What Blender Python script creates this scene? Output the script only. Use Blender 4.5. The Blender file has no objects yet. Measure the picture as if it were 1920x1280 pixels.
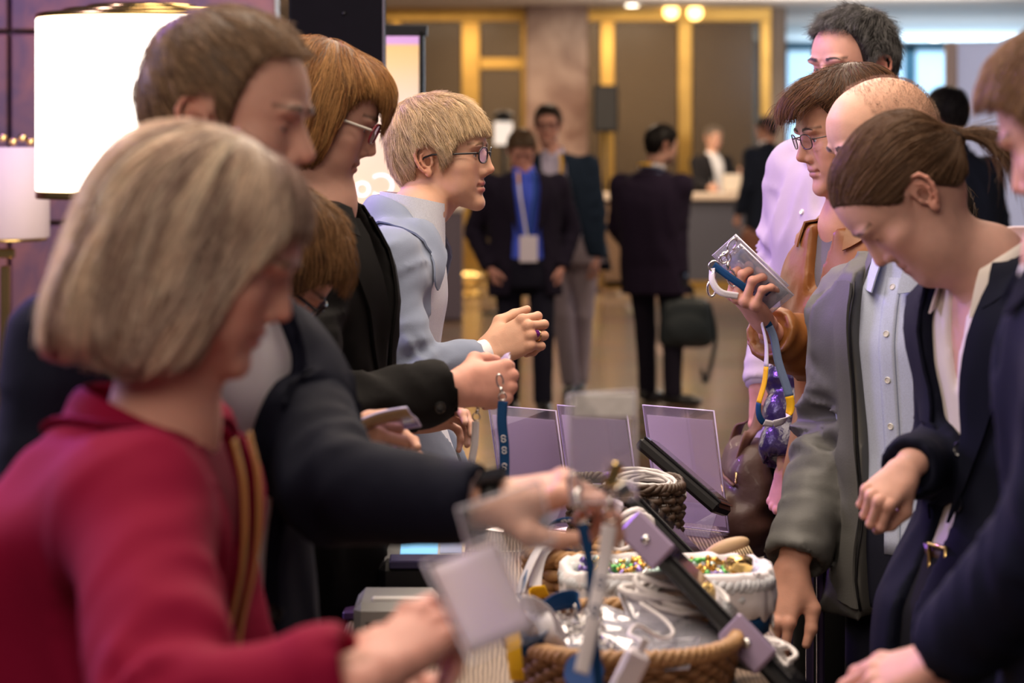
import bpy, math, random, os
import numpy as np
from mathutils import Vector, Matrix

sc = bpy.context.scene
COL = sc.collection
random.seed(7)
RNG = np.random.default_rng(11)

# ------------------------------------------------------------------ camera
FPX = 4533.0            # focal length in pixels of the 1920 px wide frame (85 mm)
HOR = 265.0             # picture row of the horizon
CAMH = 1.70
cam_data = bpy.data.cameras.new('camera')
cam = bpy.data.objects.new('camera', cam_data)
COL.objects.link(cam)
cam.location = (0, 0, CAMH)
cam.rotation_euler = (math.radians(90), 0, 0)
cam_data.sensor_width = 36.0
cam_data.lens = 36.0 * FPX / 1920.0
cam_data.shift_y = -(640.0 - HOR) / 1920.0
cam_data.clip_start = 0.05
cam_data.clip_end = 200
cam_data.dof.use_dof = True
cam_data.dof.focus_distance = 4.72
cam_data.dof.aperture_fstop = 4.0
sc.camera = cam

# ------------------------------------------------------------------ light and exposure
sc.view_settings.view_transform = 'Standard'
sc.view_settings.look = 'None'
sc.view_settings.gamma = 1.0
sc.view_settings.use_curve_mapping = False
sc.view_settings.exposure = 0.14

world = bpy.data.worlds.new('hall_ambience')
sc.world = world
world.use_nodes = True
wn = world.node_tree.nodes
wn['Background'].inputs[0].default_value = (0.90, 0.80, 0.86, 1)
wn['Background'].inputs[1].default_value = 0.055

def area(name, loc, target, size, power, color, sizey=None, spread=180):
    ld = bpy.data.lights.new(name, 'AREA')
    ld.shape = 'RECTANGLE'
    ld.size = size
    ld.size_y = sizey or size
    ld.energy = power
    ld.color = color
    ld.spread = math.radians(spread)
    o = bpy.data.objects.new(name, ld)
    COL.objects.link(o)
    o.location = loc
    d = Vector(target) - Vector(loc)
    o.rotation_euler = d.to_track_quat('-Z', 'Y').to_euler()
    return o

def spot(name, loc, target, power, color, deg, blend=0.5, radius=0.08):
    ld = bpy.data.lights.new(name, 'SPOT')
    ld.energy = power
    ld.color = color
    ld.spot_size = math.radians(deg)
    ld.spot_blend = blend
    ld.shadow_soft_size = radius
    o = bpy.data.objects.new(name, ld)
    COL.objects.link(o)
    o.location = loc
    d = Vector(target) - Vector(loc)
    o.rotation_euler = d.to_track_quat('-Z', 'Y').to_euler()
    return o

WARM = (1.0, 0.80, 0.62)
# warm ceiling panels over the desk, with added fills among them
area('overhead_light', (0.25, 4.6, 3.35), (0.15, 4.6, 0.9), 2.4, 88, (1.0, 0.82, 0.66), 1.6)
area('overhead_light', (-0.7, 0.2, 3.2), (0.1, 4.0, 1.1), 2.0, 42, (1.0, 0.80, 0.64), 1.2)  # added camera-side fill for faces and cards, no real panel
area('overhead_light', (-0.9, 3.0, 3.35), (-0.5, 2.4, 1.2), 1.4, 42, (1.0, 0.82, 0.68), 0.9)
area('fill_uplight', (3.5, 27.0, 2.7), (3.5, 27.0, 3.4), 4.0, 90, (1.0, 0.88, 0.78), 1.0)  # added uplight that brightens the hall ceiling, no cove there
area('fill_uplight', (6.0, 33.0, 2.7), (6.0, 33.0, 3.4), 5.0, 9, (0.95, 0.92, 0.92), 2.0)  # second added uplight, for the far ceiling
area('overhead_light', (0.6, 7.6, 3.35), (0.2, 6.0, 0.6), 2.0, 55, (1.0, 0.80, 0.64), 1.2)
# lavender and violet stage light of the event, from the left
area('lavender_stage_light', (-3.4, 4.6, 2.7), (0.2, 4.7, 1.3), 1.2, 85, (0.70, 0.55, 1.0), 1.2)
spot('violet_stage_light', (-2.6, 6.8, 3.5), (0.2, 4.4, 1.6), 420, (0.42, 0.16, 1.0), 60, 0.6, 0.12)
# hall lights further back
for lx, ly, pw in ((-1.5, 13.0, 70), (2.5, 14.5, 80), (0.5, 19.5, 110), (4.0, 21.0, 100), (-2.5, 22.0, 100), (1.2, 26.5, 150), (-1.0, 27.0, 110)):
    area('hall_downlight', (lx, ly, 3.3), (lx, ly, 0), 1.6, pw, (1.0, 0.76, 0.54))
area('inner_hall_light', (1.0, 31.4, 3.2), (1.0, 33.0, 1.2), 3.5, 75, (1.0, 0.78, 0.55), 0.5)
# daylight of the windows on the far right, and added fills
area('window_side_light', (7.0, 39.6, 2.2), (4.0, 24.0, 1.0), 3.5, 420, (0.55, 0.78, 1.0), 2.4)
area('partition_fill', (5.2, 16.5, 3.2), (5.0, 20.0, 1.6), 1.6, 110, (0.80, 0.84, 1.0))  # added cool fill to brighten the white partition
spot('violet_wall_light', (-1.6, 7.2, 3.6), (-1.8, 8.9, 1.6), 130, (0.42, 0.20, 1.0), 100, 0.8, 0.2)
area('window_side_light', (6.2, 37.5, 2.6), (6.2, 39.9, 3.3), 3.0, 7, (0.55, 0.80, 1.0), 1.0)  # added fill aimed up at the ceiling by the windows

def P(px, py, Y):
    return np.array([(px - 960.0) / FPX * Y, Y, CAMH - (py - HOR) / FPX * Y])

# ------------------------------------------------------------------ scene bookkeeping
def tag(o, label=None, cat=None, group=None, kind=None):
    if label: o['label'] = label
    if cat: o['category'] = cat
    if group: o['group'] = group
    if kind: o['kind'] = kind
    return o

def empty(name, loc, label=None, cat=None, group=None, rz=0.0):
    o = bpy.data.objects.new(name, None)
    o.empty_display_size = 0.1
    COL.objects.link(o)
    o.location = tuple(float(v) for v in loc)
    o.rotation_euler = (0, 0, rz)
    tag(o, label, cat, group)
    o['_base'] = [float(v) for v in loc]
    return o

def mesh_obj(name, V, F, mat, parent=None, smooth=True, col=None, mats=None, midx=None):
    """V (n,3) array in world space, F list/array of faces -> one linked mesh object"""
    V = np.asarray(V, dtype=np.float64).reshape(-1, 3)
    if parent is not None and parent.type == 'EMPTY':
        V = V - np.array(parent['_base'])
    elif parent is not None and parent.parent is not None:
        V = V - np.array(parent.parent['_base'])
    me = bpy.data.meshes.new(name)
    if isinstance(F, np.ndarray):
        nf, k = F.shape
        me.vertices.add(len(V))
        me.vertices.foreach_set('co', V.astype(np.float32).ravel())
        me.loops.add(nf * k)
        me.loops.foreach_set('vertex_index', F.astype(np.int32).ravel())
        me.polygons.add(nf)
        me.polygons.foreach_set('loop_start', np.arange(0, nf * k, k, dtype=np.int32))
        me.polygons.foreach_set('loop_total', np.full(nf, k, dtype=np.int32))
        me.update(calc_edges=True)
    else:
        me.from_pydata([tuple(v) for v in V], [], [tuple(int(i) for i in f) for f in F])
        me.update()
    if smooth:
        me.polygons.foreach_set('use_smooth', np.ones(len(me.polygons), dtype=bool))
    if mats:
        for m in mats: me.materials.append(m)
        if midx is not None:
            me.polygons.foreach_set('material_index', np.asarray(midx, dtype=np.int32))
    elif mat is not None:
        me.materials.append(mat)
    if col is not None:
        at = me.color_attributes.new('Col', 'FLOAT_COLOR', 'POINT')
        c = np.ones((len(V), 4), dtype=np.float32)
        c[:, :3] = col
        at.data.foreach_set('color', c.ravel())
    o = bpy.data.objects.new(name, me)
    COL.objects.link(o)
    if parent is not None:
        o.parent = parent
    return o

# ------------------------------------------------------------------ mesh collecting
class MB:
    def __init__(self):
        self.V = []; self.F = []; self.n = 0; self.M = []
    def add(self, V, F, m=0):
        V = np.asarray(V, dtype=float).reshape(-1, 3)
        off = self.n
        self.V.append(V); self.n += len(V)
        for f in F:
            self.F.append(tuple(int(i) + off for i in f)); self.M.append(m)
        return self
    def box(self, c, size, rot=None, bevel=0.0, m=0):
        sx, sy, sz = [s / 2 for s in size]
        c = np.asarray(c, float)
        if bevel <= 0:
            v = np.array([[x, y, z] for x in (-sx, sx) for y in (-sy, sy) for z in (-sz, sz)])
            f = [(0,1,3,2),(4,6,7,5),(0,4,5,1),(2,3,7,6),(0,2,6,4),(1,5,7,3)]
        else:
            b = min(bevel, sx * .95, sy * .95, sz * .95)
            v = []; idx = {}
            for ix in (-1, 1):
                for iy in (-1, 1):
                    for iz in (-1, 1):
                        for ax in range(3):
                            p = [ix * (sx - b), iy * (sy - b), iz * (sz - b)]
                            p[ax] = (ix, iy, iz)[ax] * (sx, sy, sz)[ax]
                            idx[(ix, iy, iz, ax)] = len(v); v.append(p)
            f = []
            q = ((-1,-1),(1,-1),(1,1),(-1,1))
            for s in (-1, 1):
                for ax in range(3):
                    loop = []
                    for (a, bb) in q:
                        k = [0,0,0]; k[ax] = s; k[(ax+1)%3] = a; k[(ax+2)%3] = bb
                        loop.append(idx[(k[0],k[1],k[2],ax)])
                    f.append(tuple(loop if s > 0 else loop[::-1]))
            for ax in range(3):
                a1, a2 = (ax+1)%3, (ax+2)%3
                for s1 in (-1,1):
                    for s2 in (-1,1):
                        def k(e, which):
                            kk=[0,0,0]; kk[ax]=e; kk[a1]=s1; kk[a2]=s2
                            return idx[(kk[0],kk[1],kk[2],which)]
                        lp=[k(-1,a1),k(1,a1),k(1,a2),k(-1,a2)]
                        f.append(tuple(lp if s1*s2<0 else lp[::-1]))
            for ix in (-1,1):
                for iy in (-1,1):
                    for iz in (-1,1):
                        t=[idx[(ix,iy,iz,a)] for a in range(3)]
                        f.append(tuple(t if ix*iy*iz>0 else t[::-1]))
            v = np.array(v)
        if rot is not None:
            v = v @ np.array(rot.to_3x3() if isinstance(rot, Matrix) else rot).T
        return self.add(v + c, f, m)
    def tube(self, pts, r, n=8, cap=True, m=0, flat=None, closed=False):
        pts = np.asarray(pts, float)
        k = len(pts)
        r = np.broadcast_to(np.asarray(r, float), (k,))
        if closed:
            T = np.roll(pts, -1, 0) - np.roll(pts, 1, 0)
        else:
            T = np.gradient(pts, axis=0)
        T /= np.linalg.norm(T, axis=1)[:, None] + 1e-12
        up = np.array([0, 0, 1.0]) if abs(T[0][2]) < 0.9 else np.array([1.0, 0, 0])
        nrm = np.cross(T[0], up); nrm /= np.linalg.norm(nrm)
        V = []
        for i in range(k):
            nrm = nrm - T[i] * np.dot(nrm, T[i]); nrm /= np.linalg.norm(nrm) + 1e-12
            bi = np.cross(T[i], nrm)
            for j in range(n):
                a = 2 * math.pi * j / n
                V.append(pts[i] + r[i] * (math.cos(a) * nrm + math.sin(a) * bi))
        F = []
        for i in range(k if closed else k - 1):
            i2 = (i + 1) % k
            for j in range(n):
                j2 = (j + 1) % n
                F.append((i*n+j, i*n+j2, i2*n+j2, i2*n+j))
        if cap and not closed:
            F.append(tuple(range(n))[::-1]); F.append(tuple((k-1)*n + j for j in range(n)))
        return self.add(V, F, m)
    def lathe(self, prof, c, n=32, m=0, axis=None):
        prof = np.asarray(prof, float); k = len(prof)
        V = []
        for (r, z) in prof:
            for j in range(n):
                a = 2 * math.pi * j / n
                V.append((r * math.cos(a), r * math.sin(a), z))
        V = np.array(V)
        if axis is not None: V = V @ np.array(axis).T
        F = []
        for i in range(k - 1):
            for j in range(n):
                j2 = (j + 1) % n
                F.append((i*n+j, i*n+j2, (i+1)*n+j2, (i+1)*n+j))
        F.append(tuple(range(n))[::-1]); F.append(tuple((k-1)*n+j for j in range(n)))
        return self.add(V + np.asarray(c, float), F, m)
    def grid(self, G, thick=0.0, m=0):
        """G (a,b,3) sheet; thick > 0 gives it a second skin and edges"""
        G = np.asarray(G, float); a, b = G.shape[:2]
        def quads(off, flip):
            out = []
            for i in range(a - 1):
                for j in range(b - 1):
                    q = (off+i*b+j, off+(i+1)*b+j, off+(i+1)*b+j+1, off+i*b+j+1)
                    out.append(q[::-1] if flip else q)
            return out
        if thick <= 0:
            return self.add(G.reshape(-1, 3), quads(0, False), m)
        gu = np.gradient(G, axis=0); gv = np.gradient(G, axis=1)
        N = np.cross(gu, gv); N /= np.linalg.norm(N, axis=2)[..., None] + 1e-12
        V = np.concatenate([(G + N * thick / 2).reshape(-1, 3), (G - N * thick / 2).reshape(-1, 3)])
        o = a * b
        F = quads(0, False) + quads(o, True)
        for i in range(a - 1):
            F.append((i*b, o+i*b, o+(i+1)*b, (i+1)*b))
            F.append((i*b+b-1, (i+1)*b+b-1, o+(i+1)*b+b-1, o+i*b+b-1))
        for j in range(b - 1):
            F.append((j, j+1, o+j+1, o+j))
            q = (a-1)*b
            F.append((q+j, o+q+j, o+q+j+1, q+j+1))
        return self.add(V, F, m)
    def build(self, name, mat, parent=None, smooth=True, mats=None, angle=None):
        o = mesh_obj(name, np.concatenate(self.V), self.F, mat, parent, smooth, mats=mats, midx=self.M if mats else None)
        if smooth and angle:
            try: o.data.set_sharp_from_angle(angle=math.radians(angle))
            except Exception: pass
        return o

# ------------------------------------------------------------------ materials
def mat_new(name):
    m = bpy.data.materials.new(name); m.use_nodes = True
    nt = m.node_tree
    return m, nt, nt.nodes['Principled BSDF']

def pset(b, **k):
    names = dict(color='Base Color', rough='Roughness', metal='Metallic', spec='Specular IOR Level', trans='Transmission Weight',
                 ior='IOR', alpha='Alpha', sss='Subsurface Weight', sheen='Sheen Weight', coat='Coat Weight', aniso='Anisotropic')
    for a, v in k.items():
        i = b.inputs[names[a]]
        i.default_value = (*v, 1) if a == 'color' else v

def simple(name, color, rough=0.5, metal=0.0, spec=0.5, var=0.0, vscale=20.0, bump=0.0, bscale=200.0, bdist=0.001, sheen=0.0, coat=0.0, trans=0.0, stretch=(1,1,1)):
    """procedural principled material: noise varied colour and a noise bump"""
    m, nt, b = mat_new(name)
    pset(b, color=color, rough=rough, metal=metal, spec=spec, sheen=sheen, coat=coat, trans=trans)
    tc = nt.nodes.new('ShaderNodeTexCoord')
    mp = nt.nodes.new('ShaderNodeMapping'); mp.inputs['Scale'].default_value = stretch
    nt.links.new(tc.outputs['Object'], mp.inputs[0])
    if var > 0:
        nz = nt.nodes.new('ShaderNodeTexNoise'); nz.inputs['Scale'].default_value = vscale; nz.inputs['Detail'].default_value = 4
        nt.links.new(mp.outputs[0], nz.inputs['Vector'])
        mx = nt.nodes.new('ShaderNodeMix'); mx.data_type = 'RGBA'
        mx.inputs[6].default_value = (*[c * (1 - var) for c in color], 1)
        mx.inputs[7].default_value = (*[min(1, c * (1 + var)) for c in color], 1)
        nt.links.new(nz.outputs['Fac'], mx.inputs[0]); nt.links.new(mx.outputs[2], b.inputs['Base Color'])
    if bump > 0:
        nz = nt.nodes.new('ShaderNodeTexNoise'); nz.inputs['Scale'].default_value = bscale; nz.inputs['Detail'].default_value = 3
        nt.links.new(mp.outputs[0], nz.inputs['Vector'])
        bp = nt.nodes.new('ShaderNodeBump'); bp.inputs['Strength'].default_value = bump; bp.inputs['Distance'].default_value = bdist
        nt.links.new(nz.outputs['Fac'], bp.inputs['Height']); nt.links.new(bp.outputs[0], b.inputs['Normal'])
    return m

def cloth(name, color, rough=0.85, var=0.12, bump=0.35, sheen=0.02, vscale=9.0, bscale=420.0):
    return simple(name, color, rough, 0, 0.12, var, vscale, bump, bscale, 0.0012, sheen)

def attr_mat(name, rough=0.5, spec=0.4, sss=0.0, sssr=(0.012, 0.004, 0.002), bump=0.0, bscale=300.0, mul=1.0):
    """colour read from the mesh's own colour attribute"""
    m, nt, b = mat_new(name)
    pset(b, rough=rough, spec=spec)
    a = nt.nodes.new('ShaderNodeAttribute'); a.attribute_name = 'Col'
    tc = nt.nodes.new('ShaderNodeTexCoord')
    nz = nt.nodes.new('ShaderNodeTexNoise'); nz.inputs['Scale'].default_value = 55; nz.inputs['Detail'].default_value = 5
    nt.links.new(tc.outputs['Object'], nz.inputs['Vector'])
    mr = nt.nodes.new('ShaderNodeMapRange'); mr.inputs[3].default_value = 0.9 * mul; mr.inputs[4].default_value = 1.1 * mul
    nt.links.new(nz.outputs['Fac'], mr.inputs[0])
    mx = nt.nodes.new('ShaderNodeVectorMath'); mx.operation = 'MULTIPLY'
    nt.links.new(a.outputs['Color'], mx.inputs[0]); nt.links.new(mr.outputs[0], mx.inputs[1])
    nt.links.new(mx.outputs[0], b.inputs['Base Color'])
    if sss > 0:
        pset(b, sss=sss)
        b.inputs['Subsurface Radius'].default_value = (1.0, 0.35, 0.2)
        b.inputs['Subsurface Scale'].default_value = 0.006
    if bump > 0:
        n2 = nt.nodes.new('ShaderNodeTexNoise'); n2.inputs['Scale'].default_value = bscale; n2.inputs['Detail'].default_value = 3
        nt.links.new(tc.outputs['Object'], n2.inputs['Vector'])
        bp = nt.nodes.new('ShaderNodeBump'); bp.inputs['Strength'].default_value = bump; bp.inputs['Distance'].default_value = 0.0008
        nt.links.new(n2.outputs['Fac'], bp.inputs['Height']); nt.links.new(bp.outputs[0], b.inputs['Normal'])
    return m

def emission(name, color, strength):
    m = bpy.data.materials.new(name); m.use_nodes = True
    nt = m.node_tree
    b = nt.nodes['Principled BSDF']
    pset(b, color=color, rough=0.6)
    b.inputs['Emission Color'].default_value = (*color, 1)
    b.inputs['Emission Strength'].default_value = strength
    return m

def clear(name, tint=(1, 1, 1), gloss=0.08, rough=0.03, body=0.0, bodycol=(0.8, 0.8, 0.85)):
    """thin clear sheet: passes light straight through, keeps a sharp reflection"""
    m = bpy.data.materials.new(name); m.use_nodes = True
    nt = m.node_tree; nt.nodes.clear()
    out = nt.nodes.new('ShaderNodeOutputMaterial')
    tr = nt.nodes.new('ShaderNodeBsdfTransparent'); tr.inputs[0].default_value = (*tint, 1)
    gl = nt.nodes.new('ShaderNodeBsdfGlossy'); gl.inputs['Roughness'].default_value = rough
    lw = nt.nodes.new('ShaderNodeLayerWeight'); lw.inputs[0].default_value = 0.5
    pw = nt.nodes.new('ShaderNodeMath'); pw.operation = 'POWER'; pw.inputs[1].default_value = 4.0
    nt.links.new(lw.outputs['Facing'], pw.inputs[0])
    fr = nt.nodes.new('ShaderNodeMath'); fr.operation = 'MULTIPLY'; fr.inputs[1].default_value = 0.7
    nt.links.new(pw.outputs[0], fr.inputs[0])
    ad = nt.nodes.new('ShaderNodeMath'); ad.operation = 'ADD'; ad.inputs[1].default_value = gloss; ad.use_clamp = True
    nt.links.new(fr.outputs[0], ad.inputs[0])
    mx = nt.nodes.new('ShaderNodeMixShader')
    nt.links.new(ad.outputs[0], mx.inputs[0])
    src = tr
    if body > 0:
        df = nt.nodes.new('ShaderNodeBsdfDiffuse'); df.inputs[0].default_value = (*bodycol, 1)
        m2 = nt.nodes.new('ShaderNodeMixShader'); m2.inputs[0].default_value = body
        nt.links.new(tr.outputs[0], m2.inputs[1]); nt.links.new(df.outputs[0], m2.inputs[2]); src = m2
    nt.links.new(src.outputs[0], mx.inputs[1]); nt.links.new(gl.outputs[0], mx.inputs[2])
    nt.links.new(mx.outputs[0], out.inputs[0])
    return m

def paper(name, color, through=0.45, rough=0.6):
    """thin card that lets some light through"""
    m, nt, b = mat_new(name)
    pset(b, color=color, rough=rough)
    out = [n for n in nt.nodes if n.type == 'OUTPUT_MATERIAL'][0]
    tl = nt.nodes.new('ShaderNodeBsdfTranslucent'); tl.inputs[0].default_value = (*color, 1)
    nz = nt.nodes.new('ShaderNodeTexNoise'); nz.inputs['Scale'].default_value = 60
    bp = nt.nodes.new('ShaderNodeBump'); bp.inputs['Strength'].default_value = .1; nt.links.new(nz.outputs['Fac'], bp.inputs['Height']); nt.links.new(bp.outputs[0], b.inputs['Normal'])
    mx = nt.nodes.new('ShaderNodeMixShader'); mx.inputs[0].default_value = through
    nt.links.new(b.outputs[0], mx.inputs[1]); nt.links.new(tl.outputs[0], mx.inputs[2]); nt.links.new(mx.outputs[0], out.inputs[0])
    return m

M = {}
M['skin'] = attr_mat('skin', 0.55, 0.35, 0.15, bump=0.35, bscale=500)
M['hair'] = attr_mat('hair_strands', 0.45, 0.22)
M['eye'] = attr_mat('eyeball', 0.08, 0.6)
M['black_plastic'] = simple('black_plastic', (0.005, 0.005, 0.006), 0.45, spec=.3, var=0.2, bump=0.15, bscale=600)
M['black_gloss'] = simple('black_gloss', (0.008, 0.008, 0.010), 0.12, var=0.1)
M['silver'] = simple('silver_metal', (0.72, 0.70, 0.68), 0.22, 1.0, var=0.1)
M['brass'] = simple('brass', (0.80, 0.52, 0.16), 0.28, 1.0, var=0.25, vscale=6)
M['gold'] = simple('gold_metal', (0.85, 0.62, 0.25), 0.22, 1.0, var=0.1)
M['lens'] = clear('spectacle_lens', (0.97, 0.96, 1.0), 0.03)
M['white_cloth'] = cloth('white_cotton', (0.80, 0.78, 0.80))
# ------------------------------------------------------------------ implicit surfaces
_LAT = RNG.random((32, 32, 32)).astype(np.float32)
def vnoise(p, f=1.0, seed=0):
    """smooth value noise in 0..1 at points p (n,3)"""
    q = p * f + seed * 7.31 + 100.0
    i = np.floor(q).astype(np.int64); t = (q - i).astype(np.float32)
    t = t * t * (3 - 2 * t)
    i0 = i & 31; i1 = (i + 1) & 31
    x0, y0, z0 = i0[:, 0], i0[:, 1], i0[:, 2]; x1, y1, z1 = i1[:, 0], i1[:, 1], i1[:, 2]
    tx, ty, tz = t[:, 0], t[:, 1], t[:, 2]
    a = _LAT[x0, y0, z0] * (1 - tx) + _LAT[x1, y0, z0] * tx
    b = _LAT[x0, y1, z0] * (1 - tx) + _LAT[x1, y1, z0] * tx
    c = _LAT[x0, y0, z1] * (1 - tx) + _LAT[x1, y0, z1] * tx
    d = _LAT[x0, y1, z1] * (1 - tx) + _LAT[x1, y1, z1] * tx
    return (a * (1 - ty) + b * ty) * (1 - tz) + (c * (1 - ty) + d * ty) * tz

def smin(a, b, k):
    if k <= 0: return np.minimum(a, b)
    h = np.maximum(k - np.abs(a - b), 0) / k
    return np.minimum(a, b) - h * h * k * 0.25

def smax(a, b, k):
    return -smin(-a, -b, k)

class Grid:
    def __init__(self, lo, hi, res):
        self.lo = np.asarray(lo, float); self.res = float(res)
        self.n = np.maximum(np.ceil((np.asarray(hi, float) - self.lo) / res).astype(int) + 1, 3)
        self.D = np.full(tuple(self.n), 0.5, dtype=np.float32)
    def sl(self, lo, hi):
        a = np.clip(np.floor((np.asarray(lo) - self.lo) / self.res).astype(int), 0, self.n)
        b = np.clip(np.ceil((np.asarray(hi) - self.lo) / self.res).astype(int) + 1, 0, self.n)
        s = tuple(slice(int(a[i]), int(b[i])) for i in range(3))
        ax = [(self.lo[i] + self.res * np.arange(a[i], b[i])).astype(np.float32) for i in range(3)]
        if any(len(x) == 0 for x in ax): return None, None, None, None
        return s, ax[0][:, None, None], ax[1][None, :, None], ax[2][None, None, :]
    def op(self, fn, lo, hi, k=0.0, cut=False, pad=None):
        pad = (k + 3 * self.res) if pad is None else pad
        s, X, Y, Z = self.sl(np.asarray(lo) - pad, np.asarray(hi) + pad)
        if s is None: return self
        d = fn(X, Y, Z).astype(np.float32)
        self.D[s] = smax(self.D[s], -d, k) if cut else smin(self.D[s], d, k)
        return self
    def cone(self, a, b, ra, rb, k=0.0, cut=False, flat=None, fs=1.0, wr=None):
        a = np.asarray(a, float); b = np.asarray(b, float); ba = b - a; L2 = float(ba @ ba) + 1e-9
        def fn(X, Y, Z):
            px, py, pz = X - a[0], Y - a[1], Z - a[2]
            t = np.clip((px * ba[0] + py * ba[1] + pz * ba[2]) / L2, 0, 1)
            qx, qy, qz = px - t * ba[0], py - t * ba[1], pz - t * ba[2]
            d2 = qx * qx + qy * qy + qz * qz
            if flat is not None:
                qf = qx * flat[0] + qy * flat[1] + qz * flat[2]
                d2 = d2 + qf * qf * (1 / fs ** 2 - 1)
            r = ra + (rb - ra) * t
            return np.sqrt(d2) - r
        m = max(ra, rb)
        return self.op(fn, np.minimum(a, b) - m, np.maximum(a, b) + m, k, cut)
    def ell(self, c, r, k=0.0, cut=False, R=None):
        c = np.asarray(c, float); r = np.broadcast_to(np.asarray(r, float), (3,))
        R = None if R is None else np.asarray(R, float)
        def fn(X, Y, Z):
            x, y, z = X - c[0], Y - c[1], Z - c[2]
            if R is not None:   # rows of R are the ellipsoid's axes
                x, y, z = (R[i, 0] * x + R[i, 1] * y + R[i, 2] * z for i in range(3))
            k0 = np.sqrt((x / r[0]) ** 2 + (y / r[1]) ** 2 + (z / r[2]) ** 2)
            k1 = np.sqrt((x / r[0] ** 2) ** 2 + (y / r[1] ** 2) ** 2 + (z / r[2] ** 2) ** 2) + 1e-6
            return k0 * (k0 - 1) / k1
        m = r if R is None else np.full(3, r.max())
        return self.op(fn, c - m, c + m, k, cut)
    def chain(self, pts, rad, k=0.0, kin=None, cut=False, flat=None, fs=1.0):
        for i in range(len(pts) - 1):
            self.cone(pts[i], pts[i + 1], rad[i], rad[i + 1], k, cut, flat, fs)
        return self
    def half(self, n, c, k=0.0):
        """keep only the side n.p < n.c"""
        n = np.asarray(n, float); n = n / np.linalg.norm(n); d0 = float(n @ np.asarray(c, float))
        s, X, Y, Z = self.sl(self.lo - 1, self.lo + self.n * self.res + 1)
        self.D = smax(self.D, (n[0] * X + n[1] * Y + n[2] * Z - d0).astype(np.float32), k)
        return self
    def band(self, fn, w=None):
        """displace the surface: fn(points) is added to the field near the surface"""
        w = w or 4 * self.res
        ix = np.nonzero(np.abs(self.D) < w)
        p = np.stack([self.lo[i] + self.res * ix[i] for i in range(3)], 1)
        self.D[ix] += fn(p).astype(np.float32)
        return self
    def sample(self, p):
        q = (p - self.lo) / self.res
        q = np.clip(q, 0.001, self.n - 1.002)
        i = q.astype(int); t = (q - i).astype(np.float32)
        D = self.D; x, y, z = i[:, 0], i[:, 1], i[:, 2]; tx, ty, tz = t[:, 0], t[:, 1], t[:, 2]
        c00 = D[x, y, z] * (1 - tx) + D[x+1, y, z] * tx
        c10 = D[x, y+1, z] * (1 - tx) + D[x+1, y+1, z] * tx
        c01 = D[x, y, z+1] * (1 - tx) + D[x+1, y, z+1] * tx
        c11 = D[x, y+1, z+1] * (1 - tx) + D[x+1, y+1, z+1] * tx
        return (c00 * (1 - ty) + c10 * ty) * (1 - tz) + (c01 * (1 - ty) + c11 * ty) * tz
    def grad(self, p, h=None):
        h = h or self.res * 1.2
        g = np.empty_like(p)
        for i in range(3):
            e = np.zeros(3); e[i] = h
            g[:, i] = self.sample(p + e) - self.sample(p - e)
        return g / (np.linalg.norm(g, axis=1)[:, None] + 1e-9)
    def project(self, p, off=0.0, it=6):
        p = np.array(p, float); sh = p.shape; p = p.reshape(-1, 3)
        for _ in range(it):
            p = p - self.grad(p) * ((self.sample(p) - off)[:, None]) * 0.8
        return p.reshape(sh)
    def mesh(self):
        D = self.D.copy()
        D[0], D[-1] = np.maximum(D[0], 1e-4), np.maximum(D[-1], 1e-4)
        D[:, 0], D[:, -1] = np.maximum(D[:, 0], 1e-4), np.maximum(D[:, -1], 1e-4)
        D[:, :, 0], D[:, :, -1] = np.maximum(D[:, :, 0], 1e-4), np.maximum(D[:, :, -1], 1e-4)
        S = D < 0
        c = np.zeros(tuple(self.n - 1), dtype=np.int8)
        off = [(a, b, d) for a in (0, 1) for b in (0, 1) for d in (0, 1)]
        nx, ny, nz = self.n
        for (a, b, d) in off:
            c += S[a:nx-1+a, b:ny-1+b, d:nz-1+d]
        act = (c > 0) & (c < 8)
        ijk = np.argwhere(act)
        ids = np.full(act.shape, -1, dtype=np.int64); ids[act] = np.arange(len(ijk))
        val = {o: D[ijk[:, 0] + o[0], ijk[:, 1] + o[1], ijk[:, 2] + o[2]] for o in off}
        pos = np.zeros((len(ijk), 3)); cnt = np.zeros(len(ijk))
        for o in off:
            for ax in range(3):
                if o[ax] == 1: continue
                o2 = list(o); o2[ax] = 1; o2 = tuple(o2)
                va, vb = val[o], val[o2]
                m = (va < 0) != (vb < 0)
                t = np.where(m, va / np.where(m, va - vb, 1), 0)
                e = np.zeros((len(ijk), 3)); e[:] = o; e[:, ax] += t
                pos += e * m[:, None]; cnt += m
        V = self.lo + self.res * (ijk + pos / np.maximum(cnt, 1)[:, None])
        F = []
        for ax in range(3):
            a1, a2 = (ax + 1) % 3, (ax + 2) % 3
            s0 = [slice(1, -1)] * 3; s0[ax] = slice(0, -1)
            s1 = [slice(1, -1)] * 3; s1[ax] = slice(1, None)
            A, B = S[tuple(s0)], S[tuple(s1)]
            e = np.argwhere(A != B)
            if len(e) == 0: continue
            inside = A[tuple(e.T)]
            e = e + 1; e[:, ax] -= 1
            def cell(d1, d2):
                q = e.copy(); q[:, a1] += d1; q[:, a2] += d2
                return ids[q[:, 0], q[:, 1], q[:, 2]]
            q = np.stack([cell(-1, -1), cell(0, -1), cell(0, 0), cell(-1, 0)], 1)
            q[~inside] = q[~inside][:, ::-1]
            F.append(q)
        F = np.concatenate(F) if F else np.zeros((0, 4), int)
        return V, F

def smooth_mesh(V, F, it=1, lam=0.5):
    for _ in range(it):
        acc = np.zeros_like(V); cnt = np.zeros(len(V))
        for j in range(4):
            a, b = F[:, j], F[:, (j + 1) % 4]
            np.add.at(acc, a, V[b]); np.add.at(acc, b, V[a]); np.add.at(cnt, a, 1); np.add.at(cnt, b, 1)
        V = V + lam * (acc / np.maximum(cnt, 1)[:, None] - V)
    return V

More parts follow.
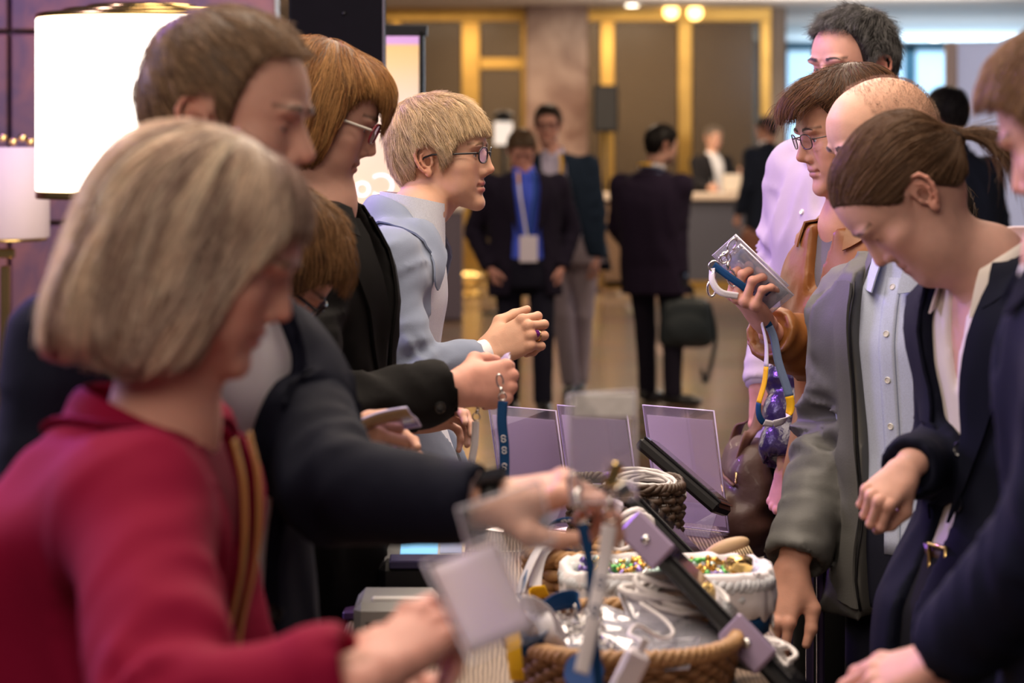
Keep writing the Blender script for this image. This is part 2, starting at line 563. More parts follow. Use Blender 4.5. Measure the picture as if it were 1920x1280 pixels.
def xf(Mt, p):
    A = np.array(Mt); p = np.asarray(p, float)
    return p @ A[:3, :3].T + A[:3, 3]

def frame(pos, ang, pitch=0.0, roll=0.0, scale=1.0, anchor=(0, 0, 0)):
    """local y looks along ang (degrees from world +X, seen from above), pitched down by pitch"""
    R = Matrix.Rotation(math.radians(ang - 90), 4, 'Z') @ Matrix.Rotation(math.radians(-pitch), 4, 'X') @ Matrix.Rotation(math.radians(roll), 4, 'Y')
    R = R @ Matrix.Scale(scale, 4)
    a = R @ Vector(anchor)
    return Matrix.Translation(Vector(pos) - a) @ R

# ------------------------------------------------------------------ heads
_PROF = [(0.066, 0.001), (0.081, 0.006), (0.087, 0.016), (0.0835, 0.030), (0.0865, 0.047), (0.0865, 0.066), (0.0865, 0.085), (0.086, 0.104), (0.0875, 0.120),
         (0.0945, 0.136), (0.0935, 0.160), (0.084, 0.188), (0.056, 0.212), (0.012, 0.223), (-0.035, 0.218), (-0.073, 0.194),
         (-0.095, 0.152), (-0.095, 0.115), (-0.083, 0.075), (-0.062, 0.045), (-0.03, 0.028), (0.01, 0.020), (0.04, 0.008)]
HC = (0.0, 0.115)
def polar_profile(prof):
    a = np.array([math.atan2(z - HC[1], y - HC[0]) for y, z in prof]); r = np.array([math.hypot(y - HC[0], z - HC[1]) for y, z in prof])
    o = np.argsort(a); a, r = a[o], r[o]
    A = np.concatenate([a - 2*math.pi, a, a + 2*math.pi]); R = np.tile(r, 3)
    g = np.linspace(-math.pi, math.pi, 721)
    v = np.interp(g, A, R)[:-1]
    k = np.exp(-0.5 * (np.arange(-12, 13) / 4.0) ** 2); k /= k.sum()
    v = np.convolve(np.concatenate([v[-12:], v, v[:12]]), k, 'valid')
    return np.append(v, v[0])
_WA = np.radians([-180, -140, -110, -90, -70, -50, -30, 0, 30, 60, 90, 120, 150, 180])
_WV = np.array([.0745, .066, .060, .060, .0610, .0600, .0630, .0665, .0690, .0720, .0735, .0755, .0765, .0745])
def skull_fn(prof, wmul=1.0):
    tab = polar_profile(prof)
    g = np.linspace(-math.pi, math.pi, 721)
    def fn(X, Y, Z):
        y, z = Y - HC[0], Z - HC[1]
        al = np.arctan2(z, y); rho = np.sqrt(y * y + z * z)
        r0 = np.interp(al, g, tab); W = np.interp(al, _WA, _WV) * wmul
        n = 2.3 + .5 * np.exp(-(al / .75) ** 2)
        Fv = ((np.abs(X) / W) ** n + (rho / r0) ** n) ** (1 / n)
        return (Fv - 1) * np.minimum(r0, W) * 1.1
    return fn

def ear_prims(g, sx, ey=-0.012, ez=0.104, es=1.0, k=0.0025, xo=0.0):
    """ear on the side sx (+1 is the person's right)"""
    def q(u, v, o=0.0):     # u forward, v up, o outward, in the ear's own tilted plane
        u, v, o = u * es, v * es, o * es
        return np.array([sx * (0.0705 + xo + o + (0.012 - u) * 0.42), ey + u - v * 0.12, ez + v])
    hel = [(.011,.006),(.012,.018),(.006,.028),(-.005,.0315),(-.015,.026),(-.0195,.014),(-.0185,.001),(-.014,-.011),(-.007,-.020)]
    g.ell(q(-.003, .004, -.003), (.0045, .0155 * es, .027 * es), .003)
    g.ell(q(.001, -.001, .001), (.0065, .0085 * es, .012 * es), .002, cut=True)
    for i in range(len(hel) - 1):
        g.cone(q(*hel[i], .002), q(*hel[i+1], .002), .0034 * es, .0034 * es, .0018)
    anti = [(-.001,.020),(-.009,.013),(-.0105,.002),(-.006,-.009),(.003,-.013)]
    for i in range(len(anti) - 1):
        g.cone(q(*anti[i], .001), q(*anti[i+1], .001), .0028 * es, .0028 * es, .0018)
    g.ell(q(.001, -.0225, .0015), (.0045 * es, .0075 * es, .009 * es), .004)
    g.ell(q(.0105, -.003, .001), (.004 * es, .0035 * es, .006 * es), .003)

def build_head(Mt, neck_pts, neck_r, res=0.002, prof=None, wmul=1.0, nose=None, lid=0.45, jaw=0.0, sex='f', brow=0.0,
               tone=(0.62, 0.36, 0.26), lip=(0.50, 0.17, 0.15), cheek=0.35, stubble=0.0, browcol=(0.10, 0.06, 0.04),
               ears=(1, -1), ear_s=1.0, mouth_open=0.0, double_chin=0.0, chest=None, smile=0.0, brow_on=True):
    """returns local grid, vertices (local), faces, colours, local eye spheres"""
    prof = prof or _PROF
    inv = np.linalg.inv(np.array(Mt))
    sk = skull_fn(prof, wmul)
    lo = np.array([-.10, -.135, -.13]); hi = np.array([.10, .135, .24])
    for q in neck_pts:
        ql = xf(inv, q); lo = np.minimum(lo, ql - .075); hi = np.maximum(hi, ql + .075)
    g = Grid(lo, hi, res)
    g.op(sk, lo, hi, 0)
    nz = dict(tip=(0, .1040, .0835), r=.0085, bridge=(0, .0890, .1200), rb=.0064, ala=.0120, az=.0765, ay=.0900, ra=.0066, hump=0.0)
    nz.update(nose or {})
    # eye sockets, brow, cheekbones
    for s in (1, -1):
        g.ell((s*.034, .0950, .1150), (.0185, .0135, .0115), .010, cut=True)
        g.ell((s*.043, .054, .090), (.021, .022, .017), .022)
        g.ell((s*.030, .0855 + brow, .1335), (.021, .009, .006), .012)
        g.ell((s*.046, .020, .045 - jaw), (.010, .028, .018), .02)
        g.ell((s*.036, .054, .060), (.018, .020, .022), .024)
    # nose
    g.cone((0, .080, .114), (0, nz['tip'][1] - .0165, .081), .0085, .0135, .012)
    g.cone(nz['bridge'], nz['tip'], nz['rb'], nz['r'], .010)
    mid = (np.array(nz['bridge']) + np.array(nz['tip'])) / 2
    if nz['hump']: g.ell(mid + np.array([0, nz['hump'], .004]), (.006, .007, .012), .008)
    for s in (1, -1):
        g.ell((s*nz['ala'], nz['ay'], nz['az']), (nz['ra'], nz['ra']*1.35, nz['ra']), .006)
        g.ell((s*.0065, nz['tip'][1]-.010, nz['az']-.0065), (.0028, .005, .003), .002, cut=True)
    # lips and chin
    g.ell((0, .0855, .0555), (.0215, .0075, .0058), .006)
    g.ell((0, .0845, .0435 - mouth_open), (.0190, .0078, .0063), .006)
    g.ell((0, .098, .0495 - mouth_open * .5), (.0235, .012, .0011 + mouth_open * .6), .002, cut=True)
    for s in (1, -1):
        g.ell((s*.0245, .084, .0495 + smile), (.004, .006, .003), .006, cut=True)
    g.ell((0, .0765, .0135), (.020, .0130, .0130), .014)
    if double_chin:
        g.ell((0, .040, .000 - double_chin * .3), (.040, .038, .018), .02)
    # lids
    eyes = []
    for s in (1, -1):
        c = np.array([s*.0310, .0715, .1140])
        eyes.append(c)
        def lidf(X, Y, Z, c=c):
            x, y, z = X - c[0], Y - c[1], Z - c[2]
            r = np.sqrt(x*x + y*y + z*z)
            shell = np.abs(r - .0128) - .0013
            el = np.arctan2(z, np.maximum(y, 1e-4)); az = np.arctan2(np.abs(x), np.maximum(y, 1e-4))
            hi_ = math.radians(26 - 40 * lid); lo_ = math.radians(-22)
            w = np.sqrt(np.clip(1 - (az / math.radians(52)) ** 2, 0, 1))
            slit = np.maximum(el - hi_ * w, lo_ * w - el) * .0128
            return np.maximum(np.maximum(shell, -slit), -(y - .002))
        g.op(lidf, c - .016, c + .016, .0025)
        def ball(X, Y, Z, c=c): return np.sqrt((X-c[0])**2 + (Y-c[1])**2 + (Z-c[2])**2) - .0115
        g.op(ball, c - .013, c + .013, 0, cut=True)
    for s in ears:
        ear_prims(g, s, es=ear_s)
    # neck
    pl = [xf(inv, q) for q in neck_pts]
    sc_ = 1.0 / np.linalg.norm(np.array(Mt)[:3, 0])
    for i in range(len(pl) - 1):
        g.cone(pl[i], pl[i+1], neck_r[i] * sc_, neck_r[i+1] * sc_, .022)
    if chest is not None:
        g.ell(xf(inv, chest[0]), chest[1], .03)
    V, F = g.mesh()
    V = smooth_mesh(V, F, 1, 0.35)
    # colours
    x, y, z = V[:, 0], V[:, 1], V[:, 2]
    base = np.array(tone); c = np.tile(base, (len(V), 1))
    def mixc(w, col):
        nonlocal c
        w = np.clip(w, 0, 1)[:, None]; c = c * (1 - w) + np.array(col) * w
    red = base * np.array([1.02, .72, .70])
    mixc(cheek * np.exp(-((np.abs(x)-.042)/.022)**2 - ((z-.080)/.024)**2 - ((y-.06)/.035)**2), red)
    mixc(cheek * 1.2 * np.exp(-(x/.016)**2 - ((z-.080)/.012)**2 - ((y-.112)/.02)**2), red)
    mixc(.5 * np.clip((np.abs(x) - .073) / .008, 0, 1) * (z > .06) * (y < .03), base * np.array([1.05, .70, .62]))
    if stubble:
        mixc(stubble * np.clip((.075 - z) / .03, 0, 1) * np.clip((y + .005) / .03, 0, 1) * (z > -.03), base * np.array([.50, .50, .52]))
    mm = np.exp(-(np.abs(x)/.0225)**4) * (y > .079)
    mixc(.9 * mm * np.exp(-((z - .0550)/.0042)**2), lip)
    mixc(.9 * mm * np.exp(-((z - .0430 + mouth_open)/.0050)**2), lip)
    mixc(.8 * mm * np.exp(-((z - .0493 + mouth_open*.5)/.0013)**2), (.10, .03, .03))
    if brow_on:
        bz = .1345 + .004 * np.sin(np.clip((np.abs(x) - .012) / .045, 0, 1) * 2.4)
        mixc(.75 * np.exp(-((z - bz)/.0032)**2) * (np.abs(x) > .012) * (np.abs(x) < .055) * (y > .05), browcol)
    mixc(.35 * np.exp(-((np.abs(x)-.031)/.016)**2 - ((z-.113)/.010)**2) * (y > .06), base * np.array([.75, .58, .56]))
    return g, V, F, c, eyes

def uv_sphere(c, r, n=20, m=14):
    V = []; F = []
    for i in range(m + 1):
        th = math.pi * i / m
        for j in range(n):
            ph = 2 * math.pi * j / n
            V.append((math.sin(th)*math.cos(ph), math.cos(th), math.sin(th)*math.sin(ph)))
    for i in range(m):
        for j in range(n):
            F.append((i*n+j, i*n+(j+1)%n, (i+1)*n+(j+1)%n, (i+1)*n+j))
    return np.array(V) * r + np.asarray(c), F

def add_eye(Mt, c, gaze, root, iris=(0.16, 0.22, 0.26)):
    V, F = uv_sphere((0, 0, 0), .0114, 24, 18)
    d = np.array(gaze, float); d /= np.linalg.norm(d)
    cosang = (V @ d) / .0114
    col = np.tile(np.array([.72, .68, .66]), (len(V), 1))
    col[cosang > .88] = iris
    col[cosang > .975] = (.01, .01, .01)
    mesh_obj('eye', xf(Mt, V + c), [tuple(f) for f in F], M['eye'], root, True, col)

# ------------------------------------------------------------------ hair
def tubes(S, rad, sides=3, taper=0.35):
    """S (n,k,3) strands -> vertices, quads, and for every vertex its strand and its place along it"""
    n, k, _ = S.shape
    T = np.gradient(S, axis=1); T /= np.linalg.norm(T, axis=2)[..., None] + 1e-12
    ref = RNG.normal(size=(n, 1, 3)); A = np.cross(T, ref); A /= np.linalg.norm(A, axis=2)[..., None] + 1e-9
    B = np.cross(T, A)
    t = np.linspace(0, 1, k)
    r = np.broadcast_to(np.asarray(rad, float).reshape(-1, 1), (n, k)) * (1 - (1 - taper) * t ** 2)[None, :]
    ring = []
    for j in range(sides):
        a = 2 * math.pi * j / sides
        ring.append(S + r[..., None] * (math.cos(a) * A + math.sin(a) * B))
    V = np.stack(ring, 2).reshape(-1, 3)
    idx = np.arange(n * k * sides).reshape(n, k, sides)
    a = idx[:, :-1]; b = idx[:, 1:]
    F = np.stack([a, np.roll(a, -1, 2), np.roll(b, -1, 2), b], -1).reshape(-1, 4)
    sid = np.repeat(np.arange(n), k * sides); tt = np.tile(np.repeat(t, sides), n)
    return V, F, sid, tt

def grow(g, roots, comb, length, nseg=9, off=0.0012, lift=0.0, wob=0.25, nf=45.0, relax=0.8, drop=None, seed=1):
    p = roots.copy(); out = [p.copy()]
    n = len(p); L = np.broadcast_to(length, (n,)); step = (L / nseg)[:, None]
    off = np.broadcast_to(off, (n,)); lift = np.broadcast_to(lift, (n,))
    rnd = RNG.normal(size=(n, 3)) * wob * 0.35
    prev = None
    for i in range(nseg):
        nr = g.grad(p)
        t = comb(p)
        nv = np.stack([vnoise(p, nf, seed), vnoise(p, nf, seed + 5), vnoise(p, nf, seed + 9)], 1) - .5
        t = t + nv * wob * 2 + rnd
        t = t - (t * nr).sum(1)[:, None] * nr * 0.92
        t /= np.linalg.norm(t, axis=1)[:, None] + 1e-9
        if prev is not None:
            t = 0.6 * t + 0.4 * prev; t /= np.linalg.norm(t, axis=1)[:, None] + 1e-9
        prev = t
        p = p + t * step
        d = g.sample(p)
        o = off + lift * ((i + 1) / nseg) ** 2
        w = relax if drop is None else relax * np.clip(drop(p), 0, 1)
        p = p + g.grad(p) * ((o - d) * w)[:, None]
        out.append(p.copy())
    return np.stack(out, 1)

def hair_mesh(name, Mt, root, g, comb, n, length, col, rad=0.00045, nseg=9, off=(0.0, .003), lift=0.0, wob=.25, nf=45.0, var=.25, tipcol=None, shell=True,
              mask=None, drop=None, streak=None, extra=None, seed=1, shellcol=.55, gg=None, trim=None, relief=.006, lockf=95.0, clump=.55, nlock=420):
    """a shaped volume of hair (its mesh) covered with combed strands; one mesh"""
    V, F = g.mesh()
    sel = np.arange(len(V)) if mask is None else np.nonzero(mask(V))[0]
    ids = RNG.choice(sel, n)
    roots = V[ids] + RNG.normal(size=(n, 3)) * g.res * .5
    L = RNG.uniform(length[0], length[1], n)
    S = grow(gg or g, roots, comb, L, nseg, RNG.uniform(off[0], off[1], n) + relief * (vnoise(roots, lockf, seed + 2) - .5), lift * RNG.random(n) ** 2, wob, nf, drop=drop, seed=seed)
    if clump > 0:               # neighbouring strands draw together into locks
        gi = RNG.choice(n, min(nlock, n), replace=False)
        R0 = S[:, 0]; near = np.empty(n, int)
        for a in range(0, n, 2000):
            dd = ((R0[a:a+2000, None] - R0[gi][None]) ** 2).sum(2); near[a:a+2000] = gi[dd.argmin(1)]
        Gd = S[near]; w = (np.linspace(0, 1, S.shape[1]) ** 1.2)[None, :, None] * clump
        shift = (R0 - R0[near])[:, None] * .15
        S = S * (1 - w) + (Gd + shift) * w
    if trim is not None:        # every strand ends where trim says so
        bad = trim(S.reshape(-1, 3)).reshape(S.shape[:2]) > RNG.uniform(0, 1, (len(S), 1))
        first = np.where(bad.any(1), bad.argmax(1), S.shape[1])
        k = np.minimum(np.arange(S.shape[1])[None, :], np.maximum(first - 1, 0)[:, None])
        S = np.take_along_axis(S, k[..., None].repeat(3, 2), 1)
        keep = first > 2; S = S[keep]
        lastd = np.arange(S.shape[1])[None, :] - k[keep]
        S = S + (lastd * 1e-5)[..., None]
    if extra is not None: S = np.concatenate([S, extra]); 
    TV, TF, sid, tt = tubes(S, rad * RNG.uniform(.7, 1.3, len(S)))
    col = np.array(col); rv = 1 + var * RNG.normal(size=len(S)).clip(-1.8, 1.8)
    if streak is not None:      # broad strands of another colour
        if len(streak) > 3:     # streaks that run down the falling hair
            th = np.arctan2(S[:, 0, 0], S[:, 0, 1] + .03) * .09
            sv = vnoise(np.stack([th, 0 * th, S[:, 0, 2] * .12], 1), streak[1], 3)
        else:
            sv = vnoise(S[:, 0], streak[1], 3)
        w = np.clip((sv - .5) * 4 + .5, 0, 1)[:, None] * streak[2]
        cs = col * (1 - w) + np.array(streak[0]) * w
    else:
        cs = np.tile(col, (len(S), 1))
    cs = cs * (rv * (.70 + .6 * vnoise(S[:, len(S[0]) // 2], 110, seed + 6)))[:, None]
    tc = cs[sid]
    if tipcol is not None:
        tc = tc * (1 - tt[:, None] ** 1.5) + np.array(tipcol) * rv[sid][:, None] * tt[:, None] ** 1.5
    if shell:
        allV = np.concatenate([V, TV]); allF = np.concatenate([F, TF + len(V)])
        sv = .8 + .4 * vnoise(V, 60, 2)
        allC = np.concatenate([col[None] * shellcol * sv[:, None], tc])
    else:
        allV, allF, allC = TV, TF, tc
    return mesh_obj(name, xf(Mt, allV), allF, M['hair'], root, True, np.clip(allC, 0, 1))

def line_trim(pts, soft=.015):
    ys = np.array([p[0] for p in pts]); zs = np.array([p[1] for p in pts]); o = np.argsort(ys); ys, zs = ys[o], zs[o]
    return lambda p: (np.interp(p[:, 1], ys, zs) - p[:, 2]) / soft

def hairline_cut(g, pts, k=.006, f=.75):
    """keep hair above the polyline z(y) seen from the side"""
    ys = np.array([p[0] for p in pts]); zs = np.array([p[1] for p in pts]); o = np.argsort(ys)
    s, X, Y, Z = g.sl(g.lo - 1, g.lo + g.n * g.res + 1)
    zb = np.interp(Y, ys[o], zs[o])
    g.D = smax(g.D, ((zb - Z) * f + 0 * X).astype(np.float32), k)
    return g

def clone(g):
    h = Grid(g.lo, g.lo + (g.n - 1) * g.res, g.res); h.n = g.n.copy(); h.D = g.D.copy()
    return h

def hair_grid(prof=None, wmul=1.0, thick=.016, res=.003, lo=(-.12, -.15, -.10), hi=(.12, .14, .27)):
    g = Grid(lo, hi, res)
    sk = skull_fn(prof or _PROF, wmul)
    c = g.sl(g.lo - 1, g.lo + g.n * g.res + 1)[1:]
    th = thick(*c) if callable(thick) else thick
    g.D = (sk(*c) - th).astype(np.float32)
    return g

def crown_comb(crown=(0, -.045, .225), fwd=0.0, down=0.0):
    c = np.array(crown)
    def f(p):
        d = p - c; d /= np.linalg.norm(d, axis=1)[:, None] + 1e-9
        return d + np.array([0, fwd, -down])
    return f

# ------------------------------------------------------------------ hands
def rotx(v, a):     # rotate (y,z) so that +a bends towards the palm (-z)
    c, s = math.cos(a), math.sin(a)
    return np.array([v[0], v[1]*c + v[2]*s, -v[1]*s + v[2]*c])

HAND_REST = dict(index=(25, 30, 20, 6), middle=(30, 35, 20, 1), ring=(35, 38, 22, -4), pinky=(40, 40, 25, -10), thumb=((.62, .70, -.35), (.35, .88, -.30), (.2, .93, -.3)))
def hand_mesh(Mt, pose=None, side=1, scale=1.0, res=.0019, tone=(0.62, 0.36, 0.26), nail=(0.72, 0.45, 0.40), forearm=.03, thin=1.0):
    """local frame: wrist at 0, fingers along +y, back of the hand +z, thumb on the +x side times side"""
    ps = dict(HAND_REST); ps.update(pose or {})
    g = Grid((-.085, -.03 - forearm, -.11), (.085, .205, .06), res)
    mcp = dict(index=(.0265, .092, .002), middle=(.008, .097, .005), ring=(-.0105, .092, .003), pinky=(-.0275, .082, -.001))
    ph = dict(index=(.043, .026, .020), middle=(.047, .030, .021), ring=(.043, .028, .021), pinky=(.034, .021, .019))
    rr = dict(index=(.0098, .0085, .0078, .0066), middle=(.0100, .0087, .0079, .0066), ring=(.0096, .0083, .0075, .0063), pinky=(.0085, .0073, .0066, .0056))
    sx = lambda v: np.array([v[0] * side, v[1], v[2]])
    flat = (0, 0, 1.0)
    # wrist and palm
    g.cone(sx((0, -forearm, 0)), sx((0, -.004, 0)), .031 * thin, .0265 * thin, 0, flat=flat, fs=.78)
    for f, w in (('index', .017), ('middle', .006), ('ring', -.006), ('pinky', -.016)):
        m = np.array(mcp[f])
        g.cone(sx((w, .004, -.002)), sx(m + np.array([0, -.004, -.004])), .0150 * thin, .0112 * thin, .014)
        g.ell(sx(m + np.array([0, 0, .002])), (.0092, .011, .0088), .005)     # knuckle
    g.ell(sx((.0, .050, -.009)), (.034, .042, .012), .012)
    nails = []
    chains = []
    for f in ('index', 'middle', 'ring', 'pinky'):
        a1, a2, a3, spr = ps[f]
        d = np.array([math.sin(math.radians(spr)), math.cos(math.radians(spr)), 0.0])
        p = np.array(mcp[f]); pts = [p]; ang = 0; nrm = np.array([0, 0, 1.0])
        for L, a in zip(ph[f], (a1, a2, a3)):
            ang += math.radians(a)
            v = rotx(d, ang); p = p + v * L; pts.append(p)
        nn = np.cross(np.cross(v, np.array([1.0, 0, 0])), v) * -1
        nn = rotx(np.array([0, 0, 1.0]), ang)
        chains.append((pts, rr[f]))
        nails.append((sx(pts[-1] - v * .005 + nn * rr[f][3] * .95), sx(v), sx(nn)))
    base = g.D.copy()
    # every finger is joined to the palm on its own so that neighbours stay apart
    for pts, r in chains:
        h = Grid(g.lo, g.lo + (g.n - 1) * g.res, g.res); h.n = g.n; h.D = np.full(tuple(g.n), .5, np.float32)
        h.chain([sx(q) for q in pts], r, .004)
        for q, rad in zip(pts[1:-1], r[1:3]):
            h.ell(sx(q), (rad*1.06, rad*1.06, rad*1.04), .003)
        g.D = np.minimum(g.D, smin(base, h.D, .007))
    # thumb
    p = np.array((.021, .020, -.010)); tp = [p]
    for L, d in zip((.046, .034, .028), ps['thumb']):
        d = np.array(d, float); d /= np.linalg.norm(d); p = p + d * L; tp.append(p)
    h = Grid(g.lo, g.lo + (g.n - 1) * g.res, g.res); h.n = g.n; h.D = np.full(tuple(g.n), .5, np.float32)
    h.chain([sx(q) for q in tp], (.0165 * thin, .0125, .0102, .0078), .006)
    g.D = np.minimum(g.D, smin(base, h.D, .018))
    td = tp[-1] - tp[-2]; td /= np.linalg.norm(td)
    tn = np.cross(td, np.array([0.2, 0.3, -1.0])); tn /= np.linalg.norm(tn) + 1e-9
    V, F = g.mesh()
    V = smooth_mesh(V, F, 1, .4)
    # tendons, veins and creases
    base_c = np.array(tone); c = np.tile(base_c, (len(V), 1))
    nx = vnoise(V, 80, 4)
    c *= (0.93 + .14 * nx)[:, None]
    for (q, r) in [(pt, rd) for pts, rad in chains for pt, rd in zip(pts[:3], rad[:3])]:
        w = .45 * np.exp(-(np.linalg.norm(V - sx(q), axis=1) / (r * 1.15)) ** 2)[:, None]
        c = c * (1 - w) + base_c * np.array([1.0, .74, .70]) * w
    for (q, v, nn) in nails:
        d = V - q
        a = d @ v; b_ = d @ nn; lat = np.sqrt(np.maximum((d * d).sum(1) - a*a - b_*b_, 0))
        w = ((np.abs(a) < .0055) & (lat < .0048) & (np.abs(b_) < .0035))
        c[w] = nail
    S = np.diag([scale, scale, scale, 1.0])
    Mt2 = np.array(Mt) @ S
    joints = dict(chains=[[xf(Mt2, sx(q)) for q in pts] for pts, r in chains], thumb=[xf(Mt2, sx(q)) for q in tp])
    return xf(Mt2, V), F, c, joints

def hand_frame(wrist, direction, back):
    """wrist point, direction the hand points, direction the back of the hand looks"""
    y = np.array(direction, float); y /= np.linalg.norm(y)
    z = np.array(back, float); z -= y * (z @ y); z /= np.linalg.norm(z)
    x = np.cross(y, z)
    m = np.eye(4); m[:3, 0] = x; m[:3, 1] = y; m[:3, 2] = z; m[:3, 3] = wrist
    return Matrix(m.tolist())
# ------------------------------------------------------------------ bodies and clothes
ROW_F = [(-.30, .178, .128), (-.12, .182, .132), (.08, .176, .128), (.30, .152, .112), (.52, .158, .118), (.70, .172, .122), (.82, .168, .106), (.91, .118, .082), (1.0, .066, .062), (1.10, .050, .055)]
ROW_M = [(-.30, .175, .128), (-.12, .178, .132), (.08, .176, .132), (.30, .172, .130), (.52, .184, .134), (.70, .200, .134), (.82, .196, .114), (.91, .140, .090), (1.0, .076, .070), (1.10, .058, .062)]

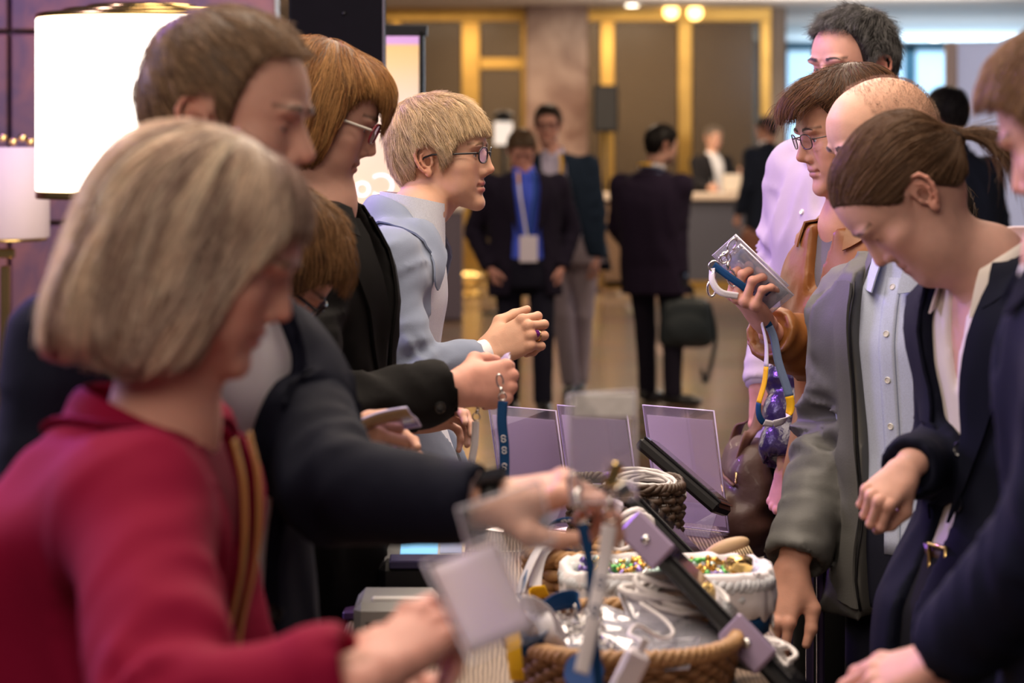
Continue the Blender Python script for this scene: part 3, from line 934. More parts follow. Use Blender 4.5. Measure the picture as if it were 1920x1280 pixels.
class Fig:
    def __init__(s, ang, hip, neck, sex='m', width=1.0, depth=1.0, bow=0.0, shoulder=None, scale=1.0):
        """ang: degrees the chest faces; hip and neck: world points; bow: how far the back curves out behind"""
        s.ang = ang; a = math.radians(ang)
        s.f = np.array([math.cos(a), math.sin(a), 0.0]); s.r = np.array([math.sin(a), -math.cos(a), 0.0])   # forward, to the person's right
        s.hip = np.array(hip, float); s.neck = np.array(neck, float); s.sex = sex
        s.T = ROW_F if sex == 'f' else ROW_M
        s.w, s.d, s.bow, s.sc = width, depth, bow, scale
        s.sh = shoulder or (.175 if sex == 'f' else .20) * width
        s.arms = {}
        s.root = None
    def centre(s, t):
        t = np.asarray(t, float)
        p = s.hip[None] + (s.neck - s.hip)[None] * t[:, None]
        return p - s.f[None] * (s.bow * 4 * np.clip(t, 0, 1) * (1 - np.clip(t, 0, 1)))[:, None]
    def rows(s, off=0.0, t0=-.3, t1=1.1, flare=0.0):
        ts = np.array([r[0] for r in s.T]); A = np.array([r[1] for r in s.T]) * s.w * s.sc; B = np.array([r[2] for r in s.T]) * s.d * s.sc
        tt = np.linspace(t0, t1, 40)
        # a smooth reading of the table
        a = np.interp(tt, ts, A); b = np.interp(tt, ts, B)
        k = np.array([.25, .5, .25])
        for _ in range(2):
            a[1:-1] = np.convolve(a, k, 'valid'); b[1:-1] = np.convolve(b, k, 'valid')
        c = s.centre(tt)
        fl = flare * np.clip((.2 - tt) / .5, 0, 1)
        return c[:, 2], c[:, 0], c[:, 1], a + off + fl, b + off + fl
    def torso_fn(s, off=0.0, t0=-.3, t1=1.1, n=2.35, flare=0.0):
        z, cx, cy, a, b = s.rows(off, t0, t1, flare)
        o = np.argsort(z); z, cx, cy, a, b = z[o], cx[o], cy[o], a[o], b[o]
        def fn(X, Y, Z):
            x = X - np.interp(Z, z, cx); y = Y - np.interp(Z, z, cy)
            aa = np.interp(Z, z, a); bb = np.interp(Z, z, b)
            u = x * s.r[0] + y * s.r[1]; v = x * s.f[0] + y * s.f[1]
            q = ((np.abs(u) / aa) ** n + (np.abs(v) / bb) ** n) ** (1 / n)
            d = (q - 1) * np.minimum(aa, bb)
            return np.maximum(d, np.maximum(Z - z[-1], z[0] - Z))
        return fn
    def uv(s, X, Y, Z):
        z, cx, cy, a, b = s.rows(); o = np.argsort(z)
        x = X - np.interp(Z, z[o], cx[o]); y = Y - np.interp(Z, z[o], cy[o])
        return x * s.r[0] + y * s.r[1], x * s.f[0] + y * s.f[1]
    def at(s, t, u, v):
        """point on the body frame: t up the spine, u to the person's right, v forward"""
        return s.centre(np.array([t]))[0] + s.r * u + s.f * v
    def z_of(s, t): return s.hip[2] + (s.neck[2] - s.hip[2]) * t
    def arm(s, side, elbow, wrist, shoulder=None, t=.86):
        """side 'R' or 'L'"""
        sg = 1 if side == 'R' else -1
        sh = s.at(t, sg * s.sh, 0.0) if shoulder is None else np.array(shoulder, float)
        s.arms[side] = [sh, np.array(elbow, float), np.array(wrist, float)]
        return s
    def hang(s, side, fwd=.03, out=.06, L1=.30, L2=.26, bend=.10):
        """an arm hanging down"""
        sg = 1 if side == 'R' else -1
        sh = s.at(.86, sg * s.sh, 0)
        e = sh + np.array([0, 0, -L1]) * s.sc + s.r * sg * out + s.f * fwd * -.3
        w = e + np.array([0, 0, -L2]) * s.sc + s.f * (fwd + bend) + s.r * sg * .01
        s.arms[side] = [sh, e, w]
        return s
    def garment(s, name, mat, off=.018, res=.008, t0=-.28, t1=1.03, sleeve=(.068, .056, .044), v=None, folds=.006, flare=.0, open_hem=None, sides='RL',
                slit=None, col=None, sag=None, k=.05, cuff=True, mats=None, fold_f=1.0, seed=1, torso=True, puff=None, extra=None):
        """a garment over torso and arms. v = list of (t, half width) of the open front"""
        pts = [s.centre(np.linspace(t0, t1, 8))]
        for sd in sides:
            if sd in s.arms: pts.append(np.array(s.arms[sd]))
        pts = np.concatenate(pts)
        R = max(.16, .22 * s.w * s.sc) + off + flare + .02
        tor = s.centre(np.linspace(t0, t1, 8))
        lo = np.minimum(tor.min(0) - R, pts.min(0) - .10); hi = np.maximum(tor.max(0) + R, pts.max(0) + .10)
        lo[2] = min(s.z_of(t0) - .03, pts[:, 2].min() - .09); hi[2] = max(s.z_of(t1) + .05, pts[:, 2].max() + .09)
        g = Grid(lo, hi, res)
        if torso:
            g.op(s.torso_fn(off, t0, t1, flare=flare), lo, hi, 0)
        for sd in sides:
            if sd not in s.arms: continue
            a, b, c = s.arms[sd]
            r0, r1, r2 = [q * s.sc for q in sleeve]
            sg = 1 if sd == 'R' else -1
            inn = s.at(.80, sg * s.sh * .45, 0)
            if torso: g.cone(inn, a, r0 * 1.1, r0, k)
            g.cone(a, b, r0, r1, k * .7)
            g.cone(b, c, r1 * 1.0, r2, k * .3)
        if extra: extra(g)
        if folds > 0:
            def fo(p):
                num = np.zeros(len(p)); den = np.full(len(p), 1e-4)
                for sd in sides:
                    if sd not in s.arms: continue
                    a, b, c = s.arms[sd]
                    for (q0, q1, el) in ((a, b, 1), (b, c, 0)):
                        ax = q1 - q0; L = np.linalg.norm(ax); ax = ax / L
                        al = (p - q0) @ ax; t = al / L
                        pr = (p - q0) - al[:, None] * ax; dist = np.linalg.norm(pr, axis=1)
                        q = pr * 9 * fold_f + ax[None] * (al * 30 * fold_f + (pr @ np.array([.5, .6, .7])) * 16 * fold_f)[:, None]
                        rid = (1 - np.abs(2 * vnoise(q, 1.0, seed + el) - 1)) ** 1.5 + .15 * (vnoise(q, 2.3, seed + 7) - .5)
                        el_w = np.exp(-((t - el) / .30) ** 2) * 1.25 + .45
                        ex = np.clip(np.abs(t - .5) - .5, 0, None) * L
                        w = np.exp(-(dist / .075) ** 4 - (ex / .04) ** 2)
                        num += w * (rid - .5) * el_w; den += w
                if torso:
                    q = p * np.array([12, 12, 4.5]) * fold_f
                    q[:, 2] += (p[:, 0] + p[:, 1]) * 7
                    rid = (1 - np.abs(2 * vnoise(q, 1.0, seed + 3) - 1)) ** 1.5 + .3 * (vnoise(q, 2.1, seed + 8) - .5)
                    w = .08
                    num += w * (rid - .45) * .7; den += w
                return -folds * num / den
            g.band(fo)
        if puff:    # stitched down tubes, every `puff` metres along the sleeve
            def pf(p):
                best = np.full(len(p), 1e9); val = np.zeros(len(p))
                for sd in s.arms:
                    a, b, c = s.arms[sd]
                    for q0, q1, o in ((a, b, 0), (b, c, np.linalg.norm(b - a))):
                        ax = q1 - q0; L = np.linalg.norm(ax); ax = ax / L
                        al = (p - q0) @ ax; dist = np.linalg.norm((p - q0) - al[:, None] * ax, axis=1)
                        m = (al > -.02) & (al < L + .02) & (dist < best)
                        val = np.where(m, np.abs(np.sin(math.pi * (al + o) / puff)), val); best = np.where(m, dist, best)
                tv = np.abs(np.sin(math.pi * p[:, 2] / puff))
                val = np.where(best < .11, val, tv)
                return -.014 * (val ** .6 - .5)
            g.band(pf)
        for sd in sides:
            if sd not in s.arms or not cuff: continue
            a, b, c = s.arms[sd]
            d = (c - b) / np.linalg.norm(c - b)
            rc = sleeve[2] * s.sc
            def cut(X, Y, Z, c=c, d=d, rr=rc * 1.7, st=0.0):
                x, y, z = X - c[0], Y - c[1], Z - c[2]
                al = x * d[0] + y * d[1] + z * d[2]
                rad = np.sqrt(np.maximum(x*x + y*y + z*z - al*al, 0))
                return np.maximum(rad - rr, np.maximum(st - al, al - .09))
            g.op(cut, c - .12, c + .12, .004, cut=True)
            def cut2(X, Y, Z, c=c, d=d, rr=rc - max(.008, 1.35 * res)):
                x, y, z = X - c[0], Y - c[1], Z - c[2]
                al = x * d[0] + y * d[1] + z * d[2]
                rad = np.sqrt(np.maximum(x*x + y*y + z*z - al*al, 0))
                return np.maximum(rad - rr, np.maximum(-.014 - al, al - .05))
            g.op(cut2, c - .12, c + .12, .003, cut=True)
        g0 = clone(g) if v else g
        if v:
            tv = np.array([q[0] for q in v]); wv = np.array([q[1] for q in v]); o = np.argsort(tv); tv, wv = tv[o], wv[o]
            zs = s.hip[2] + (s.neck[2] - s.hip[2]) * tv
            def vc(X, Y, Z):
                u, vv = s.uv(X, Y, Z)
                d = np.maximum(np.abs(u) - np.interp(Z, zs, wv), -vv + .01)
                for sd in sides:        # never through a sleeve that crosses in front
                    if sd not in s.arms: continue
                    a, b, c = s.arms[sd]
                    for q0, q1, ra, rb in ((a + (b - a) * .45, b, sleeve[0], sleeve[1]), (b, c, sleeve[1], sleeve[2])):
                        ba = q1 - q0; L2 = float(ba @ ba)
                        px, py, pz = X - q0[0], Y - q0[1], Z - q0[2]
                        t = np.clip((px * ba[0] + py * ba[1] + pz * ba[2]) / L2, 0, 1)
                        ds = np.sqrt((px - t * ba[0]) ** 2 + (py - t * ba[1]) ** 2 + (pz - t * ba[2]) ** 2) - (ra + (rb - ra) * t) * s.sc - .02
                        d = np.maximum(d, -ds)
                return d
            g.op(vc, lo, hi, .006, cut=True)
        if slit:
            slit(g)
        V, F = g.mesh()
        V = smooth_mesh(V, F, 1, .4)
        o = mesh_obj(name, V, F, mat, s.root, True, col)
        g.uncut = g0
        return g, o
    def on(s, t, u, off=0.0):
        """a point near the front of the trunk, u to the right of the middle"""
        ts = [r[0] for r in s.T]
        a = np.interp(t, ts, [r[1] for r in s.T]) * s.w * s.sc + .016; b = np.interp(t, ts, [r[2] for r in s.T]) * s.d * s.sc + .016
        q = min(abs(u) / a, .97)
        return s.at(t, u, b * (1 - q ** 2.35) ** (1 / 2.35) + off)
    def strip(s, g, P0, P1, nu=6, off=.005, thick=.004, name=None, mat=None, parent=None, both=None):
        """a cloth strip laid on garment g between the two polylines P0 and P1 (n,3)"""
        P0 = np.asarray(P0, float); P1 = np.asarray(P1, float)
        t = np.linspace(0, 1, nu)[None, :, None]
        G = P0[:, None] * (1 - t) + P1[:, None] * t
        G = g.project(G, off)
        return G
    def lapels(s, g, mat, v, wid, sides=(1, -1), off=.005, thick=.005, parent=None, n=14, name='lapel', vscale=1.0):
        """v = (t, u) of the open edge from the button up; wid = (t, width) of the turned back cloth"""
        tv = [q[0] for q in v]
        tt = np.linspace(tv[0], tv[-1], n)
        uu = np.interp(tt, tv, [q[1] for q in v]); ww = np.interp(tt, [q[0] for q in wid], [q[1] for q in wid])
        for sg in sides:
            P0 = [s.on(t, sg * (u + .001)) for t, u in zip(tt, uu)]
            P1 = [s.on(t, sg * (u + w)) for t, u, w in zip(tt, uu, ww)]
            G = s.strip(g.uncut, P0, P1, 7, off)
            mb = MB().grid(G, thick)
            mb.build(name, mat, parent or s.root, True, angle=50)
    def collar(s, mat, c=None, tilt=0.0, r0=.060, r1=.088, up=.030, drop=.030, gap=50, name='collar', parent=None, front_drop=.05, thick=.004, fwd=.0, n=30, g=None, off=.006, sx=1.0, point=.02):
        """folded collar round the neck; gap = half opening in front in degrees"""
        c = s.neck if c is None else np.array(c, float)
        A = np.radians(np.linspace(gap, 360 - gap, n))
        rows = []
        fr = (1 + np.cos(A)) / 2       # 1 in front
        k = 7
        for j in range(k):
            t = j / (k - 1)
            # inner stand edge up, fold, then falls outwards
            rad = r0 + (r1 - r0) * t ** .8
            zz = up * math.cos(t * math.pi / 2) * (1 - t * .2) - drop * t ** 1.5
            rows.append(np.stack([c + s.f * (math.cos(a) * (rad + point * f_ * f_ * t) + fwd * f_) + s.r * math.sin(a) * rad * sx + np.array([0, 0, zz - front_drop * f_ ** 1.5]) for a, f_ in zip(A, fr)]))
        G = np.stack(rows, 1)
        if g is not None:
            g = getattr(g, 'uncut', g)
            G2 = g.project(G, off)
            w = np.clip((np.linspace(0, 1, k) - .45) / .4, 0, 1)[None, :, None]
            dd = g.sample(G.reshape(-1, 3)).reshape(G.shape[:2])[..., None]
            G = np.where(dd < off, G2, G * (1 - w) + G2 * w)
        return MB().grid(G, thick).build(name, mat, parent or s.root, True, angle=50)
    def button(s, g, p, mat, r=.009, parent=None, name='button', n=None):
        p = g.project(np.array([p]), .003)[0]; nr = g.grad(np.array([p]))[0]
        z = Vector(nr); q = z.to_track_quat('Z', 'Y').to_matrix()
        mb = MB().lathe([(r*.3, .0012), (r*.72, .0012), (r*.85, .0022), (r, .0014), (r, -.003)][::-1], p, 18, axis=np.array(q))
        for dx, dy in ((-.25,-.25),(.25,-.25),(-.25,.25),(.25,.25)):
            pass
        return mb.build(name, mat, parent or s.root, True, angle=40)
    def trousers(s, mat, feet=None, res=.012, off=.012, top=.10, name='trousers', floor=0.0, crotch=None, rad=(.088, .066, .056), folds=.006, shoemat=None, shoelen=.27, toe=None):
        hx = .088 * s.w * s.sc
        hipR, hipL = s.hip + s.r * hx - np.array([0, 0, .02]), s.hip - s.r * hx - np.array([0, 0, .02])
        if feet is None:
            feet = [s.hip + s.r * hx * 1.15 + s.f * .02, s.hip - s.r * hx * 1.15 - s.f * .03]
        feet = [np.array([q[0], q[1], floor + .06]) for q in feet]
        P_ = np.array([hipR, hipL] + feet)
        lo = P_.min(0) - .2; hi = P_.max(0) + .2; lo[2] = floor; hi[2] = s.z_of(top) + .03
        g = Grid(lo, hi, res)
        g.op(s.torso_fn(off * .6, -.22, top), lo, hi, 0)
        r0, r1, r2 = [q * s.sc for q in rad]
        for h_, f_ in zip((hipR, hipL), feet):
            kn = (h_ + f_) / 2 + s.f * .025
            g.cone(h_, kn, r0, r1, .03); g.cone(kn, f_, r1, r2, .02)
        g.half((0, 0, -1), (0, 0, floor + .055))
        if folds > 0:
            g.band(lambda p: -folds * ((1 - np.abs(2 * vnoise(p * np.array([14, 14, 7]), 1, 2) - 1)) - .5))
        V, F = g.mesh(); V = smooth_mesh(V, F, 1, .4)
        mesh_obj(name, V, F, mat, s.root)
        if shoemat is not None:
            for i, f_ in enumerate(feet):
                d = s.f if toe is None else np.array(toe[i], float)
                q = Grid(np.array([f_[0], f_[1], floor]) - .30, np.array([f_[0], f_[1], floor]) + .32, .010)
                b = np.array([f_[0], f_[1], floor])
                q.cone(b - d * .045 + np.array([0, 0, .045]), b + d * .13 + np.array([0, 0, .030]), .042, .036, .02)
                q.cone(b + d * .10 + np.array([0, 0, .028]), b + d * (shoelen - .095) + np.array([0, 0, .024]), .040, .028, .02)
                q.cone(b + np.array([0, 0, .05]), b + np.array([0, 0, .10]), .045, .042, .02)
                q.half((0, 0, -1), (0, 0, floor + .002)); q.half((0, 0, 1), (0, 0, floor + .125))
                V, F = q.mesh()
                mesh_obj('shoe', smooth_mesh(V, F, 1, .4), F, shoemat, s.root)
        return g
    def body(s, heads, hands=(), trunk=-.014, floor=0.0):
        """one continuous skin mesh out of head, hands (each V, F, colours) and the hidden trunk under the clothes"""
        pts = np.concatenate([s.centre(np.linspace(-.2, 1.0, 6))] + [np.array(v) for v in s.arms.values()])
        lo, hi = pts.min(0) - .24, pts.max(0) + .24
        q = Grid(lo, hi, .016)
        q.op(s.torso_fn(trunk, -.22, 1.04), lo, hi, 0)
        for sd, (a, b, c_) in s.arms.items():
            sg = 1 if sd == 'R' else -1
            k_ = s.sc
            q.cone(s.at(.80, sg * s.sh * .5, 0), a, .05 * k_, .044 * k_, .04); q.cone(a, b, .044 * k_, .036 * k_, .02); q.cone(b, c_, .036 * k_, .024 * k_, .02)
        V, F = q.mesh(); V = smooth_mesh(V, F, 1, .4)
        tn = np.median(heads[0][2], axis=0)
        Vs, Fs, Cs, o = [V], [F], [np.tile(tn, (len(V), 1))], len(V)
        for V, F, c in list(heads) + list(hands):
            Vs.append(V); Fs.append(F + o); Cs.append(c); o += len(V)
        return mesh_obj('body', np.concatenate(Vs), np.concatenate(Fs), M['skin'], s.root, True, np.clip(np.concatenate(Cs), 0, 1))

def add_glasses(Mt, root, mat, lens=None, w=.0245, h=.0195, r=.0016, cz=.1135, y0=.1035, tz=.118, square=2.6, wrap=.010, temple_mat=None, pitch=.10, rimless=False, ear_y=-.012, tem_r=.0022):
    lens = lens or M['lens']
    root_g = None
    mb = MB()
    loops = []
    for s in (1, -1):
        pts = []
        for i in range(28):
            a = 2 * math.pi * i / 28
            cx, sz = math.cos(a), math.sin(a)
            x = math.copysign(abs(cx) ** (2 / square), cx) * w; z = math.copysign(abs(sz) ** (2 / square), sz) * h
            X = s * (.033 + x)
            Y = y0 - wrap * (abs(X) / .06) ** 2 + z * pitch
            pts.append((X, Y, cz + z))
        loops.append(np.array(pts))
        mb.tube(xf(Mt, np.array(pts)), r * (0.5 if rimless else 1), 6, False, closed=True)
    br = [(-.033 + w, y0 - .001, cz + .004), (-.004, y0 + .003, cz + .0065), (.004, y0 + .003, cz + .0065), (.033 - w, y0 - .001, cz + .004)]
    mb.tube(xf(Mt, np.array(br)), r, 6)
    fr = mb.build('glasses', mat, root)
    for s in (1, -1):
        xo = s * (.033 + w)
        pts = [(xo, y0 - wrap * 1.0, tz), (xo + s * .004, y0 - wrap - .004, tz), (s * .0735, .05, tz), (s * .0765, ear_y + .012, tz), (s * .0765, ear_y - .006, tz - .006), (s * .075, ear_y - .02, tz - .026)]
        MB().tube(xf(Mt, np.array(pts)), tem_r, 6).build('temple', temple_mat or mat, fr)
    for lp in loops:
        c = lp.mean(0)
        V = [c] + list(lp); n = len(lp)
        F = [(0, 1 + i, 1 + (i + 1) % n) for i in range(n)]
        MB().add(xf(Mt, np.array(V)), F).build('lens', lens, fr)
    return fr

def brow_hair(Mt, root, col, dense=160, y=.094, z=.1345, skg=None):
    """two eyebrows of short hairs lying on the brow"""
    P0 = []
    for s in (1, -1):
        for i in range(dense):
            u = RNG.random(); x = s * (.012 + .040 * u)
            zz = z + .004 * math.sin(u * 2.4) + RNG.normal() * .0016 * (1 - .5 * u)
            P0.append((x, y, zz, s))
    P0 = np.array(P0)
    p = skg.project(P0[:, :3], .0003, 8)
    out = [p]
    for k in range(4):
        q = out[-1] + np.stack([P0[:, 3] * .0022, 0 * P0[:, 3], .0004 - .0002 * k + 0 * P0[:, 3]], 1) + RNG.normal(size=p.shape) * .0002
        out.append(skg.project(q, .0005, 4))
    S = np.stack(out, 1)
    for s in (1, -1):
        Q = S[P0[:, 3] == s]
        V, F, sid, tt = tubes(Q, .00035)
        c = np.tile(np.array(col), (len(V), 1)) * (1 + .2 * RNG.normal(size=len(Q)).clip(-1, 1))[sid][:, None]
        mesh_obj('eyebrow', xf(Mt, V), F, M['hair'], root, True, np.clip(c, 0, 1))
# ------------------------------------------------------------------ the hall
def stone_floor():
    m, nt, b = mat_new('polished_stone_floor')
    tc = nt.nodes.new('ShaderNodeTexCoord'); mp = nt.nodes.new('ShaderNodeMapping')
    nt.links.new(tc.outputs['Object'], mp.inputs[0])
    br = nt.nodes.new('ShaderNodeTexBrick')
    br.inputs['Color1'].default_value = (.10, .068, .048, 1); br.inputs['Color2'].default_value = (.17, .12, .088, 1); br.inputs['Mortar'].default_value = (.40, .34, .28, 1)
    br.inputs['Scale'].default_value = 1.0; br.inputs['Mortar Size'].default_value = .012; br.inputs['Brick Width'].default_value = 2.4; br.inputs['Row Height'].default_value = 1.2
    nt.links.new(mp.outputs[0], br.inputs['Vector'])
    nz = nt.nodes.new('ShaderNodeTexNoise'); nz.inputs['Scale'].default_value = 2.2; nz.inputs['Detail'].default_value = 8
    nt.links.new(mp.outputs[0], nz.inputs['Vector'])
    mx = nt.nodes.new('ShaderNodeMix'); mx.data_type = 'RGBA'; mx.blend_type = 'OVERLAY'; mx.inputs[0].default_value = .6
    nt.links.new(br.outputs['Color'], mx.inputs[6]); nt.links.new(nz.outputs['Color'], mx.inputs[7]); nt.links.new(mx.outputs[2], b.inputs['Base Color'])
    pset(b, rough=.16, spec=.6)
    return m
def marble(name, c1, c2, scale=1.2, rough=.25):
    m, nt, b = mat_new(name)
    tc = nt.nodes.new('ShaderNodeTexCoord')
    nz = nt.nodes.new('ShaderNodeTexNoise'); nz.inputs['Scale'].default_value = scale; nz.inputs['Detail'].default_value = 9; nz.inputs['Distortion'].default_value = 1.2
    nt.links.new(tc.outputs['Object'], nz.inputs['Vector'])
    cr = nt.nodes.new('ShaderNodeValToRGB'); cr.color_ramp.elements[0].position = .36; cr.color_ramp.elements[1].position = .66
    cr.color_ramp.elements[0].color = (*c1, 1); cr.color_ramp.elements[1].color = (*c2, 1)
    nt.links.new(nz.outputs['Fac'], cr.inputs[0]); nt.links.new(cr.outputs[0], b.inputs['Base Color'])
    pset(b, rough=rough)
    return m

def struct(name, mb, mat, smooth=False):
    o = mb.build(name, mat, None, smooth); o['kind'] = 'structure'; return o

struct('floor', MB().box((1.5, 20, -.05), (34, 52, .1)), stone_floor())
struct('ceiling', MB().box((3.0, 29.5, 3.43), (30, 27, .16)), simple('white_plaster', (.74, .70, .66), .8, var=.04, vscale=2))

YF = 30.0; SF = FPX / YF
def fx(px, Y=YF): return (px - 960) / FPX * Y
def fz(py, Y=YF): return CAMH - (py - HOR) / FPX * Y
mat_tan = simple('tan_wall', (.28, .23, .175), .6, var=.25, vscale=.6)
struct('wall_back', MB().box((-4.4, 33.2, 1.7), (15.4, .2, 3.5)), mat_tan)
struct('wall_right', MB().box((11.0, 24, 1.75), (.2, 40, 3.5)), simple('pale_wall', (.55, .55, .58), .7, var=.08, vscale=1.5))
# stone wall on the left behind the lamps
def left_wall():
    m, nt, b = mat_new('red_stone_slabs')
    tc = nt.nodes.new('ShaderNodeTexCoord')
    nz = nt.nodes.new('ShaderNodeTexNoise'); nz.inputs['Scale'].default_value = 3.5; nz.inputs['Detail'].default_value = 9; nz.inputs['Distortion'].default_value = 1.5
    nt.links.new(tc.outputs['Object'], nz.inputs['Vector'])
    cr = nt.nodes.new('ShaderNodeValToRGB')
    cr.color_ramp.elements[0].position = .4; cr.color_ramp.elements[0].color = (.15, .10, .12, 1)
    cr.color_ramp.elements[1].position = .68; cr.color_ramp.elements[1].color = (.34, .16, .12, 1)
    nt.links.new(nz.outputs['Fac'], cr.inputs[0]); nt.links.new(cr.outputs[0], b.inputs['Base Color'])
    pset(b, rough=.4)
    mb = MB()
    for i in range(4):
        for j in range(6):
            mb.box((-1.35 - i * .98 - (.0), 8.9, .35 + j * .70 + .0), (.965, .12, .685), bevel=.006)
    mb.box((-2.82, 8.99, 1.9), (3.9, .1, 4.2))
    o = mb.build('wall_left', m, None, False); o['kind'] = 'structure'
left_wall()

# brass framed glass front
brass_d = simple('aged_brass', (.62, .38, .10), .30, 1.0, var=.3, vscale=3)
def facade():
    g_ = clear('bronze_glass', (.74, .68, .60), .015, .18, .22, (.16, .13, .10))
    posts = [(865, 900), (976, 989), (1125, 1152), (1270, 1297), (1424, 1446), (735, 752)]
    z0, z1 = 0.0, fz(16)
    root = empty('glass_front', (fx(1090), YF, 0), 'glass front of the hall in tall brass frames behind the reception', 'glass wall')
    for a, b in posts:
        MB().box(((fx(a) + fx(b)) / 2, YF, (z0 + z1) / 2), (fx(b) - fx(a), .16, z1 - z0), bevel=.012).build('post', brass_d, root, False)
    MB().box((fx(1080), YF - .02, fz(26)), (fx(1446) - fx(715), .22, fz(12) - fz(42)), bevel=.012).build('header_beam', brass_d, root, False)
    MB().box((fx(945), YF - .03, fz(119)), (fx(990) - fx(900), .14, fz(108) - fz(130)), bevel=.01).build('crossbar', brass_d, root, False)
    MB().box((fx(1080), YF - .02, .12), (fx(1446) - fx(715), .20, .22), bevel=.012).build('bottom_rail', brass_d, root, False)
    for a, b in ((752, 865), (900, 976), (1098, 1125), (1152, 1270), (1297, 1424)):
        MB().box(((fx(a) + fx(b)) / 2, YF, (.23 + fz(42)) / 2), (fx(b) - fx(a), .012, fz(42) - .23)).build('pane', g_, root, False)
    return root
facade()
col = MB().box(((fx(985) + fx(1100)) / 2, YF - .35, 1.68), (fx(1100) - fx(985), .7, 3.36), bevel=.02)
co = col.build('column', marble('brown_marble', (.17, .09, .065), (.36, .25, .20), 1.6, .3), None, False); co['kind'] = 'structure'
p2 = MB().box((fx(1458), YF + .1, 1.68), (fx(1474) - fx(1446), .5, 3.36), bevel=.02).build('trim_1', simple('taupe_stone', (.30, .25, .21), .5, var=.15, vscale=2), None, False); p2['kind'] = 'structure'

# daylight windows in the far right
YW = 40.0
def far_windows():
    fr = simple('blue_grey_frame', (.05, .16, .24), .5)
    for n, (a, b) in enumerate(((1466, 1600), (1600, 1706), (1706, 1790), (1790, 1930))):
        xa, xb = fx(a, YW), fx(b, YW)
        mb = MB()
        w = .09
        mb.box((xa + w/2, YW, 1.65), (w, .12, 3.3)); mb.box((xb - w/2, YW, 1.65), (w, .12, 3.3))
        mb.box(((xa+xb)/2, YW, 3.25), (xb-xa, .12, .1)); mb.box(((xa+xb)/2, YW, .10), (xb-xa, .12, .2)); mb.box(((xa+xb)/2, YW, 2.2), (xb-xa, .1, .06))
        f = mb.build('window_%d' % (n + 1), fr, None, False); f['kind'] = 'structure'
        pn = MB().box(((xa+xb)/2, YW + .03, 1.65), (xb-xa-.1, .01, 3.2)).build('pane', emission('daylight_sky_%d' % n, (.55, .80, 1.0), .80), None, False)
        pn.parent = f
far_windows()
struct('wall_far', MB().box((7, YW + .4, 1.7), (14, .1, 3.5)), simple('pale_far_wall', (.45, .55, .62), .8, var=.05))

# ceiling lights
def ceiling_lights():
    em = emission('lamp_glow', (1.0, .86, .66), 14)
    rim = simple('white_lamp_rim', (.8, .78, .74), .5)
    for i, (px, py, lab) in enumerate(((1185, 5, 'round ceiling light above the marble column'), (1400, 16, 'round ceiling light above the right end of the brass frame'), (1642, 29, 'round ceiling light beyond the tall grey haired man'),
                                       (1752, 70, 'bright ceiling spot by the far blue windows'), (1534, 52, 'ceiling light just left of the tall man\'s hair'))):
        s = (HOR - py) / (3.35 - CAMH); Y = FPX / s
        c = np.array([(px - 960) / s, Y, 3.35])
        r = .10 if py < 60 else .12
        root = empty('ceiling_light', c, lab, 'ceiling light', 'round lights in the hall ceiling')
        MB().lathe([(r*.75, -.035), (r, -.035), (r*1.15, -.012), (r*1.15, .0)], c, 28).build('rim', rim, root)
        MB().lathe([(r*.72, -.038), (r*.72, -.030)], c, 28).build('lamp', em, root)
    for i, (px, py) in enumerate(((1258, 22), (1303, 24))):  # reflections in the brass beam, made as glowing discs
        Y = YF - .16; c = np.array([fx(px, Y), Y, fz(py, Y)])
        root = empty('beam_reflection', c, ('left' if i == 0 else 'right') + ' one of two warm reflections on the brass header beam, made as glowing discs', 'reflection', 'reflections on the brass header beam')
        MB().lathe([(.09, 0), (.09, .03)], c, 20, axis=np.array(Matrix.Rotation(math.radians(90), 3, 'X'))).build('lamp', emission('beam_glint', (1.0, .66, .22), 5), root)
ceiling_lights()

# reception counter and the other furniture of the hall
def counter():
    Y = 27.8; s = FPX / Y
    X0, X1 = fx(1133, Y), fx(1402, Y)
    root = empty('reception_counter', ((X0 + X1) / 2, Y + .4, 0), 'long reception counter with dark grey front and pale stone top', 'counter')
    xs = fx(1172, Y)
    zt = fz(362, Y)
    MB().box(((xs + X1) / 2, Y + .24, zt / 2 - .04), (X1 - xs, .46, zt - .10), bevel=.01).build('front_panel', simple('dark_blue_grey_panel', (.06, .062, .085), .5, var=.1, vscale=2), root, False)
    MB().box(((X0 + xs) / 2, Y + .24, zt / 2 - .04), (xs - X0, .48, zt - .10), bevel=.01).build('brown_panel', simple('brown_panel', (.14, .085, .05), .5, var=.15, vscale=3), root, False)
    MB().box(((X0 + X1) / 2, Y + .25, zt - .04), (X1 - X0 + .06, .58, .08), bevel=.012).build('stone_top', simple('pale_stone_top', (.55, .45, .36), .3, var=.12, vscale=4), root, False)
    MB().box(((X0 + X1) / 2, Y + .25, .05), (X1 - X0, .50, .09)).build('brass_plinth', brass_d, root, False)
    b = np.array([fx(1385, Y), Y + .3, fz(362, Y) + .08])
    # small ledge
    mb = MB().box((fx(1382, Y), Y + .38, zt + .11), (.26, .20, .20), bevel=.01)
    mb.build('ledge', simple('cream_ledge', (.62, .55, .46), .4), root, False)
    # grey desk further left
    Y = 22.8; X0, X1 = fx(760, Y), fx(866, Y); zt = fz(392, Y)
    r2 = empty('side_desk', ((X0 + X1) / 2, Y + .3, 0), 'dark purple grey desk end behind the woman in pale blue', 'desk')
    MB().box(((X0 + X1) / 2, Y + .3, zt / 2), (X1 - X0, .6, zt - .04), bevel=.01).build('panel', simple('purple_grey_panel', (.075, .06, .085), .5, var=.1), r2, False)
    MB().box(((X0 + X1) / 2, Y + .3, zt), (X1 - X0 + .03, .64, .05), bevel=.01).build('top', simple('desk_top', (.42, .36, .33), .4), r2, False)
counter()

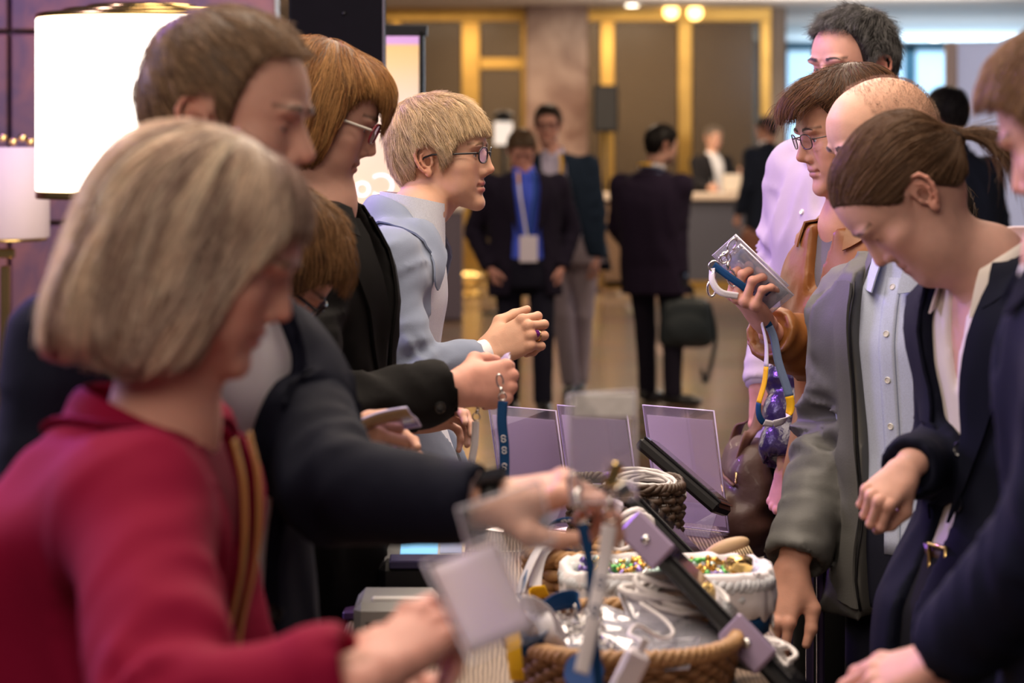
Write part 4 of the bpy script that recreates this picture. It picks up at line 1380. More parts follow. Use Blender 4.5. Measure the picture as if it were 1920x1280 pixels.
def brass_things():
    Y = 27.5
    c = np.array([fx(1113, Y), Y, 0])
    root = empty('waste_bin', c, 'slim gold cylinder bin standing on the stone floor', 'bin')
    h = fz(470, Y); r = .082
    MB().lathe([(r*.95, .005), (r, .02), (r, h - .01), (r*.96, h)], c, 32).build('shell', simple('brushed_gold', (.78, .55, .22), .32, 1.0, var=.1), root)
    MB().lathe([(r*1.03, 0), (r*1.03, .05)], c, 32).build('base_ring', M['black_plastic'], root)
    MB().lathe([(r*.8, h - .02), (r*.8, h + .006)], c, 32).build('opening', M['black_plastic'], root)
    Y = 26.5
    c = np.array([fx(878, Y), Y, 0])
    root = empty('brass_stand', c, 'low brass pedestal with shining round rim behind the man with the badge', 'pedestal')
    MB().lathe([(.17, 0), (.19, .03), (.12, .06), (.10, .16), (.17, fz(530, Y)), (.19, fz(526, Y))], c, 36).build('foot', M['brass'], root)
    ring = [c + np.array([.17 * math.cos(a), .17 * math.sin(a), fz(517, Y)]) for a in np.linspace(0, 2*math.pi, 40, endpoint=False)]
    MB().tube(ring, .035, 10, False, closed=True).build('rim', M['gold'], root)
    # loudspeaker on its pole
    Y = 28.75; c = np.array([fx(1132, Y) + .02, Y, 0])
    root = empty('loudspeaker', c + np.array([0, 0, fz(248, Y)]), 'black loudspeaker box on a pole before the brass frame', 'loudspeaker')
    z0, z1 = fz(248, Y), fz(160, Y); w = fx(1153, Y) - fx(1107, Y)
    MB().box(c + np.array([0, 0, (z0 + z1) / 2]), (w, .26, z1 - z0), bevel=.02).build('cabinet', M['black_plastic'], root, False)
    MB().box(c + np.array([0, -.132, (z0 + z1) / 2]), (w * .86, .01, (z1 - z0) * .9), bevel=.004).build('grille', simple('black_grille', (.003, .003, .004), .7, bump=.5, bscale=300), root, False)
    r2 = empty('speaker_stand', c, 'thin pole stand carrying the black loudspeaker', 'stand')
    MB().tube([c + np.array([0, 0, .45]), c + np.array([0, 0, z0])], .018, 10).build('pole', M['black_plastic'], r2)
    for k in range(3):
        a = k * 2.094 + .4
        MB().tube([c + np.array([0, 0, .45]), c + np.array([.20 * math.cos(a), .20 * math.sin(a), .015])], .012, 8).build('leg', M['black_plastic'], r2)
    # white notice on a stand with a dark plant pot
    Y = 24.0; c = np.array([fx(944, Y), Y, 0])
    root = empty('notice_stand', c, 'white notice board on a post behind the heads of the two men', 'sign')
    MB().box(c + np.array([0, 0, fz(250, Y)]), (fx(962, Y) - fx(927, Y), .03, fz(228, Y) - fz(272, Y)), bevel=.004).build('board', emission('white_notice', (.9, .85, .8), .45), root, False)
    MB().tube([c, c + np.array([0, 0, fz(272, Y)])], .025, 10).build('post', M['black_plastic'], root)
    MB().lathe([(.22, 0), (.22, .015), (.03, .03)], c, 28).build('foot', M['black_plastic'], root)
    MB().lathe([(.03, fz(228, Y)), (.10, fz(220, Y)), (.09, fz(212, Y)), (.03, fz(207, Y))], c, 20).build('cap', M['black_plastic'], root)
brass_things()

def partition():
    Y = 20.0; s = FPX / Y
    x0, x1 = fx(1772, Y), fx(2100, Y); zt = fz(80, Y)
    root = empty('partition', ((x0 + x1) / 2, Y, 0), 'tall white partition panel with a brown left edge on the far right', 'partition')
    MB().box(((x0 + x1) / 2 + .05, Y, zt / 2), (x1 - x0 - .1, .06, zt)).build('panel', simple('lavender_white', (.62, .64, .80), .6, var=.03), root, False)
    MB().box((x0 + .045, Y, zt / 2), (.085, .10, zt), bevel=.005).build('edge_post', simple('brown_edge', (.30, .19, .13), .5), root, False)
partition()

# ------------------------------------------------------------------ lamps and screens on the left
def lamps():
    Y = 7.0; c = P(266, 265, Y); c[2] = 0
    R = (462 - 70) / 2 / FPX * Y
    zt, zb = P(0, 37, Y)[2], P(0, 357, Y)[2]
    root = empty('drum_lamp', c, 'big glowing white drum lamp with stepped brass top rings', 'lamp')
    prof = [(R*.985, zb), (R, zb + .003), (R, zt - .003), (R*.985, zt)]
    MB().lathe(prof, c, 72).build('shade', emission('lit_shade', (1.0, .93, .80), 4.2), root, True, angle=40)
    br = simple('lamp_brass', (.80, .56, .22), .2, 1.0, var=.1)
    MB().lathe([(R*1.0, zb - .022), (R*1.006, zb - .02), (R*1.006, zb - .001), (R*.9, zb)], c, 72).build('bottom_ring', br, root)
    for k, (q, dz) in enumerate(((1.004, 0.0), (.76, .014), (.53, .026))):
        MB().lathe([(R*q*.98, zt + dz), (R*q, zt + dz + .002), (R*q, zt + dz + .013), (R*q*.97, zt + dz + .016)], c, 72).build('top_ring', br, root)
    MB().tube([c + np.array([0, 0, .03]), c + np.array([0, 0, zb])], .022, 14).build('stem', br, root)
    MB().lathe([(.24, 0), (.24, .02), (.05, .04)], c, 40).build('foot', br, root)
    l = bpy.data.lights.new('drum_lamp_light', 'POINT'); l.energy = 14; l.color = (1.0, .86, .66); l.shadow_soft_size = R
    lo = bpy.data.objects.new('drum_lamp_light', l); COL.objects.link(lo); lo.location = c + np.array([0, 0, zb - .35])
    # unlit shade at the left edge
    Y = 7.7; c = P(0, 265, Y); c[2] = 0; R = 92 / FPX * Y
    zt, zb = P(0, 276, Y)[2], P(0, 445, Y)[2]
    root = empty('table_lamp', c, 'pinkish white lampshade on a brass stem at the left edge', 'lamp')
    MB().lathe([(R*.98, zb), (R, zb + .004), (R, zt - .004), (R*.98, zt)], c, 60).build('shade', simple('pale_shade', (.56, .45, .50), .8, var=.03), root, True, angle=40)
    MB().lathe([(R*.3, zb - .012), (R*.95, zb - .010), (R*.95, zb)], c, 60).build('lower_ring', br, root)
    stem = [c + np.array([.02, 0, .02]), c + np.array([.02, 0, .9]), c + np.array([.02, 0, zb])]
    MB().box(c + np.array([.018, 0, (.02 + zb) / 2 - .05]), (.028, .028, zb - .1), bevel=.004).build('stem', br, root, False)
    MB().box(c + np.array([.018, 0, zb - .05]), (.06, .03, .03), bevel=.004).build('bracket', br, root, False)
    MB().lathe([(.15, 0), (.15, .02), (.03, .035)], c, 36).build('foot', br, root)
    for i in range(9):
        a = -2.6 + i * .26
        q = c + np.array([R * .8 * math.cos(a) + .0, R * .8 * math.sin(a), zt + .018 + .012 * (i % 2)])
        V, F = uv_sphere(q, .014, 14, 10)
        mesh_obj('bead', V, [tuple(f) for f in F], M['gold'], root)
lamps()

def screens():
    # dark screen seen from behind, on a floor stand
    Y = 6.6; dk = simple('charcoal_casing', (.005, .0046, .007), .8, spec=.1, var=.15, bump=.1)
    x0, x1 = P(541, 0, Y)[0], P(722, 0, Y)[0]; zt, zb = P(0, -150, Y)[2], P(0, 205, Y)[2]
    c = np.array([(x0 + x1) / 2, Y, 0])
    root = empty('monitor', c, 'tall charcoal monitor casing seen from behind on a stand', 'monitor')
    MB().box((c[0], Y + .03, (zt + zb) / 2), (x1 - x0, .06, zt - zb), bevel=.006).build('casing', dk, root, False)
    MB().box((x1 - .004, Y + .02, (zt + zb) / 2), (.006, .05, zt - zb - .01)).build('edge_trim', simple('edge_trim', (.09, .08, .11), .3), root, False)
    q = P(645, 25, Y); MB().lathe([(.005, 0), (.005, .004)], q + np.array([0, 0, 0]), 14, axis=np.array(Matrix.Rotation(math.radians(90), 3, 'X'))).build('screw', M['black_gloss'], root)
    MB().box((P(631, 0, Y)[0], Y + .09, zb / 2 + .1), (.034, .034, zb + .2), bevel=.005).build('pole', M['black_plastic'], root, False)
    MB().box((P(631, 0, Y)[0], Y + .09, .012), (.5, .4, .02), bevel=.005).build('foot', M['black_plastic'], root, False)
    # lit display with writing that reads backwards from this side
    Y = 7.6
    x0, x1 = P(600, 0, Y)[0], P(786, 0, Y)[0]; zt, zb = P(0, 68, Y)[2], .18
    c = np.array([(x0 + x1) / 2, Y, 0])
    root = empty('display', c, 'lit peach and white display panel with writing that reads backwards', 'display')
    m, nt, b = mat_new('lit_panel')
    tc = nt.nodes.new('ShaderNodeTexCoord'); sp = nt.nodes.new('ShaderNodeSeparateXYZ'); nt.links.new(tc.outputs['Object'], sp.inputs[0])
    cr = nt.nodes.new('ShaderNodeValToRGB')
    mr = nt.nodes.new('ShaderNodeMapRange'); mr.inputs[1].default_value = zb; mr.inputs[2].default_value = zt
    nt.links.new(sp.outputs[2], mr.inputs[0]); nt.links.new(mr.outputs[0], cr.inputs[0])
    e = cr.color_ramp.elements
    e[0].position = 0; e[0].color = (.80, .62, .62, 1)
    e[1].position = .74; e[1].color = (.85, .60, .50, 1)
    for pos, cc in ((.88, (.82, .66, .62)), (.955, (.80, .56, .30)), (.984, (.80, .52, .22)), (.986, (.62, .36, .70))):
        n_ = e.new(pos); n_.color = (*cc, 1)
    pset(b, rough=.5); nt.links.new(cr.outputs[0], b.inputs['Base Color']); nt.links.new(cr.outputs[0], b.inputs['Emission Color']); b.inputs['Emission Strength'].default_value = .26
    MB().box((c[0], Y, (zt + zb) / 2), (x1 - x0, .03, zt - zb)).build('panel', m, root, False)
    fr = MB()
    fr.box((x1 + .008, Y + .01, (zt + zb) / 2), (.016, .06, zt - zb + .03), bevel=.003)
    fr.box((x0 - .008, Y + .01, (zt + zb) / 2), (.016, .06, zt - zb + .03), bevel=.003)
    fr.box((c[0], Y + .01, zt + .018), (x1 - x0 + .05, .06, .035), bevel=.003); fr.box((c[0], Y + .01, zb - .03), (x1 - x0 + .05, .06, .06), bevel=.003)
    fr.build('frame', M['black_plastic'], root, False)
    MB().box((c[0], Y + .05, .015), (.6, .35, .03), bevel=.006).build('foot', M['black_plastic'], root, False)
    MB().box((c[0], Y + .03, .09), (.1, .05, .16)).build('neck', M['black_plastic'], root, False)
    tm = emission('pale_letters', (.92, .76, .90), .80)
    for txt, px, py, h in (('Con', 742, 369, 46), ('o', 662, 445, 44)):
        cu = bpy.data.curves.new('letters', 'FONT'); cu.body = txt; cu.align_x = 'LEFT'; cu.size = h / FPX * Y * 1.38; cu.extrude = .001
        to = bpy.data.objects.new('letters', cu); COL.objects.link(to)
        dg = bpy.context.evaluated_depsgraph_get(); me = bpy.data.meshes.new_from_object(to.evaluated_get(dg))
        bpy.data.objects.remove(to)
        v = np.array([x.co[:] for x in me.vertices]); f = [tuple(p.vertices) for p in me.polygons]
        q = P(px, py, Y - .017)
        W = np.stack([q[0] - v[:, 0], q[1] + v[:, 2] * 1.0, q[2] + v[:, 1]], 1)
        mesh_obj('letters', W, f, tm, root, False)
screens()
# ------------------------------------------------------------------ the registration desk
TZ = 0.92
def wood_top():
    m, nt, b = mat_new('ribbed_wood_top')
    tc = nt.nodes.new('ShaderNodeTexCoord'); mp = nt.nodes.new('ShaderNodeMapping'); mp.inputs['Scale'].default_value = (1, .12, 1)
    nt.links.new(tc.outputs['Object'], mp.inputs[0])
    wv = nt.nodes.new('ShaderNodeTexWave'); wv.inputs['Scale'].default_value = 48; wv.inputs['Distortion'].default_value = 5; wv.inputs['Detail'].default_value = 3; wv.bands_direction = 'X'
    nt.links.new(mp.outputs[0], wv.inputs['Vector'])
    cr = nt.nodes.new('ShaderNodeValToRGB'); cr.color_ramp.elements[0].color = (.11, .068, .048, 1); cr.color_ramp.elements[1].color = (.33, .24, .175, 1); cr.color_ramp.elements[0].position = .25
    nt.links.new(wv.outputs['Fac'], cr.inputs[0]); nt.links.new(cr.outputs[0], b.inputs['Base Color']); pset(b, rough=.45)
    return m
WOOD = wood_top()
def desks():
    dk = simple('dark_desk_panel', (.012, .012, .018), .6, var=.2)
    for i, (x0, x1, a, b, lab) in enumerate(((-.27, .42, 2.45, 4.60, 'near registration table with brown ribbed wood top under the front wicker basket'), (-.09, .42, 4.605, 5.12, 'far registration table with brown ribbed wood top under the acrylic sign holders'))):
        root = empty('registration_table', ((x0+x1)/2, (a+b)/2, 0), lab, 'table', 'registration tables')
        MB().box(((x0+x1)/2, (a+b)/2, TZ - .018), (x1-x0, b-a, .036), bevel=.006).build('tabletop', WOOD, root, False)
        MB().box((x1 - .05, (a+b)/2, .45), (.02, b-a-.06, .84)).build('modesty_panel', dk, root, False)
        for lx in (x0 + .06, x1 - .10):
            for ly in (a + .08, b - .08):
                MB().box((lx, ly, (TZ - .036) / 2), (.05, .05, TZ - .036), bevel=.004).build('leg', dk, root, False)
desks()

def woven(root, c, rx, ry, z0, z1, mat, flare=.12, rows=7, nstake=40, sq=2.6, r=.008, name='weave', amp=.006, rimmat=None, rim=.012):
    """basket of woven strands: a wavering ring for every row, upright stakes, a bottom and a twisted rim"""
    N = nstake * 4
    th = np.linspace(0, 2*math.pi, N, endpoint=False)
    def ringp(k, wob, z):
        sx = np.sign(np.cos(th)) * np.abs(np.cos(th)) ** (2/sq); sy = np.sign(np.sin(th)) * np.abs(np.sin(th)) ** (2/sq)
        return np.stack([c[0] + sx * (rx * k + wob), c[1] + sy * (ry * k + wob), np.full(N, z)], 1)
    mb = MB()
    for i in range(rows):
        t = (i + .5) / rows; k = 1 - flare * (1 - t)
        wob = amp * np.sin(th * nstake / 2 + math.pi * (i % 2)) + RNG.normal(size=N) * .0006
        mb.tube(ringp(k, wob, z0 + (z1 - z0) * t), r * RNG.uniform(.9, 1.1), 6, False, closed=True)
    for j in range(nstake):
        i = j * 4
        a, b = ringp(1 - flare, 0, z0)[i], ringp(1, 0, z1)[i]
        mb.tube([a, b], r * .6, 5)
    mb.build(name, mat, root)
    b = ringp(1 - flare, 0, z0 + .004)
    MB().add(np.concatenate([b, b + np.array([0, 0, -.004])]), [tuple(range(N)), tuple(range(N, 2*N))[::-1]] + [(i, N+i, N+(i+1)%N, (i+1)%N) for i in range(N)]).build('bottom', mat, root, False)
    rm = MB()
    for ph in (0, 2.09, 4.18):
        base = ringp(1, 0, z1)
        a = th * nstake * .55 + ph
        out = base - np.array([c[0], c[1], z1]); out /= np.linalg.norm(out, axis=1)[:, None]
        rm.tube(base + out * (np.cos(a) * rim * .55)[:, None] + np.array([0, 0, 1.0])[None] * (np.sin(a) * rim * .55)[:, None], rim * .62, 6, False, closed=True)
    rm.build('rim', rimmat or mat, root)

def bez(pts, n=40):
    """smooth curve through the points"""
    p = np.asarray(pts, float); k = len(p)
    if k < 3:
        return p[0] + (p[-1] - p[0]) * np.linspace(0, 1, n)[:, None]
    P_ = np.concatenate([[2*p[0]-p[1]], p, [2*p[-1]-p[-2]]])
    t = np.linspace(0, k - 1 - 1e-6, n); i = t.astype(int); u = (t - i)[:, None]
    a, b, c, d = P_[i], P_[i+1], P_[i+2], P_[i+3]
    return .5 * (2*b + (c-a)*u + (2*a-5*b+4*c-d)*u**2 + (3*b-3*c+d-a)*u**3)

def ribbon(pts, wdir, w=.018, thick=.0012, n=48, twist=None):
    c = bez(pts, n)
    wd = np.asarray(wdir, float)
    if wd.ndim == 1: wd = np.tile(wd, (n, 1))
    else: wd = bez(wd, n)
    T = np.gradient(c, axis=0); T /= np.linalg.norm(T, axis=1)[:, None] + 1e-9
    wd = wd - (wd * T).sum(1)[:, None] * T; wd /= np.linalg.norm(wd, axis=1)[:, None] + 1e-9
    s = np.linspace(-.5, .5, 4)
    G = c[:, None] + wd[:, None] * (s[None, :, None] * w)
    return c, wd, G

NAVY = cloth('navy_ribbon', (.010, .055, .16), .6, .1, .3)
WHITE_R = cloth('white_ribbon', (.72, .70, .74), .6, .05, .3)
GREYBLUE = cloth('grey_blue_ribbon', (.16, .22, .36), .6, .08, .3)
YELLOW = cloth('yellow_ribbon', (.85, .48, .02), .6, .05, .2)
PRINT = simple('white_print', (.75, .74, .76), .6)
PRINT_D = simple('navy_print', (.02, .05, .16), .6)

def mark(root_part, o, ux, uy, h, mat):
    """the small double loop mark printed on the ribbons"""
    ux = np.asarray(ux, float); uy = np.asarray(uy, float)
    a = np.linspace(-.6, math.pi + .4, 12)
    up = [(.32 * math.cos(t), .24 + .24 * math.sin(t)) for t in a]
    dn = [(-.32 * math.cos(t), -.24 - .24 * math.sin(t)) for t in a]
    pts = up + dn
    mb = MB()
    mb.tube([o + ux * (x * h) + uy * (y * h) for x, y in up] , h * .07, 5)
    mb.tube([o + ux * (x * h) + uy * (y * h) for x, y in dn], h * .07, 5)
    mb.tube([o + ux * (-.3 * h) + uy * (.1 * h), o + ux * (.3 * h) + uy * (-.1 * h)], h * .07, 5)
    mb.build('printed_mark', mat, root_part)

def lanyard_piece(root, pts, wdir, mat, w=.018, name='strap', n=48, marks=(), mh=.012, mmat=None, thick=.0014, seg=None):
    c, wd, G = ribbon(pts, wdir, w, n=n)
    if seg is None:
        o = MB().grid(G, thick).build(name, mat, root)
    else:       # coloured stretches along the ribbon
        mats = [m for _, m in seg]; mb = MB(); i0 = 0
        for k, (f, m) in enumerate(seg):
            i1 = max(i0 + 2, int(f * n)) if k < len(seg) - 1 else n
            mb.grid(G[max(i0-1,0):i1], thick, m=k); i0 = i1
        o = mb.build(name, None, root, mats=mats)
    for t in marks:
        i = int(t * (n - 1)); T = c[min(i+1, n-1)] - c[max(i-1, 0)]; T /= np.linalg.norm(T)
        nr = np.cross(T, wd[i]); 
        if nr[1] > 0: nr = -nr
        mark(o, c[i] + nr * thick * .9, wd[i], -T, mh, mmat or PRINT)
    return o, c, wd

def clip(root, p, d, s=1.0, side=(0, 1, 0)):
    """lanyard clip: ring, swivel and hook hanging from p along d"""
    p = np.asarray(p, float); d = np.asarray(d, float); d /= np.linalg.norm(d)
    u = np.cross(d, np.asarray(side, float)); u /= np.linalg.norm(u)
    mb = MB()
    ring = [p + d * .006 * s + (u * math.cos(a) + d * math.sin(a)) * .0065 * s for a in np.linspace(0, 2*math.pi, 18, endpoint=False)]
    mb.tube(ring, .0014 * s, 6, False, closed=True)
    mb.tube([p + d * .012 * s, p + d * .022 * s], [.0035 * s, .0025 * s], 10)
    hook = [p + d * (.022 + .011 * (1 - math.cos(t))) * s + u * (.0055 * math.sin(t)) * s for t in np.linspace(0, 5.4, 18)]
    mb.tube(hook, .0016 * s, 7)
    return mb.build('metal_clip', M['silver'], root)

# --- wicker baskets
wick = simple('honey_wicker', (.40, .22, .09), .55, var=.35, vscale=40, bump=.4, bscale=160)
wick_d = simple('dark_wicker', (.060, .032, .018), .5, var=.4, vscale=40, bump=.4, bscale=160)
wick_b = simple('brown_wicker', (.26, .135, .055), .5, var=.4, vscale=30, bump=.4, bscale=140)
BF = np.array([.153, 3.36]); BC = np.array([.239, 3.755]); BS = np.array([.118, 3.955]); BD = np.array([.205, 4.39])
def baskets():
    r1 = empty('basket', (*BF, TZ), 'large oval brown wicker basket in front, heaped with badge wallets and lanyards', 'basket', 'wicker baskets on the desk')
    woven(r1, BF, .158, .185, TZ + .002, TZ + .100, wick_b, .14, 10, 52, 2.3, .0060, amp=.005, rimmat=wick, rim=.011)
    r2 = empty('basket', (*BC, TZ), 'white cloth lined basket of sweets with a navy ribbon band', 'basket', 'wicker baskets on the desk')
    woven(r2, BC, .155, .095, TZ + .002, TZ + .105, simple('white_wicker', (.62, .64, .68), .6, var=.2, vscale=40, bump=.3), .12, 8, 44, 4.0, .0072, amp=.005)
    # cloth liner folded over the rim
    N = 120; th = np.linspace(0, 2*math.pi, N, endpoint=False)
    sq = 4.0
    sx = np.sign(np.cos(th)) * np.abs(np.cos(th)) ** (2/sq); sy = np.sign(np.sin(th)) * np.abs(np.sin(th)) ** (2/sq)
    prof = [(.86, .055), (.93, .085), (.975, .112), (1.005, .124), (1.035, .120), (1.055, .104), (1.06, .080), (1.05, .056)]
    G = []
    for k, (f, z) in enumerate(prof):
        w = (vnoise(np.stack([np.cos(th)*3, np.sin(th)*3, np.full(N, k*.35)], 1), 2.2, 5) - .5)
        ed = .014 if k == len(prof) - 1 else .004
        G.append(np.stack([BC[0] + sx * (.155 * f + w * .010), BC[1] + sy * (.095 * f + w * .010), TZ + z + w * ed * 1.4], 1))
    G = np.stack(G); G = np.concatenate([G, G[:, :1]], 1)
    MB().grid(G, .004).build('cloth_liner', simple('white_linen', (.78, .74, .76), .9, var=.05, vscale=20, bump=.5, bscale=300), r2)
    band = np.stack([np.stack([BC[0] + sx * (.155 * f), BC[1] + sy * (.095 * f), np.full(N, TZ + z)], 1) for f, z in ((1.012, .030), (1.03, .066))])
    band = np.concatenate([band, band[:, :1]], 1)
    bo = MB().grid(band, .0015).build('ribbon_band', NAVY, r2)
    for k in range(2):
        o = np.array([BC[0] + .155 * 1.025 + .001, BC[1] - .06 + k * .03, TZ + .048]); mark(bo, o, (0, -1, 0), (0, 0, 1), .022, PRINT)
    r3 = empty('basket', (*BS, TZ), 'small honey coloured round basket behind the cloth lined one, spilling lanyards', 'basket', 'wicker baskets on the desk')
    woven(r3, BS, .090, .080, TZ + .002, TZ + .110, wick, .10, 6, 22, 2.2, .0105, amp=.007, rim=.012)
    r4 = empty('basket', (*BD, TZ), 'dark square wicker basket behind, holding bundled white cables', 'basket', 'wicker baskets on the desk')
    woven(r4, BD, .100, .085, TZ + .002, TZ + .160, wick_d, .06, 11, 30, 4.5, .0062, amp=.005, rim=.009)
baskets()

def coil(c, R, turns, n, r, tilt, seed, sq=.55):
    rng = np.random.default_rng(seed)
    t = np.linspace(0, turns * 2 * math.pi, n)
    rr = R * (1 + .20 * np.sin(t * .37 + seed) + .12 * np.sin(t * 1.31))
    p = np.stack([rr * np.cos(t) + R * .18 * np.sin(t * .23), rr * sq * np.sin(t) + R * .14 * np.sin(t * .31 + 2), .010 * np.sin(t * .77 + 1) + rng.normal(size=n) * .0008 + np.linspace(0, .022, n)], 1)
    Rm = np.array(Matrix.Rotation(tilt[0], 3, 'X') @ Matrix.Rotation(tilt[1], 3, 'Y') @ Matrix.Rotation(tilt[2], 3, 'Z'))
    return p @ Rm.T + np.asarray(c)
CABLE = simple('white_cable', (.70, .66, .66), .45, var=.05)
def cables():
    for i, (c, R, tl, lab, r) in enumerate((((BD[0] + .03, BD[1] - .035, TZ + .150), .054, (.45, .1, .2), 'bundle of white cable lying in the dark wicker basket', .0035),
                                       ((.190, 3.93, TZ + .135), .040, (1.2, .1, .9), 'bundle of white charger cable beside the middle tablet', .0042),
                                       ((.230, 3.46, TZ + .122), .066, (.15, .25, .6), 'grey white cable bundle lying on the front basket', .0046),
                                       ((.345, 3.50, TZ + .030), .050, (.1, .1, .3), 'white cable bundle on the table right of the front basket', .0042))):
        root = empty('cable_bundle', c, lab, 'cable', 'bundled white cables')
        MB().tube(coil(c, R, 7, 170, r, tl, i), r, 7).build('cable', CABLE, root)
        if i in (1, 3):
            pass
        if i == 1:
            MB().box(np.array(c) + np.array([-.026, -.01, .045]), (.022, .019, .04), Matrix.Rotation(.5, 3, 'Y'), .004).build('plug', simple('plug_white', (.68, .60, .72), .35), root, False)
    # white power adaptor on its cable hanging over the front basket
    q = P(1180, 1262, 3.06)
    root = empty('charger', q, 'white power adaptor on a looped white cable in front of the basket', 'charger')
    Rm = Matrix.Rotation(.45, 3, 'Y')
    MB().box(q, (.032, .026, .062), Rm, .005).build('adaptor', simple('adaptor_white', (.74, .68, .72), .35), root, False)
    MB().box(q + np.array(Rm @ Vector((0, 0, .038))), (.010, .006, .022), Rm, .001).build('plug', CABLE, root, False)
    MB().tube(bez([P(1192, 1236, 3.07), P(1203, 1205, 3.10), P(1180, 1190, 3.15), P(1196, 1172, 3.21), P(1240, 1196, 3.23), P(1262, 1186, 3.28), P(1244, 1160, 3.33), P(1200, 1130, 3.36)], 60), .0028, 7).build('cable', CABLE, root)
cables()

def loose_lanyards():
    """lanyards heaped in and hanging out of the baskets"""
    sets = [
      # small basket behind
      ('navy lanyard heaped highest on the small basket', NAVY, [(1105, 1050, 3.950), (1100, 1000, 3.950), (1070, 975, 3.934), (1030, 985, 3.926), (1022, 1030, 3.926), (1060, 1045, 3.934)], (.3, -1, .5), .032, (.45,), PRINT),
      ('white lanyard looping over the left side of the small basket', WHITE_R, [(1090, 1046, 3.934), (1085, 1010, 3.918), (1045, 1000, 3.887), (1010, 1030, 3.863), (985, 1080, 3.839), (976, 1112, 3.824)], (.8, -.8, .1), .022, (), None),
      ('second white lanyard hanging down the left of the small basket', WHITE_R, [(1075, 1050, 3.918), (1050, 1022, 3.903), (1018, 1035, 3.871), (1006, 1070, 3.855), (1003, 1100, 3.839)], (1, -.3, 0), .026, (), None),
      ('white lanyard bent over the front of the small basket', WHITE_R, [(1092, 1052, 3.926), (1075, 1015, 3.895), (1040, 1000, 3.895), (1030, 1020, 3.895), (1060, 1035, 3.911)], (.2, -.9, .6), .024, (.35,), PRINT_D),
      ('thin navy lanyard tucked under the white ones of the small basket', NAVY, [(1110, 1052, 3.942), (1080, 1038, 3.895), (1040, 1025, 3.887), (1015, 1040, 3.871)], (0, -.5, 1), .008, (), None),
      # front basket, left side
      ('white lanyard curling at the left end of the front basket', WHITE_R, [(1050, 1200, 3.260), (1020, 1150, 3.252), (985, 1128, 3.244), (968, 1140, 3.244), (975, 1175, 3.244)], (.9, -.2, .35), .030, (), None),
      ('navy lanyard rolled at the left end of the front basket', NAVY, [(970, 1150, 3.252), (962, 1180, 3.236), (985, 1210, 3.227), (1015, 1205, 3.227), (1030, 1180, 3.252)], (.3, -.3, .9), .036, (.4,), PRINT),
      ('blue lanyard lying behind the white one in the front basket', NAVY, [(1010, 1150, 3.284), (1040, 1130, 3.309), (1075, 1125, 3.325), (1085, 1150, 3.309)], (.1, -.3, .95), .036, (), None),
      ('white and navy lanyard folded in the middle of the front basket', WHITE_R, [(1000, 1140, 3.260), (1020, 1165, 3.236), (1030, 1195, 3.227), (1050, 1215, 3.236)], (1, -.2, .3), .030, (), None),
    ]
    for lab, mat, pts, wd, w, mk, mm in sets:
        pp = [P(*q) for q in pts]
        root = empty('lanyard', pp[-1], lab, 'lanyard', 'loose lanyards in the baskets')
        o, c, _ = lanyard_piece(root, pp, wd, mat, w * .82, marks=mk, mh=.016, mmat=mm)
        clip(root, c[0], (.2, -.2, -1), 1.1)
    # yellow tabs with blue ribbon at the left of the baskets
    for (px, py, Y, lab) in ((1008, 1110, 3.77, 'yellow ended blue ribbon left of the cloth lined basket'), (968, 1215, 3.17, 'yellow ribbon hanging down the left of the front basket')):
        q = P(px, py, Y)
        root = empty('lanyard', q, lab, 'lanyard', 'loose lanyards in the baskets')
        if Y > 3.5:
            lanyard_piece(root, [P(985, 1075, 3.816), P(980, 1105, 3.792), P(970, 1125, 3.784), P(990, 1128, 3.776), P(1000, 1112, 3.776), P(1026, 1108, 3.768)], (0.3, -.6, .8), GREYBLUE, .024, seg=[(.55, GREYBLUE), (1, YELLOW)])
        else:
            lanyard_piece(root, [P(962, 1178, 3.183), P(963, 1210, 3.167), P(967, 1250, 3.159), P(970, 1275, 3.159)], (1, -.4, 0), YELLOW, .02)
loose_lanyards()

# --- heap of clear badge wallets with glittering clips in the front basket
CLEAR = clear('clear_plastic', (.97, .97, 1.0), .14, .06, .16, (.88, .88, .95))
CLEAR_T = clear('thin_clear_plastic', (.98, .98, .98), .05, .06, .045, (.8, .8, .84))
def wallet(name, c, rot, w=.105, h=.150, lab=None, group=None, card=None, cat='badge wallet', bend=.004, th=.0012, mat=None, sheets=True):
    """clear pocket with welded edge and slot, with or without a card in it"""
    root = empty(name, c, lab, cat, group)
    n = 9
    u = np.linspace(-.5, .5, n)[:, None] * np.ones((1, n)); v = np.ones((n, 1)) * np.linspace(-.5, .5, n)[None]
    def sheet(off, k=1.0):
        z = bend * np.cos(u * math.pi) * np.cos(v * math.pi) + off
        G = np.stack([u * w * k, v * h * k, z], 2)
        return G @ np.array(rot).T + np.asarray(c)
    if sheets:
        MB().grid(sheet(.0016), th * .5).build('front_sheet', mat or CLEAR, root)
        MB().grid(sheet(-.0016), th * .5).build('back_sheet', mat or CLEAR, root)
    e = []
    for (a, b) in ((-.5,-.5),(.5,-.5),(.5,.5),(-.5,.5)):
        e.append(np.array([a*w, b*h, 0]))
    MB().tube([np.array(rot) @ q + np.asarray(c) for q in e], .0016, 5, False, closed=True).build('welded_edge', simple('edge_shine', (.72, .70, .82), .15), root)
    if card is not None:
        MB().grid(sheet(0, .88), .0006).build('card', card, root)
    return root
def rotm(x=0, y=0, z=0):
    return np.array(Matrix.Rotation(z, 3, 'Z') @ Matrix.Rotation(y, 3, 'Y') @ Matrix.Rotation(x, 3, 'X'))
CARD = paper('white_card', (.84, .82, .88), .35)
